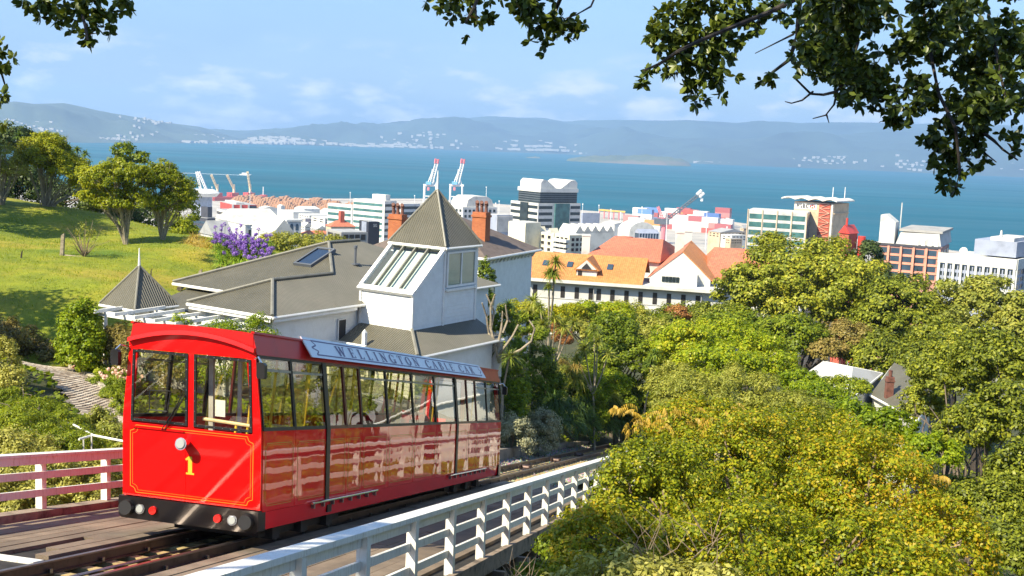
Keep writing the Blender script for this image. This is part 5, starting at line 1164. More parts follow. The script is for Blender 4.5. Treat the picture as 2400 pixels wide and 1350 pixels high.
def hiproof(label, pts, z0, z1, k, mat):
    t_ = thing('tiled_building', label, 'building', tuple((np.array(pts[0]) + np.array(pts[2])) / 2 * [1, 1, 0] + [0, 0, 95])); pts = [np.array(p, float) for p in pts]
    c = [np.array([p[0], p[1], z0]) for p in pts]; m0 = (c[0] + c[3]) / 2; m1 = (c[1] + c[2]) / 2; r0 = m0 + (m1 - m0) * k; r1 = m1 - (m1 - m0) * k; r0[2] = r1[2] = z1
    for q in ([c[0], c[1], r1, r0], [c[1], c[2], r1], [c[2], c[3], r0, r1], [c[3], c[0], r0]): mm = MB(); slab(mm, q, .15); mm.build('tiled_roof', mat, t_, uv=True)
    cen = sum(c) / 4; mm = MB(); w4 = [cen + (q - cen) * .95 for q in c]; mm.hexa([np.array([q[0], q[1], 94]) for q in w4] + [np.array([q[0], q[1], z0 - .1]) for q in w4]); mm.build('wall', 'plaster_white', t_); return t_
ta = hiproof('large salmon tiled hip roof behind the orange wing', [FC(fx(1335, 600), 14, 0), FC(fx(1530, 605), 14, 0), FC(fx(1560, 605), 36, 0), FC(fx(1395, 605), 36, 0)], 106.9, 109.6, .13, 'tile_red')
tb = hiproof('broad red tiled hip roof right of the white gable', [FC(fx(1640, 640), 8, 0), FC(fx(1850, 640), 6, 0), FC(fx(1840, 620), 36, 0), FC(fx(1610, 620), 34, 0)], 105.2, 109.2, .16, 'tile_red')
for px, y0, y1, Y in ((1374, 553, 605, 186), (1594, 546, 590, 186), (1612, 543, 590, 196)):
    c = atY(px, y0, Y); m = MB(); d_ = 9 * pxm(Y); m.box(c[0] - d_, c[0] + d_, c[1] - d_, c[1] + d_, c[2] - 3.6, c[2]); m.box(c[0] - d_ * 1.12, c[0] + d_ * 1.12, c[1] - d_ * 1.12, c[1] + d_ * 1.12, c[2] + .003, c[2] + .25); m.build('chimney', 'plaster_white', ta if px < 1400 else gb)

# --- bank tower with glass block
b = Block(1752, 1893, 1900, 500, 470, 18).body('glass_office', 'green glass office block in front of the tan bank tower', mat='conc_light', top='roof_pale')
b.grid('F', 4, floors(b.zt(100), b.z1 - .8, 5, .62), 'glass_green', fill=.88, name='glazed_bay'); b.fins('F', 5, b.zt(100), b.z1 + .4, 'stone_tan', .35, .35)
b.band('S', b.zt(90), b.zt(2), 'glass_blue')
hb = Block(1862, 1955, 1990, 478, 480, 36).body('bank_tower', 'tan stone bank tower with wavy white roof canopy and red lattice shaft', 'tower', 'stone_tan')
b = hb; zz = b.z1
m = MB(); n = 24; up = [(-2 + (b.LV + 7) * i / n, zz + 1.3 + .8 * abs(sin(pi * 4 * i / n))) for i in range(n + 1)]; lo = [(x, y - .5) for x, y in up[::-1]]
for i in range(n):
    m.hexa([b.p(a, x, z_) for a, (x, z_) in ((-2.5, (up[i][0], up[i][1] - .5)), (b.LU + 1, (up[i][0], up[i][1] - .5)), (b.LU + 1, (up[i + 1][0], up[i + 1][1] - .5)), (-2.5, (up[i + 1][0], up[i + 1][1] - .5)), (-2.5, up[i]), (b.LU + 1, up[i]), (b.LU + 1, up[i + 1]), (-2.5, up[i + 1]))])
m.build('wavy_canopy', 'plaster_white', b.t)
sb_ = b.band('F', b.zt(17), b.zt(3), 'plaster_white', b.LV * .42, b.LV * .985, .15, 'sign_panel')
m = MB(); lettering(m, 'HSBC', lambda u, v, j: b.fF(.17 + j * .01, b.LV * .93 - u, v), 9.5 / FPX * 480, 0, b.zt(14.2), .16, width=b.LV * .30); kind(m.build('lettering', 'charcoal', sb_), 'stuff')
lc, lh = b.LV * .53, 4.6 / FPX * 480; zc = b.zt(9.6); lw = lh * 1.55
for q in ([(-1, 0), (-.5, 1), (-.5, -1)], [(1, 0), (.5, -1), (.5, 1)], [(0, 0), (-.5, 1), (.5, 1)], [(0, 0), (.5, -1), (-.5, -1)]):
    m = MB(); m.poly([b.fF(.18, lc - x * lw, zc + y * lh) for x, y in q]); m.build('logo_shape', 'red_clad', sb_)
sh = b.band('F', b.zt(100), b.zt(1), 'crane_red' if False else 'brick_red', b.LV * .08, b.LV * .36, .3, 'lattice_shaft')
for i in range(9):
    z0 = b.zt(100 - i * 11); z1 = b.zt(100 - (i + 1) * 11); xa, xb = b.LV * .09, b.LV * .35
    m = MB(); p0, p1 = b.fF(.5, xa if i % 2 else xb, z0), b.fF(.5, xb if i % 2 else xa, z1); m.tube([p0, p1], .16, 5); m.tube([b.fF(.5, xa, z1), b.fF(.5, xb, z1)], .14, 5); m.build('lattice_brace', 'plaster_white' if False else 'pink_pillar', sh)
b.band('F', b.zt(100), b.zt(2), 'conc_white', b.LV * .01, b.LV * .05, .5, 'corner_pier'); b.band('S', b.zt(24), b.zt(22), 'stone_tan', 0, None, .5, 'ledge')
for px in (1951, 1979):
    c = atY(px, 470, 484); m = MB(); m.tube([c - UZ * .5, c + UZ * (31 * pxm(484))], .18, 6); m.build('roof_mast', 'crane_white', b.t)
b = Block(1968, 1990, 2010, 548, 300, 40, 60).body('brick_tower', 'small red brick turret and red tank above the treetops', 'tower', 'brick_red'); b.gable(2.2, 'red_clad', 'u')
c = b.p(b.LU * .9, -1.5, 0); m = MB(); m.tube([(c[0], c[1], 70), (c[0], c[1], b.zt(6))], 1.0, 12); m.build('tank', 'red_clad', b.t)
c = b.p(b.LU * .2, b.LV * .5, 0); m = MB(); m.tube([(c[0], c[1], b.z1), (c[0], c[1], b.z1 + 4)], .3, 8); m.build('flue', 'red_clad', b.t)
# --- pink office, white tower behind it
b = Block(2052, 2205, 2224, 582, 300, 27, 50).body('pink_office', 'pink concrete office with tall salmon pillars between grey windows', mat='pink_conc', top='roof_pale')
b.grid('F', 5, floors(b.zt(80), b.zt(4), 4, .66), 'glass_blue', fill=.72); b.fins('F', 6, b.zt(90), b.zt(3), 'pink_pillar', .55, .7); b.band('F', b.zt(3), b.z1 + .3, 'dark_clad', 0, None, .2, 'parapet')
for i in range(4):
    z0 = b.zt(80 - i * 19); b.band('F', z0 - .35, z0 + .2, 'pink_pillar', .2, None, .18, 'floor_band')
b.grid('S', 3, floors(b.zt(80), b.zt(4), 4, .6), 'glass_blue', fill=.6)
zz = b.z1
m = MB(); m.prism([(b.LV * .02, zz + .13), (b.LV * .72, zz + .13), (b.LV * .66, zz + 3.2), (b.LV * .06, zz + 3.4)], 3, b.LU + 8, lambda a, p, q: b.p(a, p, q)); m.build('plant_room', 'conc_light', b.t)
m = MB(); m.box(4, b.LU + 9, b.LV * .02, b.LV * .7, zz + 3.5, zz + 4.1, b.p); m.build('roof_slab', 'conc_mid', b.t)
m = MB(); m.prism([(b.LV * .74, zz + .13), (b.LV * .98, zz + .13), (b.LV * .98, zz + 7.6), (b.LV * .9, zz + 7.8), (b.LV * .74, zz + 5.8)], 2, 8, lambda a, p, q: b.p(a, p, q)); m.build('lift_tower', 'plaster_white', b.t)
for i in range(4): m = MB(); m.box(1.0, 1.8, b.LV * (.05 + .1 * i), b.LV * (.11 + .1 * i), zz + .13, zz + 1.5, b.p); m.build('air_unit', 'plaster_white', b.t)
c = b.p(6, b.LV * .7, 0); m = MB(); m.tube([(c[0], c[1], zz + 3), (c[0], c[1], zz + 11)], .15, 5); m.build('aerial', 'conc_light', b.t)
# --- right white office
b = Block(2200, 2382, 2440, 617, 265, 38, 60).body('white_office', 'white office with close vertical piers and grey penthouse at the treetops', mat='metal_blue', top='roof_pale')
b.band('F', b.zt(15), b.z1 + .9, 'plaster_white', -.2, b.LV + .2, .4, 'parapet'); b.band('S', b.zt(15), b.z1 + .9, 'plaster_white', 0, None, .4, 'parapet')
b.fins('F', 11, b.zt(90), b.zt(15.2), 'plaster_white', .55, .42); b.fins('S', 4, b.zt(90), b.zt(15.2), 'plaster_white', .55, .42)
b.grid('F', 20, floors(b.zt(84), b.zt(15), 4, .55), 'glass_dark', fill=.62, x0=.3, x1=b.LV - .3); b.grid('S', 6, floors(b.zt(84), b.zt(15), 4, .55), 'glass_dark', fill=.6)
b.box(3, b.LU * .9, -.0 + 1.0, b.LV * .60, b.z1 + 1.0, b.z1 + 4.6, 'metal_blue'); b.box(4, b.LU * .8, 2.0, b.LV * .42, b.z1 + 4.61, b.z1 + 5.4, 'conc_light', 'plant_room')
m = MB(); c = b.p(2, b.LV * .72, b.z1 + 1.6); m.disc(c, (-.5, -.8, .6), .9, .15, 16); m.tube([c, c - UZ * 1.2], .08, 5); m.build('dish_aerial', 'plaster_white', b.t)
m = MB(); c = b.p(5, b.LV * .30, b.z1 + 5.4); m.tube([c, c + UZ * 1.6], .35, 8, .2); m.build('roof_vent', 'plaster_white', b.t)
b = Block(2340, 2420, 2470, 690, 200, 14, 70).body('annex_block', 'low grey annex with white roof edge below the white office', mat='conc_mid', top='roof_pale'); b.band('F', b.zt(3), b.z1 + .4, 'plaster_white', 0, None, .3, 'parapet')

# --- houses half hidden in the trees on the right
def cottage(label, corners, z0, rise, mat, wm='plaster_white'):
    c = [onz(px, py, z0) for px, py in corners]; c[3] = c[0] + (c[2] - c[1]); t_ = thing('cottage', label, 'house', tuple((c[0] + c[2]) / 2 - UZ * 6))
    m0, m1 = (c[0] + c[3]) / 2, (c[1] + c[2]) / 2; k = .25; r0 = m0 + (m1 - m0) * k + UZ * rise; r1 = m1 - (m1 - m0) * k + UZ * rise
    for q in ([c[0], c[1], r1, r0], [c[1], c[2], r1], [c[2], c[3], r0, r1], [c[3], c[0], r0]): mm = MB(); slab(mm, q, .12); mm.build('roof_slope', mat, t_, uv=True)
    cen = sum(c) / 4; w4 = [cen + (q - cen) * .93 for q in c]; mm = MB(); mm.hexa([np.array([q[0], q[1], gz(q[0], q[1]) - .5]) for q in w4] + [q - UZ * .14 for q in w4]); mm.build('wall', wm, t_)
    for i in range(4): mm = MB(); mm.tube([c[i] - UZ * .06, c[(i + 1) % 4] - UZ * .06], .08, 6); mm.build('gutter', 'trim_white', t_)
    return t_
cottage('house with a white painted roof among the trees', [(1845, 905), (1990, 938), (2068, 874), (1915, 842)], 110.6, 1.0, 'roof_pale')
ct = cottage('house with grey ribbed roof and a narrow brick chimney among the trees', [(2040, 925), (2150, 985), (2190, 905), (2080, 870)], 110.0, 1.5, 'roof_iron')
c = atY(2088, 866, 70); m = MB(); m.box(c[0] - .22, c[0] + .22, c[1] - .2, c[1] + .2, c[2] - 1.9, c[2] - .45); m.box(c[0] - .26, c[0] + .26, c[1] - .24, c[1] + .24, c[2] - .75, c[2] - .65); m.tube([c - UZ * .45, c - UZ * .05], .1, 8, .13); m.build('chimney', 'terracotta_pot', ct)

# --- port: containers, cranes, ship
def on2(px, py): return onz(px, py, 3.0)
r = np.random.default_rng(9)
NM = ['red', 'white', 'navy blue', 'orange', 'dull pink', 'bright blue', 'maroon', 'light grey']
proto = {}
def container(px, py, ci, tier=0, big=1.0):
    p = on2(px, py); D = p[1]; L_, Wd, Hh = 24 * big, 10, 7.5
    if ci not in proto:
        m = MB(); m.box(-L_ / 2, L_ / 2, -Wd / 2, Wd / 2, 0, Hh); o = m.build('container_stack', 'container_%d' % ci, uv=True); proto[ci] = o
    else: o = proto[ci].copy(); COL.objects.link(o)
    o.location = (p[0], p[1], 3 + tier * (Hh + .05)); o.rotation_euler = (0, 0, radians(-28)); tag(o, 'stack of %s shipping containers in the port yard' % NM[ci], 'container', 'containers in the port yard')
for px, py, n in [(1500, 520, 3), (1512, 524, 3), (1527, 519, 3), (1545, 520, 2), (1558, 517, 2), (1575, 521, 3), (1590, 523, 2), (1602, 519, 3), (1618, 524, 3), (1630, 530, 2), (1642, 528, 3), (1655, 530, 2), (1668, 534, 3), (1680, 532, 2), (1693, 532, 4), (1700, 536, 2), (1560, 534, 2), (1577, 537, 2), (1596, 540, 3), (1612, 541, 2), (1632, 543, 3), (1648, 544, 2), (1664, 546, 3), (1680, 548, 2), (1695, 550, 2), (1480, 528, 2), (1492, 534, 2), (1510, 538, 2), (1530, 540, 2)]:
    base = int(r.integers(8))
    for k in range(n): container(px, py, int(r.choice([0, 1, 1, 2, 3, 4, 5, 6, 7, 1])) if k else base, k)
# log yard
for i, (px, py, ln, w_) in enumerate([(640, 482, 130, 60), (690, 480, 150, 70), (735, 486, 120, 60), (770, 489, 90, 50), (655, 490, 110, 45), (720, 494, 90, 40), (612, 478, 60, 40)]):
    p = on2(px, py); m = MB(); n = 30
    for k in range(n):
        for j in range(7):
            x = -ln / 2 + ln * k / n; hh = (10 + 4 * sin(k * .6 + i)) * (1 - (j / 3 - 1) ** 2 * .85); m.box(p[0] + x, p[0] + x + ln / n * .8, p[1] - w_ / 2 + w_ * j / 7, p[1] - w_ / 2 + w_ * (j + .9) / 7, 3, 3 + max(1, hh + r.uniform(-1, 1)))
    o = m.build('log_pile', 'timber_log'); tag(o, 'heap of brown export logs on the wharf', 'log pile', 'log heaps on the wharf'); 
def lat(mb, p, q, w_=1.5, n=8, rad=.35):
    """square lattice boom between two points"""
    p = np.array(p, float); q = np.array(q, float); d = (q - p) / np.linalg.norm(q - p); a = np.cross(d, [0, 0, 1.]); a = np.cross(d, [0, 1., 0]) if np.linalg.norm(a) < .1 else a; a /= np.linalg.norm(a); b_ = np.cross(d, a)
    c = [(a * i + b_ * j) * w_ / 2 for i, j in ((-1, -1), (1, -1), (1, 1), (-1, 1))]
    for k in range(4):
        mb.tube([p + c[k], q + c[k]], rad, 4)
        for i in range(n): mb.tube([p + (q - p) * i / n + c[k], p + (q - p) * (i + 1) / n + c[(k + 1) % 4]], rad * .6, 3)
for px, lab in ((1006, 'white ship to shore container crane behind the tower spire, boom raised'), (1067, 'white ship to shore container crane right of the spire, boom raised')):
    D = 1900; s_ = pxm(D); c = atY(px, 478, D); c[2] = 3; zt_ = 3 + 80 * s_
    t_ = thing('container_crane', lab, 'crane', tuple(c)); X = lambda dx, dy, z_: (c[0] + dx * s_, c[1] + dy * s_, z_)
    zg = atY(px, 435, D)[2]; za = atY(px, 405, D)[2]; zb = atY(px, 372, D)[2]
    for dx in (-14, 16):
        for dy in (0, 20): m = MB(); m.tube([X(dx, dy, 3), X(dx * .9, dy, zg)], 1.3, 5); m.build('leg', 'crane_white', t_)
    m = MB(); m.tube([X(-16, 10, zg), X(18, 10, zg)], 2.0, 5); m.tube([X(-14, 0, zg * .6), X(16, 0, zg * .6)], 1.0, 4); m.tube([X(-14, 0, 20), X(16, 0, zg * .6)], .7, 4); m.tube([X(-15, 10, zg), X(-14, 0, zg * .6)], .7, 4); m.build('portal_beam', 'crane_white', t_)
    m = MB(); m.box(c[0] - 10 * s_, c[0] + 3 * s_, c[1], c[1] + 14, zg + 1.5, zg + 6); m.build('machinery_house', 'crane_blue', t_)
    m = MB(); m.tube([X(-8, 10, zg), X(3, 10, za)], 1.0, 4); m.tube([X(14, 10, zg), X(3, 10, za)], 1.0, 4); m.tube([X(0, 10, zg), X(4, 10, za + 6)], .8, 4); m.build('a_frame', 'crane_white', t_)
    m = MB(); lat(m, X(2, 10, zg), X(13, 10, zb - 8), 4.5, 10, .8); m.build('boom', 'crane_white', t_); m = MB(); lat(m, X(13, 10, zb - 7.5), X(14, 10, zb), 5, 2, 1.3); m.build('boom_tip', 'crane_red', t_)
    m = MB(); m.box(c[0] - 6 * s_, c[0] - 1 * s_, c[1] - 1, c[1] + 6, zg - 8, zg - 3); m.build('cabin', 'crane_red', t_)
# bulk carrier
sp_ = on2(490, 470); ep = on2(626, 469); sd = ep - sp_; SLn = np.linalg.norm(sd); sd /= SLn; sn = np.array([-sd[1], sd[0], 0])
def SH(a, b_, z_): p = sp_ + sd * a + sn * b_; return (p[0], p[1], z_)
ship = thing('cargo_ship', 'red bulk carrier with three deck cranes moored at the log wharf', 'ship', SH(SLn / 2, 0, 0))
m = MB(); W2 = 11; sec = [(0, 8), (4, W2), (SLn * .86, W2), (SLn * .94, 8), (SLn, 2)]
vs = []; 
for z_, kx, kb in ((-2, .97, .9), (9, 1.0, 1.0)):
    for a, hb_ in sec: vs.append(SH(a * kx, -hb_ * kb, z_ + (3 if a > SLn * .9 and z_ > 0 else 0)))
    for a, hb_ in sec[::-1]: vs.append(SH(a * kx, hb_ * kb, z_ + (3 if a > SLn * .9 and z_ > 0 else 0)))
n = len(sec) * 2; m.mesh(vs, [tuple(range(n))[::-1], tuple(range(n, 2 * n))] + [(i, (i + 1) % n, n + (i + 1) % n, n + i) for i in range(n)]); m.build('hull', 'ship_red', ship)
for a, tip in ((.12, -10), (.40, -12), (.68, -4)):
    m = MB(); m.box(SLn * a - 7, SLn * a + 7, -8, 8, 9.2, 16, SH); m.build('hatch', 'ship_red', ship)
    m = MB(); m.tube([SH(SLn * a + 2, 0, 16), SH(SLn * a + 2, 0, 30)], 2.2, 8, 1.6); dc = m.build('deck_crane', 'crane_cream', ship)
    m = MB(); lat(m, SH(SLn * a + 2, 0, 22), SH(SLn * a + tip, 0, 52 if a > .6 else 46), 2.4, 6, .5); m.build('jib', 'crane_cream', dc)
m = MB(); m.tube([SH(SLn * .93, 0, 12), SH(SLn * .93, 0, 26)], 1.0, 6); m.build('mast', 'crane_white', ship)
# white twin jib crane left of the ship
tcr = thing('harbour_crane', 'white twin boom harbour crane left of the red ship', 'crane', tuple(on2(470, 462)))
p = on2(474, 462); s_ = pxm(p[1])
m = MB(); lat(m, p + UZ * 2, np.array(atY(461, 402, p[1])), 3, 10, .8); m.build('boom', 'crane_white', tcr); m = MB(); lat(m, p + UZ * 2 + [12, 0, 0], np.array(atY(466, 402, p[1])), 3, 10, .8); m.build('boom', 'crane_white', tcr); m = MB(); m.box(p[0] - 8, p[0] + 14, p[1] - 5, p[1] + 5, 3, 12); m.build('base', 'crane_white', tcr)
# mobile crane with lattice boom
D = 1450; cbase = atY(1556, 520, D); mc = thing('mobile_crane', 'mobile harbour crane with long lattice boom leaning right over the containers', 'crane', (cbase[0], cbase[1], 3))
zz = cbase[2]; m = MB(); m.box(cbase[0] - 12, cbase[0] + 6, cbase[1] - 5, cbase[1] + 5, zz - 3, zz + 4); m.build('cab', 'steel_dark', mc); m = MB(); m.tube([(cbase[0], cbase[1], 3), (cbase[0], cbase[1], zz - 3)], 3, 8); m.build('tower', 'crane_red', mc)
m = MB(); lat(m, cbase, atY(1640, 455, D), 3.0, 14, .55); m.build('boom', 'steel_dark', mc); m = MB(); lat(m, atY(1636, 459, D), atY(1647, 449, D), 4.5, 2, 1.6); m.build('boom_head', 'crane_white', mc)
m = MB(); lat(m, cbase, atY(1542, 484, D), 2.4, 6, .6); m.build('mast', 'crane_red', mc); m = MB(); c = atY(1645, 468, D); m.tube([c + UZ * 2, c - UZ * 2], 1.8, 8); m.tube([c, atY(1643, 452, D)], .2, 3); m.build('hook_block', 'crane_white', mc)
# straddle carriers
for i, px in enumerate((1410, 1421, 1432, 1444, 1456)):
    p = on2(px, 511 + i); c = thing('straddle_carrier', 'yellow straddle carrier parked in the port yard', 'straddle carrier', tuple(p), 0, 'straddle carriers parked in a row')
    m = MB()
    for dx in (-4, 4):
        for dy in (-3, 3): m.tube([(p[0] + dx, p[1] + dy, 3), (p[0] + dx, p[1] + dy, 15)], .7, 4)
    m.build('frame', 'crane_red', c); m = MB(); m.box(p[0] - 5.5, p[0] + 5.5, p[1] - 4, p[1] + 4, 15, 17.5); m.build('top', 'crane_yellow', c)
# light masts
mp_ = None
for px, py0, py1, D in ((821, 453, 488, 1500), (972, 460, 490, 1500), (1162, 478, 505, 1300), (1170, 473, 505, 1300), (1366, 480, 500, 1300), (1404, 483, 520, 1350), (1432, 493, 518, 1350), (1455, 500, 530, 1250), (1505, 487, 515, 1400), (1564, 493, 518, 1400), (1657, 498, 530, 1400), (1704, 535, 565, 900), (1140, 440, 480, 1700), (497, 440, 470, 1500), (586, 452, 480, 1300)):
    a = atY(px, py1, D); b_ = atY(px, py0, D); m = MB(); m.tube([(a[0], a[1], 3), b_], 3 * D / 2700 * .5 * .8, 5, .9 * D / 2700 * .6); m.tube([b_, b_ + UZ * 1.5], 1.6 * D / 2700, 6); o = m.build('light_mast', 'crane_white'); tag(o, 'tall white light mast standing in the port', 'mast', 'light masts in the port')
# boats
p = onz(574, 411, 0); bt = thing('motor_boat', 'small white ferry trailing a wake on the open water', 'boat', tuple(p)); m = MB(); m.prism([(-14, 0), (12, 0), (17, 3), (-14, 3)], -4, 4, lambda a, x, z_: (p[0] + x, p[1] + a, z_)); m.build('hull', 'crane_white', bt); m = MB(); m.box(p[0] - 8, p[0] + 5, p[1] - 3, p[1] + 3, 3.1, 7); m.build('cabin', 'crane_white', bt)
m = MB(); 
for k in range(24): x = -16 - k * 9; m.box(p[0] + x - 6, p[0] + x + 3, p[1] - 3 - k * 1.6, p[1] + 3 - k * 1.2, -.2, .25 - k * .006)
m.build('wake', 'foam_white', bt)
p = onz(1722, 549, 0); bt = thing('sailing_boat', 'tiny white boat on the water right of the containers', 'boat', tuple(p)); m = MB(); m.prism([(-4, 0), (4, 0), (5.5, 1.6), (-4, 1.6)], -1.5, 1.5, lambda a, x, z_: (p[0] + x, p[1] + a, z_)); m.build('hull', 'crane_white', bt); m = MB(); m.poly([(p[0] - 2, p[1], 1.7), (p[0] + 3, p[1], 1.7), (p[0] + .5, p[1], 6)]); m.build('sail', 'crane_white', bt)
# wharf apron: concrete quay edge following the shore
q = MB()
for i in range(2, 8):
    a, b_ = SHORE[i], SHORE[i + 1]; q.hexa([(a[0], a[1] - 60, -3), (b_[0], b_[1] - 60, -3), (b_[0], b_[1] + 4, -3), (a[0], a[1] + 4, -3), (a[0], a[1] - 60, 3.4), (b_[0], b_[1] - 60, 3.4), (b_[0], b_[1] + 4, 3.4), (a[0], a[1] + 4, 3.4)])
kind(q.build('wharf', 'port_ground'), 'structure')
# ------------------------------------------------------------------ vegetation
def _unit(v): return v / (np.linalg.norm(v, axis=-1, keepdims=True) + 1e-9)
def leaf_quads(P, Nn, L_, W_, r, droop=0.0):
    """one bent diamond per leaf: 4 corner quad"""
    n = len(P); a = _unit(np.cross(Nn, r.normal(size=(n, 3)))); a[:, 2] -= droop; a = _unit(a); b = _unit(np.cross(Nn, a))
    s = r.uniform(.7, 1.3, (n, 1)); l = a * L_ * s * .5; w_ = b * W_ * s * .5
    V = np.stack([P - l, P + w_ - l * .1 + Nn * L_ * .06, P + l, P - w_ - l * .1 + Nn * L_ * .06], 1).reshape(-1, 3)
    return V, np.arange(n * 4).reshape(-1, 4)
def cloud(blobs, leaf, cover, r, clump=.32, flat=.75, shell=.16, base=-.45, aspect=.62, droop=.15, nmax=90000, lump=.22):
    """blobs: (cx,cy,cz,rx,ry,rz). Leaves sit in rounded clumps spread over each lobe, with gaps between clumps"""
    AV = []; AF = []; k = 0
    for (cx_, cy_, cz_, rx, ry, rz) in blobs:
        rm = (rx * ry * rz) ** (1 / 3); cr = clump * rm; area = 4 * pi * rm * rm * .8
        nc = max(6, int(1.5 * area / (pi * cr * cr))); d = _unit(r.normal(size=(nc * 2, 3))); d = d[d[:, 2] > base][:nc]
        lu = 1 + lump * vnoise(d[:, 0] * 2.3 + 5 + cx_, d[:, 1] * 2.3 + d[:, 2] * 1.7 + 9, 3) * 1.6
        rad = (1 - np.abs(r.normal(0, shell, len(d)))) * lu
        C_ = d * rad[:, None] * np.array([rx, ry, rz])
        n = int(min(nmax, cover * area / (leaf * leaf * aspect * .5))); ci = r.integers(0, len(C_), n)
        o = _unit(r.normal(size=(n, 3))); rr_ = cr * np.clip(r.normal(.85, .22, n), .05, 1.25)[:, None] * r.uniform(.75, 1.25, len(C_))[ci][:, None]
        o2 = o * np.array([1, 1, flat]); P = C_[ci] + o2 * rr_
        Nn = _unit(o * .9 + d[ci] * .5 + np.array([0, 0, .45]) + r.normal(0, .38, (n, 3)))
        V, F_ = leaf_quads(P, Nn, leaf, leaf * aspect, r, droop); AV.append(V + np.array([cx_, cy_, cz_])); AF.append(F_ + k); k += len(V)
    return np.concatenate(AV), np.concatenate(AF)
def put(name, V, F_, mat, parent, stuff=True):
    org = np.array(XF[parent.name].translation); o = fromnp(name, V - org, F_, mat, parent); 
    return o
def branchset(m, base, tips, r0, r, wig=.12, n=5, split=.35):
    """trunk to a fork, then limbs out to the tips"""
    base = np.array(base, float); cen = np.mean(tips, axis=0); fork = base + (cen - base) * split + r.normal(0, .02, 3)
    m.tube([base - UZ * .3, base + (fork - base) * .5 + r.normal(0, .03, 3), fork], r0, 7, r0 * .75)
    for tp in tips:
        tp = np.array(tp); L_ = np.linalg.norm(tp - fork); pts = [fork]
        for i in range(1, n): f = i / n; pts.append(fork + (tp - fork) * f + np.array([0, 0, .15 * L_ * sin(pi * f) * .5]) + r.normal(0, wig * L_ * .25, 3))
        pts.append(tp); m.tube(pts, r0 * .5, 5, r0 * .10)
SEED = [100]
def plant(name, label, cat, blobs, mat, leaf, cover=2.6, group=None, trunk=None, ground_at=None, bark='bark', tr=None, limbs=7, split=.35, depth=1.0, crown='crown', **kw):
    """blobs in photo pixels: (px, py, distance, width px, height px)"""
    SEED[0] += 1; r = np.random.default_rng(SEED[0]); W = []
    for px, py, Y, wp, hp in blobs:
        c = atY(px, py, Y); k = pxm(Y); W.append((c[0], c[1], c[2], wp / 2 * k, wp / 2 * k * depth, hp / 2 * k))
    c = np.array([w_[:3] for w_ in W]).mean(0); x, y = (c[0], c[1]) if ground_at is None else ground_at; z_ = gz(x, y)
    if cat in ('shrub', 'bush', 'hedge', 'climber'):
        for i, w_ in enumerate(W):
            g_ = gz(w_[0], w_[1]); top = w_[2] + w_[5]
            if 0 < w_[2] - w_[5] - g_ < 3.0: nb = g_ - .1; W[i] = (w_[0], w_[1], (top + nb) / 2, w_[3], w_[4], (top - nb) / 2)
    low = min(w_[2] - w_[5] for w_ in W); z_ = min(z_, low + .3 * (c[2] - low))
    t_ = thing(name, label, cat, (x, y, z_), 0, group)
    V, F_ = cloud(W, leaf, cover, r, **kw); put(crown, V, F_, mat, t_)
    r0 = trunk if trunk else max(.03, .05 * W[0][3]); m = MB(); tips = []
    for w_ in W:
        for _ in range(max(2, limbs // len(W))):
            d = _unit(r.normal(size=3)); d[2] = abs(d[2]) * .8 + .1; tips.append(np.array(w_[:3]) + d * np.array(w_[3:]) * .8)
    branchset(m, (x, y, z_), tips, r0, r, split=split); m.build('trunk', bark, t_)
    return t_
def blades(P, D_, L_, W_, r, bend=.5, seg=3):
    """sword leaves: strips that arch over; P base (n,3), D_ direction (n,3)"""
    n = len(P); side = _unit(np.cross(D_, np.array([0, 0, 1.]) + r.normal(0, .15, (n, 3)))); L_ = L_ * r.uniform(.7, 1.15, (n, 1)); rows = []
    for i in range(seg + 1):
        f = i / seg; c = P + D_ * L_ * f + np.array([0, 0, -1.]) * L_ * bend * f * f * r.uniform(.6, 1.2, (n, 1)); ww = W_ * (1 - f ** 1.6) * .5 + W_ * .03
        rows.append((c - side * ww, c + side * ww))
    V = np.stack([q for ab in rows for q in ab], 1); nv = 2 * (seg + 1); F_ = []
    for i in range(seg): F_.append(np.arange(n)[:, None] * nv + np.array([2 * i, 2 * i + 1, 2 * i + 3, 2 * i + 2])[None])
    return V.reshape(-1, 3), np.stack(F_, 1).reshape(-1, 4)
def tuft(c, rad, n, r, w_=.045, up=-.45, bend=.45):
    d = _unit(r.normal(size=(n * 3, 3))); d = d[d[:, 2] > up][:n]; return blades(np.tile(c, (len(d), 1)) + d * rad * .05, d, rad, w_, r, bend)
def merge(parts):
    AV = []; AF = []; k = 0
    for V, F_ in parts: AV.append(V); AF.append(F_ + k); k += len(V)
    return np.concatenate(AV), np.concatenate(AF)
def cabbage(label, tufts, base, mat='leaf_sword', group=None, tr=.07, name='cabbage_tree', n=90):
    """tufts: (px,py,D,r px)"""
    SEED[0] += 1; r = np.random.default_rng(SEED[0]); cs = [atY(px, py, Y) for px, py, Y, q in tufts]; b = atY(*base); zb = min(gz(b[0], b[1]), b[2]); b = np.array([b[0], b[1], zb])
    t_ = thing(name, label, 'tree' if name == 'cabbage_tree' else 'plant', tuple(b), 0, group)
    V, F_ = merge([tuft(c, q[3] * pxm(q[2]), n, r, max(.04, 3.0 * pxm(q[2]))) for c, q in zip(cs, tufts)]); put('crown', V, F_, mat, t_)
    m = MB(); fork = b + (np.mean(cs, axis=0) - b) * .55
    m.tube([b - UZ * .3, fork], tr, 7, tr * .8)
    for c in cs: m.tube([fork, (fork + c) / 2 + r.normal(0, .05, 3), c], tr * .7, 6, tr * .5)
    m.build('trunk', 'bark_pale', t_); return t_
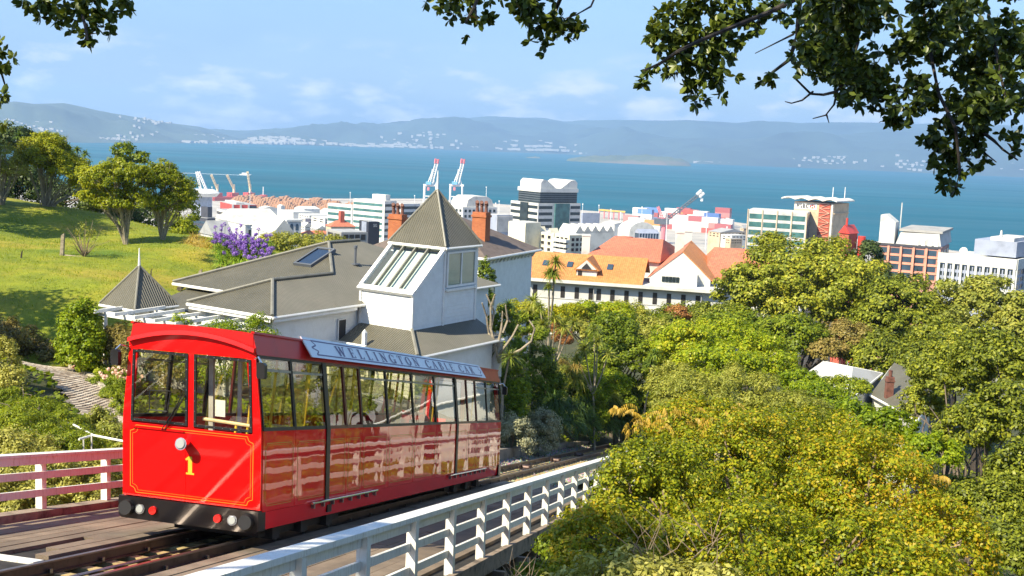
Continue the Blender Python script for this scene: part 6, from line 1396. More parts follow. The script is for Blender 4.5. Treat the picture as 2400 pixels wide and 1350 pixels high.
def mound(label, spots, mat, n, Lp, name='flax_bush', cat='plant', group=None, w_=.05, bend=.75):
    SEED[0] += 1; r = np.random.default_rng(SEED[0]); parts = []; b0 = None
    for px, py, Y in spots:
        c = atY(px, py, Y); b0 = c if b0 is None else b0; d = _unit(r.normal(size=(n * 2, 3)) * np.array([1, 1, .7]) + np.array([0, 0, .7])); d = d[d[:, 2] > 0][:n]
        parts.append(blades(np.tile(c, (len(d), 1)) + r.normal(0, .12, (len(d), 3)) * np.array([1, 1, .3]), d, Lp * pxm(Y), w_, r, bend))
    t_ = thing(name, label, cat, tuple(b0), 0, group); V, F_ = merge(parts); put('leaves', V, F_, mat, t_); return t_

PH = 'leaf_pohutukawa'
# big trees below the city buildings
plant('pohutukawa_tree', 'broad domed dark green tree in front of the red hip roof', 'tree', [(1890, 680, 112, 330, 225), (1770, 690, 110, 170, 150), (1985, 720, 108, 150, 150)], PH, .34, 3.2, trunk=.5, limbs=12, clump=.2, flat=.6, bark='bark_dark', lump=.3)
plant('pohutukawa_tree', 'olive brown domed tree below the pink office', 'tree', [(2115, 745, 104, 230, 220), (2060, 800, 100, 150, 150)], PH, .32, 3.2, trunk=.5, limbs=10, clump=.2, flat=.6, bark='bark_dark', lump=.3)
plant('pohutukawa_tree', 'spreading light green tree below the white office', 'tree', [(2310, 745, 100, 230, 190), (2400, 790, 96, 150, 150), (2240, 800, 96, 130, 150)], 'leaf_olive', .30, 3.0, trunk=.45, limbs=10, clump=.2, flat=.6, bark='bark_dark')
plant('conifer_tree', 'small dark green conifer beside the red brick turret', 'tree', [(2035, 598, 150, 62, 70), (2060, 640, 150, 60, 60)], 'leaf_dark', .35, 3.0, trunk=.3, clump=.25)
plant('pohutukawa_tree', 'dark tree between the domed trees and the yellow thicket', 'tree', [(1740, 790, 92, 190, 120), (1850, 800, 88, 170, 130)], 'leaf_green', .26, 2.8, trunk=.35, limbs=8, clump=.22, bark='bark_dark')
plant('pohutukawa_tree', 'grey green tree above the white roofed house', 'tree', [(2080, 850, 84, 200, 120), (2180, 860, 80, 170, 130)], PH, .26, 2.8, trunk=.35, limbs=8, clump=.22, bark='bark_dark')
plant('thicket_shrub', 'brownish dry shrub behind the white roofed house', 'shrub', [(1985, 800, 88, 150, 90), (1945, 825, 84, 90, 60)], 'leaf_brown', .2, 2.5, clump=.25)
plant('pohutukawa_tree', 'green tree below the spreading tree, left of the leaning trunks', 'tree', [(2290, 850, 70, 200, 130), (2200, 800, 84, 130, 110)], PH, .22, 2.8, trunk=.3, clump=.22, bark='bark_dark')
plant('pohutukawa_tree', 'large rough tree with bare leaning trunks beside the grey roofed house', 'tree', [(2240, 880, 42, 190, 150), (2340, 860, 40, 200, 170), (2360, 990, 36, 210, 170), (2270, 1010, 38, 150, 130), (2400, 1120, 33, 170, 170), (2165, 955, 44, 110, 120), (2190, 890, 46, 110, 100)], PH, .125, 2.4, trunk=.12, limbs=22, clump=.22, flat=.65, bark='bark', ground_at=tuple(atY(2310, 1200, 36)[:2]), split=.3)
plant('dark_shrub', 'dark green shrubs under the leaning trunks', 'shrub', [(2330, 1190, 32, 190, 150), (2390, 1290, 26, 170, 140), (2260, 1170, 34, 120, 100), (2300, 1270, 28, 130, 100)], PH, .10, 2.4, clump=.24)
plant('thicket_shrub', 'dull green shrubs under the white school wing', 'shrub', [(1630, 745, 105, 170, 60), (1540, 760, 98, 120, 60), (1690, 745, 100, 120, 70)], PH, .24, 2.6, clump=.25)
plant('thicket_shrub', 'rusty red shrub under the white school wing', 'shrub', [(1585, 735, 100, 60, 34)], 'leaf_red', .2, 2.6, clump=.3)
plant('thicket_shrub', 'bright green shrub tops under the white school wing', 'shrub', [(1370, 728, 80, 80, 40), (1440, 735, 82, 90, 50), (1500, 755, 84, 110, 60)], 'leaf_lime', .17, 2.6, clump=.28)
plant('lime_tree', 'bright yellow green tree above the olive shrub', 'tree', [(1610, 820, 70, 170, 130), (1700, 800, 74, 170, 100), (1690, 870, 66, 200, 130), (1790, 850, 70, 150, 110)], 'leaf_lime', .17, 2.6, trunk=.2, limbs=12, clump=.2, bark='bark_pale', lump=.35)
plant('lime_tree', 'bright yellow green tree hiding the feet of the two cottages', 'tree', [(1920, 935, 45, 150, 90), (1990, 990, 40, 200, 120), (2080, 1010, 38, 150, 110), (1880, 900, 48, 110, 70)], 'leaf_lime', .12, 2.6, trunk=.15, limbs=10, clump=.2, lump=.3)
plant('shrub', 'green shrub in front of the white roofed house', 'shrub', [(1985, 905, 60, 110, 40)], 'leaf_green', .15, 2.6, clump=.3)
plant('feathery_shrub', 'large olive shrub behind the russet maple', 'shrub', [(1640, 960, 30, 210, 160), (1750, 930, 32, 190, 130), (1580, 900, 34, 130, 90), (1850, 980, 31, 190, 120)], 'leaf_olive', .085, 2.2, clump=.2, limbs=10, lump=.35, aspect=.4)
plant('lime_tree', 'small bright green bush right of the olive shrub', 'shrub', [(2190, 1060, 33, 130, 90), (2110, 1090, 31, 120, 80)], 'leaf_lime', .1, 2.5, clump=.25)
# the russet maple filling the right foreground
MP = [(1760, 1130, 17.5, 520, 330), (1540, 1160, 16.5, 330, 300), (2020, 1180, 16.5, 420, 330), (1420, 1290, 15.0, 300, 260), (1720, 1320, 14.0, 460, 300), (2040, 1340, 13.5, 430, 260), (2210, 1290, 15.0, 260, 250), (1640, 1000, 19.0, 280, 130), (1900, 1050, 18.5, 330, 180), (1360, 1380, 13.5, 200, 180)]
mp_t = plant('maple_bush', 'huge russet and yellow green maple filling the near slope', 'bush', MP, 'leaf_maple', .052, 1.5, trunk=.14, limbs=40, clump=.13, flat=.8, lump=.2, shell=.16, base=-.6, bark='twig_dry', ground_at=tuple(atY(1760, 1340, 16)[:2]), nmax=60000)
r = np.random.default_rng(77); AVF = []
for px0, px1, py0, py1, n, D in ((1440, 1480, 945, 965, 5, 18), (1470, 1560, 950, 1010, 16, 18), (1560, 1720, 950, 1010, 26, 18.5), (1720, 1760, 940, 1000, 8, 19), (1780, 1900, 1000, 1060, 8, 18), (2100, 2160, 1060, 1100, 10, 17), (2030, 2110, 1020, 1060, 8, 18), (2160, 2230, 1110, 1180, 7, 16)):
    for _ in range(n):
        c = atY(r.uniform(px0, px1), r.uniform(py0, py1), D + r.uniform(-.5, .5)); d = _unit(np.array([r.normal(), r.normal() - .3, .4])); L_ = r.uniform(.18, .34); k = 8
        P = np.array([c + d * L_ * i / k - UZ * L_ * .7 * (i / k) ** 2 for i in range(k) for _ in (0, 1)]); dd = _unit(np.array([np.cross(d, UZ) * (1 if i % 2 else -1) * .6 + d * .3 - UZ * .9 for i in range(2 * k)]))
        AVF.append(blades(P, dd, .075, .022, r, .3, 2))
V, F_ = merge(AVF); put('new_leaf_spray', V, F_, 'leaf_gold', mp_t)
m = MB()
for _ in range(26):     # bare twigs in front
    c = atY(r.uniform(1480, 1680), r.uniform(1250, 1350), 12.6); d = _unit(np.array([r.normal() * .6, -.3 * r.random(), 1])); m.tube([c, c + d * .25 + r.normal(0, .03, 3), c + d * .5 + r.normal(0, .06, 3)], .007, 4, .002)
for px, py in ((1200, 1320), (1240, 1335), (1215, 1345)):
    c = atY(px, py + 40, 12.4)
    for _ in range(4): d = _unit(np.array([r.normal() * .5, 0, 1])); m.tube([c, c + d * .2, c + d * .38 + r.normal(0, .04, 3)], .006, 4, .002)
kind(m.build('bare_twig', 'twig_dry', mp_t), 'stuff')
plant('privet_bush', 'pale yellow green leafy bush at the foot of the maple', 'bush', [(1480, 1370, 12.3, 320, 130), (1640, 1380, 12.2, 220, 110), (1310, 1400, 12.4, 150, 120)], 'leaf_variegated', .075, 1.5, clump=.25, limbs=12, bark='twig_dry')
plant('fern_bush', 'bright green bush in the shade below the deck edge', 'bush', [(1310, 1290, 17, 110, 100), (1270, 1360, 15, 130, 90)], 'leaf_green', .07, 1.8, clump=.3)

# garden bank right of the house
plant('grey_shrub', 'round grey white flowering shrub behind the low concrete wall', 'shrub', [(1203, 1012, 50, 92, 84)], 'leaf_grey', .085, 2.6, clump=.28); plant('grey_shrub', 'second round grey shrub half in shade behind the low concrete wall', 'shrub', [(1266, 1000, 53, 86, 90)], 'leaf_grey', .085, 2.6, clump=.28)
plant('golden_shrub', 'upright golden green shrub at the end of the tram', 'shrub', [(1215, 890, 54, 56, 80), (1210, 945, 53, 44, 60), (1222, 850, 54, 40, 50), (1212, 815, 54, 40, 50)], 'leaf_lime', .12, 2.6, clump=.3)
plant('tall_shrub', 'climber covered dark shrub beside the tower wall', 'shrub', [(1140, 650, 66, 36, 90), (1136, 700, 64, 40, 60)], 'leaf_green', .14, 2.6, clump=.3)
plant('bank_tree', 'tall leafy bank tree, sunlit on top and dark below, above the track', 'tree', [(1440, 790, 74, 130, 110), (1480, 860, 72, 130, 150), (1400, 860, 70, 110, 120), (1500, 940, 72, 110, 110), (1440, 930, 70, 110, 110)], 'leaf_green', .17, 2.8, trunk=.2, limbs=12, clump=.22)
plant('bank_tree', 'olive green feathery tree between the cabbage trees and the school wing', 'tree', [(1370, 770, 80, 130, 90), (1450, 745, 84, 150, 70), (1530, 790, 80, 130, 90), (1560, 850, 78, 100, 120), (1330, 760, 82, 90, 70)], 'leaf_olive', .18, 2.6, trunk=.2, limbs=10, clump=.22)
plant('bank_shrub', 'lime shrub under the cabbage trees on the bank', 'shrub', [(1390, 920, 65, 80, 90), (1360, 885, 66, 90, 70), (1440, 905, 66, 70, 70)], 'leaf_lime', .13, 2.4, clump=.26)
plant('bank_shrub', 'orange flowering shrub among the cabbage trees', 'shrub', [(1318, 795, 69, 46, 46), (1300, 770, 70, 30, 30)], 'leaf_red', .11, 2.2, clump=.35)
plant('bank_shrub', 'green shrub between the tram and the flax bank', 'shrub', [(1265, 850, 60, 70, 150), (1290, 900, 60, 70, 120), (1180, 760, 58, 70, 90), (1240, 770, 64, 90, 80), (1180, 900, 55, 60, 120)], 'leaf_green', .13, 2.6, clump=.24)
plant('bank_shrub', 'yellowish shrub beside the villa wall', 'shrub', [(1220, 735, 72, 100, 60), (1300, 745, 74, 70, 60), (1340, 735, 76, 60, 50)], 'leaf_ylw', .14, 2.4, clump=.28)
plant('bank_shrub', 'dense dark shrubs behind the flax', 'shrub', [(1330, 900, 68, 120, 130), (1420, 960, 72, 130, 100), (1510, 970, 76, 120, 90), (1560, 930, 74, 90, 130)], 'leaf_dark', .16, 2.4, clump=.28)
cabbage('tall cabbage tree standing against the orange tiled roof', [(1302, 612, 68, 34), (1288, 640, 68, 26), (1298, 640, 68, 30), (1286, 672, 68, 16)], (1285, 790, 68), n=110)
cabbage('cabbage tree with pale stem right of the villa', [(1250, 706, 64, 36), (1240, 730, 64, 22)], (1256, 830, 64))
cabbage('dark cabbage tree tuft below the villa wall', [(1192, 715, 60, 34)], (1196, 820, 60), 'leaf_flax')
cabbage('cluster of cabbage trees with bare forked stems above the flax', [(1300, 745, 62, 30), (1265, 720, 62, 26), (1320, 765, 62, 30), (1270, 760, 62, 24), (1345, 755, 63, 26)], (1290, 900, 62), n=90)
cabbage('forked cabbage tree with drooping yellow leaves on the bank', [(1400, 800, 64, 32), (1370, 815, 64, 30), (1425, 830, 64, 28), (1352, 840, 64, 24), (1392, 770, 65, 24)], (1400, 960, 64), n=100)
cabbage('low cabbage tree leaning over the track', [(1535, 830, 68, 26), (1525, 850, 68, 22)], (1500, 950, 68), 'leaf_flax')
cabbage('palm like clump below the tower beside the tram', [(1195, 835, 50, 42), (1165, 815, 51, 34)], (1180, 930, 50), n=130)
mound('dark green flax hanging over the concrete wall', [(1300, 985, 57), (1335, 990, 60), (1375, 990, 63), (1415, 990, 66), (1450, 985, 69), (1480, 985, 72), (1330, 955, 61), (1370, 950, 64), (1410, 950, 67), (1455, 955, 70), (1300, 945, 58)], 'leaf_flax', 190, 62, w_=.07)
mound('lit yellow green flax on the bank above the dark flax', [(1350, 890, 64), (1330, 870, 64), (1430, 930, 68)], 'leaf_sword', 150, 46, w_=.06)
mound('dry grass tuft at the foot of the bank', [(1350, 860, 63), (1320, 850, 63)], 'grass_dry', 120, 30, 'grass_tuft', w_=.03)
# bare branched frangipani like shrub against the tower
SEED[0] += 1; r = np.random.default_rng(5); bb = atY(1170, 840, 50); t_ = thing('bare_shrub', 'pale bare branched shrub in front of the tower base', 'shrub', tuple(bb)); m = MB()
for pts in ([(1170, 850), (1160, 810), (1145, 780), (1140, 740), (1130, 710)], [(1160, 810), (1150, 770), (1150, 720), (1160, 690)], [(1165, 820), (1175, 770), (1178, 730), (1196, 755)], [(1170, 830), (1200, 790), (1215, 760)], [(1175, 840), (1220, 820), (1245, 800), (1253, 770), (1240, 750)], [(1150, 770), (1158, 730), (1140, 690)], [(1178, 780), (1190, 750), (1185, 715)]):
    m.tube([atY(x, y, 50 + .2 * sin(x)) for x, y in pts], .065, 6, .035)
m.build('branch', 'bark_pale', t_)

# lawn trees with many pale stems
def stemtree(label, base, D, crowns, stems=9, mat='leaf_ylw', leaf=.14, tr=.09, cover=2.0):
    SEED[0] += 1; r = np.random.default_rng(SEED[0]); b = atY(*base, D); b[2] = min(b[2], lawnz(b[0], b[1])); t_ = thing('lawn_tree', label, 'tree', tuple(b)); W = []
    for px, py, wp, hp in crowns:
        c = atY(px, py, D); k = pxm(D); W.append((c[0], c[1], c[2], wp / 2 * k, wp / 2 * k, hp / 2 * k))
    V, F_ = cloud(W, leaf, cover, r, clump=.24, base=-.25, lump=.35, flat=.6); put('crown', V, F_, mat, t_); m = MB()
    for w_ in W:
        for _ in range(stems):
            d = _unit(r.normal(size=3)); d[2] = abs(d[2]); tp = np.array(w_[:3]) + d * np.array(w_[3:]) * .85; q = b + (tp - b) * .25 + np.array([0, 0, .25]); mid = b + (tp - b) * .6 + r.normal(0, .15, 3)
            m.tube([b - UZ * .2 + r.normal(0, .05, 3) * [1, 1, 0], q, mid, tp], tr * .6, 5, .015)
            for _ in range(2): tw = tp + r.normal(0, .35, 3); m.tube([mid, (mid + tw) / 2 + r.normal(0, .08, 3), tw], .018, 4, .006)
    m.tube([b - UZ * .2, b + UZ * .8], tr * 1.5, 7, tr); m.build('trunk', 'bark_pale', t_); return t_
stemtree('yellow green tree with fan of pale stems nearest the dead shrub', (296, 575), 71, [(250, 425, 110, 90), (300, 410, 100, 70), (225, 460, 80, 70), (310, 470, 90, 70), (265, 480, 90, 60)], 6)
stemtree('yellow green tree with pale stems at the right edge of the lawn', (381, 566), 73, [(385, 420, 90, 80), (355, 430, 70, 80), (425, 460, 60, 100), (400, 480, 80, 80)], 7)
stemtree('broad yellow green tree at the top of the lawn', (106, 505), 82, [(120, 370, 130, 90), (80, 380, 100, 100), (165, 400, 100, 80), (110, 340, 90, 60), (190, 430, 60, 70)], 7)
stemtree('sparse grey stemmed tree at the left end of the lawn', (2, 490), 80, [(0, 370, 90, 70), (30, 400, 70, 60), (-30, 400, 90, 90)], 12, 'leaf_olive', .12, .08, .9)
plant('dark_bush', 'dark evergreen mass behind the lawn trees', 'bush', [(60, 440, 92, 170, 110), (190, 470, 92, 160, 110), (-40, 420, 94, 150, 120), (330, 500, 88, 150, 90)], 'leaf_dark', .22, 2.4, clump=.3)
plant('dark_bush', 'dark rounded evergreen behind the right lawn tree', 'bush', [(435, 480, 82, 56, 130), (420, 540, 80, 80, 60)], 'leaf_green', .17, 2.6, clump=.28)
plant('pine_tree', 'dark pine at the top left of the lawn', 'tree', [(30, 320, 105, 90, 60), (-20, 330, 105, 110, 80)], 'leaf_dark', .25, 2.2, trunk=.2, clump=.3)
cabbage('distant cabbage tree above the lawn crest', [(180, 350, 100, 16), (200, 360, 100, 14), (188, 375, 100, 14)], (190, 430, 100), 'leaf_flax')
cabbage('small cabbage tree by the pine', [(45, 318, 100, 18)], (45, 380, 100), 'leaf_flax')
plant('sycamore_tree', 'young leafy tree silhouetted against the sea', 'tree', [(290, 352, 96, 50, 36), (325, 372, 96, 46, 40), (285, 378, 96, 46, 30)], 'leaf_green', .24, 1.8, trunk=.1, clump=.35, limbs=9)
# dead shrub and posts on the lawn
p = atY(197, 622, 64); p[2] = lawnz(p[0], p[1]); r = np.random.default_rng(4); t_ = thing('dead_shrub', 'half dead twiggy shrub leaning on a broken post on the lawn', 'shrub', tuple(p)); m = MB()
for _ in range(26): d = _unit(np.array([r.normal() * .7, r.normal() * .7, 1.1])); L_ = r.uniform(.8, 2.1); m.tube([p, p + d * L_ * .5 + r.normal(0, .07, 3), p + d * L_ + r.normal(0, .15, 3)], .028, 4, .006)
m.build('branch', 'twig_dry', t_); V, F_ = cloud([(p[0], p[1], p[2] + 1.35, .55, .55, .6)], .1, .35, r, clump=.35); put('crown', V, F_, 'leaf_olive', t_)
def stake(label, px, py0, py1, D, w_, lean=0.0, mat='bark_pale', name='fence_post'):
    a = atY(px, py1, D); a[2] = lawnz(a[0], a[1]) - .2; hgt = (py1 - py0) * pxm(D) + .2; m = MB(); b_ = a + np.array([lean, 0, hgt])
    m.hexa([a + [i * w_, j * w_, 0] for i, j in ((-1, -1), (1, -1), (1, 1), (-1, 1))] + [b_ + [i * w_ * .85, j * w_ * .85, .06 * i] for i, j in ((-1, -1), (1, -1), (1, 1), (-1, 1))]); o = m.build(name, mat); tag(o, label, 'post'); return o
stake('split grey fence post beside the dead shrub', 145, 572, 622, 64, .10, .08); stake('whitish old fence post at the right lawn edge', 470, 578, 620, 60, .09); stake('whitish old fence post beside the purple flowers', 527, 576, 620, 58, .09, .06)
stake('thin iron stake near the gazebo finial', 352, 590, 627, 58, .03, .05, 'bark_dark', 'stake'); stake('short dark stump stake low on the lawn', 49, 617, 632, 62, .04, .06, 'bark_dark', 'stake')
a, b_ = atY(147, 621, 64), atY(192, 603, 64); a[2] = lawnz(a[0], a[1]); m = MB(); m.tube([a, b_], .06, 6); tag(m.build('fallen_rail', 'bark_pale'), 'broken rail leaning from the split post', 'rail')
a, b_ = atY(420, 630, 58), atY(442, 618, 59.5); a[2] = lawnz(a[0], a[1]) + .12; b_[2] = lawnz(b_[0], b_[1]) + .16; m = MB(); m.tube([a, (a + b_) / 2 + [0, 0, .05], b_], .13, 7, .09); tag(m.build('log', 'bark'), 'short weathered log lying on the grass', 'log')
# agapanthus bed, dry grass, dark hedge at the lawn's right end
SEED[0] += 1; r = np.random.default_rng(61); ap = thing('agapanthus_bed', 'big clump of purple agapanthus at the end of the lawn', 'flower bed', tuple(atY(560, 610, 60))); P1_ = []; P2_ = []; m = MB()
for _ in range(75):
    px = r.uniform(505, 640); py = 575 + r.uniform(-25, 35) + (px - 570) * .12; D = 62 - (py - 560) * .06; c = atY(px, py, D); n = 34
    d = _unit(r.normal(size=(n, 3)) * [1, 1, .6] + [0, 0, .8]); d[:, 2] = np.abs(d[:, 2]); P1_.append(blades(np.tile(c, (n, 1)) - UZ * .3, d, .75, .05, r, .7))
for _ in range(150):
    q = r.random(); px = 500 + q * 135 + r.normal(0, 6); py = 548 + q * 26 + r.normal(0, 13) + (18 if r.random() < .25 else 0); D = 61 - (py - 560) * .04; c = atY(px, py, D); n = 46
    o = _unit(r.normal(size=(n, 3))); P2_.append(leaf_quads(c + o * .12 * r.uniform(.5, 1.1, (n, 1)), o, .075, .05, r)); m.tube([c - UZ * .9, c], .012, 3)
V, F_ = merge(P1_); put('leaves', V, F_, 'leaf_agapanthus', ap); V, F_ = merge(P2_); kind(put('flower_heads', V, F_, 'petal_purple', ap), 'stuff'); kind(m.build('stem', 'leaf_agapanthus', ap), 'stuff')
mound('tuft of tall yellow dry grass left of the purple flowers', [(445, 570, 66), (460, 575, 65), (475, 578, 64), (490, 580, 63), (455, 560, 67), (480, 568, 66)], 'grass_dry', 130, 30, 'grass_tuft', w_=.03, bend=.4)
plant('hedge_shrub', 'dark olive hedge behind the purple flowers and the big hip roof', 'hedge', [(690, 575, 82, 120, 46), (760, 570, 86, 130, 34), (820, 572, 88, 70, 26), (640, 580, 80, 80, 60)], 'leaf_olive', .16, 2.6, clump=.3)
# around the gazebo and driveway
plant('camellia_bush', 'round glossy green bush beside the driveway and pergola', 'bush', [(188, 770, 45.5, 100, 110), (185, 820, 45, 90, 80), (205, 735, 46, 80, 60)], 'leaf_lime', .12, 2.8, clump=.24)
plant('bank_shrub', 'shaded brown green undergrowth at the edge of the lawn', 'shrub', [(30, 800, 50, 130, 90), (110, 830, 50, 110, 60), (-60, 790, 48, 150, 130)], 'leaf_brown', .12, 2.0, clump=.3)
plant('climbing_rose', 'yellow green climber over the pergola, above the tram roof', 'climber', [(430, 750, 44, 70, 40), (520, 765, 43, 110, 34), (600, 765, 43, 90, 34)], 'leaf_lime', .085, 2.0, clump=.35, ground_at=tuple(onz(520, 788, 114.7)[:2]))
plant('trellis_climber', 'climber covering the wall beneath the gazebo', 'climber', [(330, 830, 45, 110, 130), (420, 850, 44, 120, 120), (280, 800, 46, 60, 90)], 'leaf_brown', .09, 2.0, clump=.3)
plant('box_hedge', 'low clipped green hedge along the driveway edge', 'hedge', [(205, 878, 45, 60, 30), (232, 900, 43.5, 70, 32), (262, 925, 42, 70, 34), (285, 945, 41, 60, 40), (310, 960, 40, 60, 40)], 'leaf_green', .07, 3.0, clump=.3)
r = np.random.default_rng(8); rb = thing('rose_bed', 'bed of pale pink roses behind the clipped hedge', 'flower bed', tuple(atY(240, 890, 46)))
W = []
for px, py, D in ((205, 865, 46.5), (225, 868, 46), (245, 878, 45), (262, 888, 44), (278, 893, 43.5), (295, 900, 43)): c = atY(px, py, D); W.append((c[0], c[1], c[2], .55, .55, .35))
V, F_ = cloud(W, .07, 2.0, r, clump=.4); put('leaves', V, F_, 'leaf_green', rb); PP = []
for _ in range(70): w_ = W[r.integers(len(W))]; c = np.array(w_[:3]) + r.normal(0, .33, 3) * [1, 1, .3] + [0, -.2, .28]; o = _unit(r.normal(size=(16, 3))); PP.append(leaf_quads(c + o * .06, o, .09, .08, r))
V, F_ = merge(PP); kind(put('blooms', V, F_, 'petal_pink', rb), 'stuff')
# shrubs between driveway and left fence
plant('juniper_bush', 'feathery green juniper below the driveway', 'bush', [(60, 1005, 31, 170, 110), (150, 995, 33, 120, 70), (160, 1040, 30, 150, 80), (5, 950, 36, 90, 80), (85, 962, 36, 120, 50), (40, 935, 39, 70, 50)], 'leaf_green', .09, 2.0, clump=.22, aspect=.35, lump=.4)
plant('variegated_bush', 'creamy yellow variegated bush behind the garden side fence', 'bush', [(30, 1060, 26, 190, 130), (120, 1110, 25, 180, 110), (220, 1130, 25.5, 150, 120), (-30, 1150, 24, 150, 120), (180, 1180, 24.5, 160, 80), (60, 1180, 24, 160, 80)], 'leaf_variegated', .085, 2.2, clump=.22, aspect=.5, ground_at=tuple(atY(120, 1120, 26)[:2]))
plant('flowering_bush', 'orange green flowering bush near the bent white rail', 'bush', [(235, 990, 34, 80, 70), (265, 1020, 32, 80, 60), (285, 1060, 30, 70, 60)], 'leaf_olive', .08, 2.0, clump=.28)
plant('flowering_bush', 'pale leaved branchy bush at the shaded end of the driveway', 'bush', [(10, 840, 40, 70, 90), (30, 880, 39, 60, 50)], 'leaf_variegated', .09, 1.4, clump=.3)
wr = thing('garden_rail', 'bent white rail of a garden stair below the driveway', 'handrail', tuple(atY(215, 1040, 29))); m = MB(); m.tube([atY(150, 985, 34), atY(190, 1004, 31), atY(218, 1020, 29.5), atY(290, 1034, 28)], .03, 6); m.tube([atY(185, 1030, 29), atY(218, 1020, 29.5)], .03, 6); m.build('rail', 'fence_white', wr)
for q in ((196, 1024), (215, 1020)):
    m = MB(); a = atY(*q, 29.3); m.tube([a, a - UZ * .8], .02, 5); m.build('baluster', 'fence_white', wr)
# driveway of pavers with kerb
DZ = [(20, 866), (165, 860), (172, 882), (220, 915), (262, 952), (300, 985), (330, 1040), (300, 1070), (200, 1000), (120, 940), (30, 925), (-60, 900), (-60, 872)]
dp = np.array([atY(px, py, Y)[:2] for (px, py), Y in zip(DZ, (48.4, 47.5, 46.5, 44.0, 41.5, 39.5, 36.5, 35.5, 38.5, 43.0, 44.5, 46, 48))])
def inside(x, y, poly):
    c = False; n = len(poly)
    for i in range(n):
        x0, y0 = poly[i]; x1, y1 = poly[i - 1]
        if (y0 > y) != (y1 > y) and x < (x1 - x0) * (y - y0) / (y1 - y0) + x0: c = not c
    return c
m = MB(); xs_ = np.arange(dp[:, 0].min(), dp[:, 0].max(), .5); ys_ = np.arange(dp[:, 1].min() - .2, dp[:, 1].max() + .2, .5)
for x in xs_:
    for y in ys_:
        if inside(x + .25, y + .25, dp): m.poly([(x + i, y + j, gz(x + i, y + j) + .14) for i, j in ((0, 0), (.5, 0), (.5, .5), (0, .5))])
drv = kind(m.build('driveway', 'asphalt'), 'structure')
mb_ = MB(); mb_.box(-.105, .105, -.05, .05, -.02, .02); me_ = None; rest = MB(); cnt = 0; ca, sa = cos(.6), sin(.6); cand = []
for i in range(-120, 120):
    for j in range(-200, 200):
        u_ = i * .24 + (.12 if j % 2 else 0); v_ = j * .125; x = -13.5 + u_ * ca - v_ * sa; y = 41 + u_ * sa + v_ * ca
        if dp[:, 0].min() < x < dp[:, 0].max() and dp[:, 1].min() < y < dp[:, 1].max() and y < 46.3 and inside(x, y, dp): cand.append((y, x))
cand.sort(); gzs = ground([c[1] for c in cand], [c[0] for c in cand])
vis = [(k, c) for k, c in enumerate(cand)]
for k, (y, x) in vis:
    z_ = gzs[k] + .165 + random.uniform(-.006, .006)
    if cnt < 300 and k % 2 == 0 and y > 37:
        if me_ is None: o = mb_.build('paver', 'paver_brick', drv, world=False); me_ = o.data
        else: o = bpy.data.objects.new('paver', me_); COL.objects.link(o); o.parent = drv
        o.location = (x, y, z_); o.rotation_euler = (0, 0, .6); cnt += 1
    else: rest.box(-.105, .105, -.05, .05, -.02, .02, lambda a, b, c: (x + a * ca - b * sa, y + a * sa + b * ca, z_ + c))
kind(rest.build('pavers', 'paver_brick', drv), 'stuff')
kb = [dp[1], dp[2], dp[3], dp[4], dp[5], dp[6]]
for i in range(len(kb) - 1):
    n = 4
    for k in range(n):
        a = kb[i] + (kb[i + 1] - kb[i]) * k / n; b_ = kb[i] + (kb[i + 1] - kb[i]) * (k + .96) / n; d = (b_ - a) / np.linalg.norm(b_ - a); nn = np.array([-d[1], d[0]]) * .09; za, zc = gz(*a), gz(*b_)
        mm = MB(); mm.hexa([(*(a - nn), za - .1), (*(b_ - nn), zc - .1), (*(b_ + nn), zc - .1), (*(a + nn), za - .1), (*(a - nn), za + .26), (*(b_ - nn), zc + .26), (*(b_ + nn), zc + .26), (*(a + nn), za + .26)]); mm.build('kerb_stone', 'kerb', drv)
# leafy undergrowth over the bare slopes
r = np.random.default_rng(91); n = 120000; ux = r.uniform(-26, 48, n); uy = 20 + 100 * r.random(n) ** 1.3; q = np.stack([ux, uy, ux * 0], -1) - ORG * [1, 1, 0]; us = q @ DH; ul = q @ LAT
hq = np.stack([ux - C0[0], uy - C0[1]], -1); ha = hq @ HU[:2]; hb2 = hq @ HV[:2]
keep = ~((ul > -3.6) & (ul < 4.6) & (us < 19)) & ~((ul > -2.3) & (ul < 3.4)) & ~((ha > -2) & (ha < 19) & (hb2 > -5) & (hb2 < 13)) & ~((ux < -4) & (uy > 46)) & ~((ux < -6) & (uy > 46))
for i_ in np.nonzero(keep & (ux < -6) & (uy > 33))[0]: keep[i_] = not inside(ux[i_], uy[i_], dp * 1.0)
ux, uy = ux[keep], uy[keep]; clp = vnoise(ux * .5, uy * .5, 4); P = np.stack([ux, uy, ground(ux, uy) + .08 + np.clip(clp + .25, 0, 1) * r.random(len(ux)) * .6], -1)
Nn = _unit(r.normal(0, .6, P.shape) + [0, 0, 1]); V, F_ = leaf_quads(P, Nn, .25, .16, r, .1); kind(fromnp('undergrowth', V, F_, 'leaf_green'), 'stuff')
# short grass over the lawn
r = np.random.default_rng(15); n = 60000; gx = r.uniform(-34, -4, n); gy = 47.5 + 38 * r.random(n) ** 1.2; k_ = ~np.array([(C0[0] - 12 < a < C0[0] + 12) and b < 62 and ((a - C0[0]) * HU[0] + (b - C0[1]) * HU[1] > -.4) and -1 < ((a - C0[0]) * HV[0] + (b - C0[1]) * HV[1]) < 10.2 for a, b in zip(gx, gy)]); gx = gx[k_]; gy = gy[k_]
P = np.stack([gx, gy, ground(gx, gy) + .18], -1); d = _unit(r.normal(size=(len(P), 3)) * [.5, .5, .1] + [0, 0, 1]); V, F_ = blades(P, d, .16, .035, r, .3, 1)
kind(fromnp('grass', V, F_, 'grass_blade'), 'stuff')
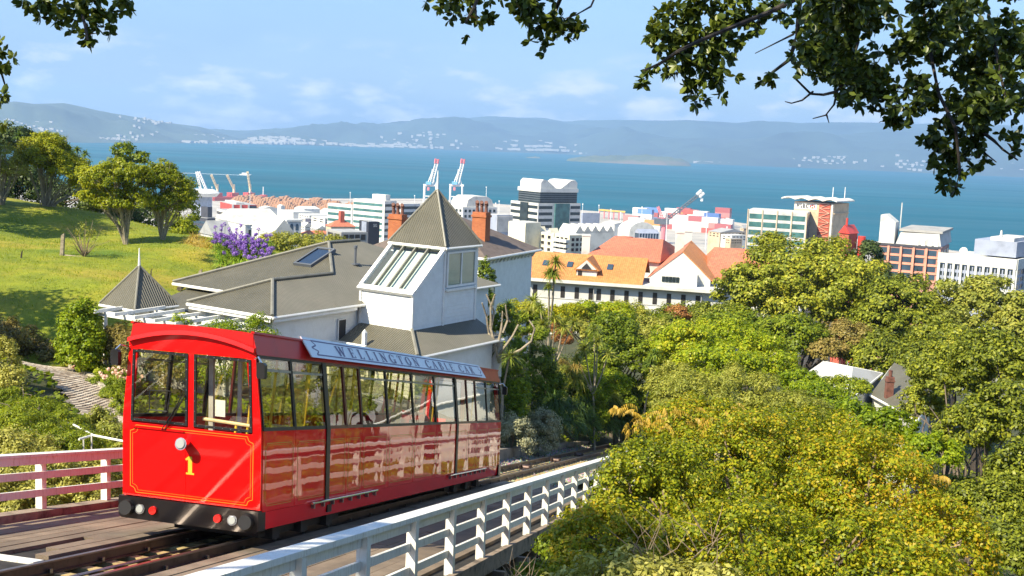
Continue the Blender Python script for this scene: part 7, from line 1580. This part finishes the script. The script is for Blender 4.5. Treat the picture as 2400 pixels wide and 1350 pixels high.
# trees standing left of the view whose shade falls on the lawn and deck
def sidetree(label, c, rad, seed, mat='leaf_dark'):
    r = np.random.default_rng(seed); zg = gz(c[0], c[1]); t_ = thing('shade_tree', label, 'tree', (c[0], c[1], zg)); V, F_ = cloud([(c[0], c[1], c[2], rad, rad, rad * .75)], .3, 2.0, r, clump=.3); put('crown', V, F_, mat, t_); m = MB(); branchset(m, (c[0], c[1], zg), [np.array(c) + r.normal(0, rad * .4, 3) for _ in range(6)], .25, r); m.build('trunk', 'bark_dark', t_)
sidetree('dark tree left of the lawn whose shade falls across the slope', (-29.5, 45, 124.5), 4.2, 71); sidetree('second dark tree left of the lawn by the driveway end', (-32, 38, 123), 3.0, 72); sidetree('dark tree on the uphill side of the deck', (-8.6, 5.6, 130.8), 1.9, 73); sidetree('tall dark tree beyond the left end of the lawn', (-36.5, 70, 125.8), 3.2, 74); sidetree('spreading dark tree above the left end of the lawn', (-40, 74, 127), 4.2, 75)
# trees on the slope to the right of the track, seen mostly as reflections in the tram
for i, (x, y, zc, rd) in enumerate([(12, 14, 117, 3.0), (16, 22, 115, 3.5), (22, 30, 114, 4.0), (19, 12, 120, 3.5), (26, 18, 120, 4.5), (30, 34, 116, 5.0), (18, 4, 123, 3.5)]):
    rr2 = np.random.default_rng(300 + i)
    if x / max(y, .1) > .47: sidetree(['round','broad','tall','squat','dense','wide','upper'][i] + ' leafy tree on the slope right of the view', (x, y, zc), rd, 300 + i, 'leaf_green')

# ------------------------------------------------------------------ overhanging branches
def ovleaf():
    v = np.array([(0, 0, 0), (-.26, .38, .05), (-.24, .72, .05), (0, 1, -.05), (.24, .72, .05), (.26, .38, .05)]); return v, np.array([(0, 3, 2, 1), (0, 5, 4, 3)])
OV, OF = ovleaf()
def overhang(label, base, limbs, blobs, canopy, seed, nobj):
    r = np.random.default_rng(seed); zg = gz(base[0], base[1]); t_ = thing('overhanging_tree', label, 'tree', (base[0], base[1], zg)); m = MB()
    org = np.array([base[0], base[1], zg])
    hub = np.array([base[0] * .75, base[1] * .9, base[2]]); m.tube([(base[0], base[1], zg - .3), (base[0] * .95, base[1], zg + 2), hub], .24, 14, .15)
    for D, rad, pts in limbs:
        q = [atY(x, y, D + .15 * sin(x * .05)) for x, y in pts]
        if rad > .012: q = [hub, (hub + q[0]) / 2 + UZ * .25] + q
        m.tube(q, rad * .8, 6, rad * .3)
    m.build('branch', 'bark_dark', t_)
    Ms = []
    for px, py, rp, D in blobs:
        n = max(5, int(rp * rp / 20)); 
        c = atY(px, py, D); nr = max(1, n // 8)
        for _ in range(nr):     # rosettes of leaves at twig ends
            rc = c + r.normal(0, rp * pxm(D) * .45, 3) * [1, .8, 1]; ax = _unit(np.array([r.normal() * .6, r.normal() * .4, -.7])); tw = MB()
            for _ in range(9):
                d = _unit(ax * r.uniform(.1, .9) + r.normal(0, .75, 3)); L_ = r.uniform(14, 27) * pxm(D); nn = _unit(np.cross(d, r.normal(size=3))); s_ = np.cross(d, nn); Ms.append((np.stack([s_, d, nn], 1) * L_, rc, L_ * FPX / D))
    for (cx_, cy_, cz_, rx, ry, rz), n in canopy:
        o = _unit(r.normal(size=(n, 3))) * r.random((n, 1)) ** .4 * [rx, ry, rz] + [cx_, cy_, cz_]
        for p in o: d = _unit(r.normal(size=3)); nn = _unit(np.cross(d, r.normal(size=3))); Ms.append((np.stack([np.cross(d, nn), d, nn], 1) * .11, p, 0))
    order = sorted(range(len(Ms)), key=lambda i: -Ms[i][2]); V = []; F_ = []; k = 0; me = None
    for j, i in enumerate(order):
        R_, p, _s = Ms[i]
        if j < nobj:
            if me is None: o = fromnp('leaf', OV, OF, 'leaf_over', t_); me = o.data
            else: o = bpy.data.objects.new('leaf', me); COL.objects.link(o); o.parent = t_
            q = p - org; o.matrix_local = Matrix([[*R_[0], q[0]], [*R_[1], q[1]], [*R_[2], q[2]], [0, 0, 0, 1]])
        else: V.append(OV @ R_.T + p - org); F_.append(OF + k); k += 6
    if V: kind(fromnp('foliage', np.concatenate(V), np.concatenate(F_), 'leaf_over', t_), 'stuff')
r = np.random.default_rng(12); bl = [(x, y, q, 7.8) for x, y, q in ((1560, 90, 45), (1620, 60, 60), (1580, 130, 50), (1660, 110, 60), (1700, 50, 50), (1640, 170, 55), (1690, 170, 45), (1655, 225, 30), (1510, 170, 26), (1495, 190, 16), (1530, 110, 30), (1740, 30, 50), (1730, 90, 24), (1765, 80, 18), (1600, 20, 55), (1660, 10, 55), (1790, 10, 45), (1830, 30, 35), (1760, 50, 25), (1560, 50, 40), (1610, 200, 30), (1620, 130, 50))]
bl += [(x, y, q, 5.6) for x, y, q in ((1950, 175, 35), (1990, 205, 28), (2040, 235, 30), (2090, 270, 35), (2110, 290, 20), (2060, 190, 50), (2230, 330, 50), (2200, 360, 40), (2250, 380, 50), (2220, 430, 34), (2240, 452, 16), (2280, 340, 40), (2300, 290, 40), (2380, 300, 30), (2390, 350, 20), (1790, 195, 18), (1812, 178, 18), (1975, 230, 18), (2190, 300, 35), (2240, 280, 45))]
for _ in range(85):
    x = r.uniform(1885, 2420); lim = np.interp(x, [1885, 1950, 2050, 2130, 2180, 2230, 2330, 2420], [150, 170, 220, 240, 220, 300, 260, 230]); y = r.uniform(-30, lim); bl.append((x, y, 46, r.uniform(5.0, 6.4)))
overhang('dark leaved tree overhanging the view from the right', (7.4, -.6, 127.6), [(5.8, .022, [(1950, -60), (1900, -20), (1800, 30), (1700, 70), (1630, 100), (1590, 120), (1545, 150), (1510, 165)]), (5.6, .02, [(1880, -60), (1870, 60), (1860, 110), (1850, 140), (1810, 170), (1790, 200)]), (5.6, .007, [(1860, 80), (1830, 95), (1770, 125)]), (5.6, .016, [(2000, -60), (2010, 100), (1990, 180), (1960, 215), (1930, 222), (1900, 220), (1860, 180)]), (5.6, .007, [(1905, 215), (1880, 235), (1855, 242), (1840, 238)]), (5.6, .008, [(1962, 215), (1955, 245), (1935, 270), (1905, 278)]), (5.6, .006, [(1937, 268), (1943, 288)]), (5.5, .017, [(2150, -60), (2180, 120), (2200, 220), (2240, 300), (2250, 400), (2240, 440)]), (5.5, .012, [(2290, 300), (2330, 330), (2350, 350), (2385, 375)]), (5.5, .008, [(2280, 320), (2310, 360), (2335, 380)]), (5.3, .014, [(2300, -60), (2330, 100), (2350, 200), (2370, 270)])],
         bl, [((.4, 3.6, 128.6, 1.7, 1.1, .7), 1500), ((1.6, 4.0, 128.2, 1.3, 1.0, .6), 900)], 31, 220)
overhang('dark leaved boughs dipping into the top of the view', (-3.2, -1.0, 127.8), [(5.6, .02, [(1150, -70), (1130, -30), (1110, 20), (1090, 55)]), (5.6, .02, [(1330, -60), (1320, -20), (1300, 30), (1290, 70), (1280, 105)]), (5.6, .008, [(1400, -20), (1385, 15), (1350, 35), (1320, 45)]), (5.6, .006, [(1115, 20), (1118, 58)])],
         [(x, y, q, 5.6) for x, y, q in ((1030, 12, 32), (1060, 26, 22), (1120, 16, 60), (1150, 40, 25), (1200, 5, 50), (1250, 12, 50), (1290, 40, 50), (1240, 75, 30), (1280, 100, 25), (1320, 75, 35), (1350, 50, 30), (1260, 45, 30), (1365, 85, 14))], [((-1.8, 3.4, 128.5, 1.3, 1.0, .6), 1200)], 32, 60)
overhang('dark leaved boughs at the upper left corner', (-9.5, -3.5, 128.5), [(5.6, .02, [(100, -60), (180, 0), (200, 60), (205, 95)]), (5.6, .01, [(300, -40), (280, 10)]), (5.6, .012, [(-60, 100), (0, 160), (15, 210)])],
         [(x, y, q, 5.6) for x, y, q in ((60, 6, 20), (110, 14, 40), (160, 26, 45), (200, 60, 40), (205, 92, 22), (240, 26, 50), (285, 6, 34), (190, 15, 50), (0, 120, 18), (12, 170, 22), (8, 200, 20), (0, 150, 25), (2, 240, 14), (-4, 285, 14), (-10, 100, 24))], [((-3.9, 3.4, 128.3, 1.3, 1.0, .6), 900)], 33, 20)
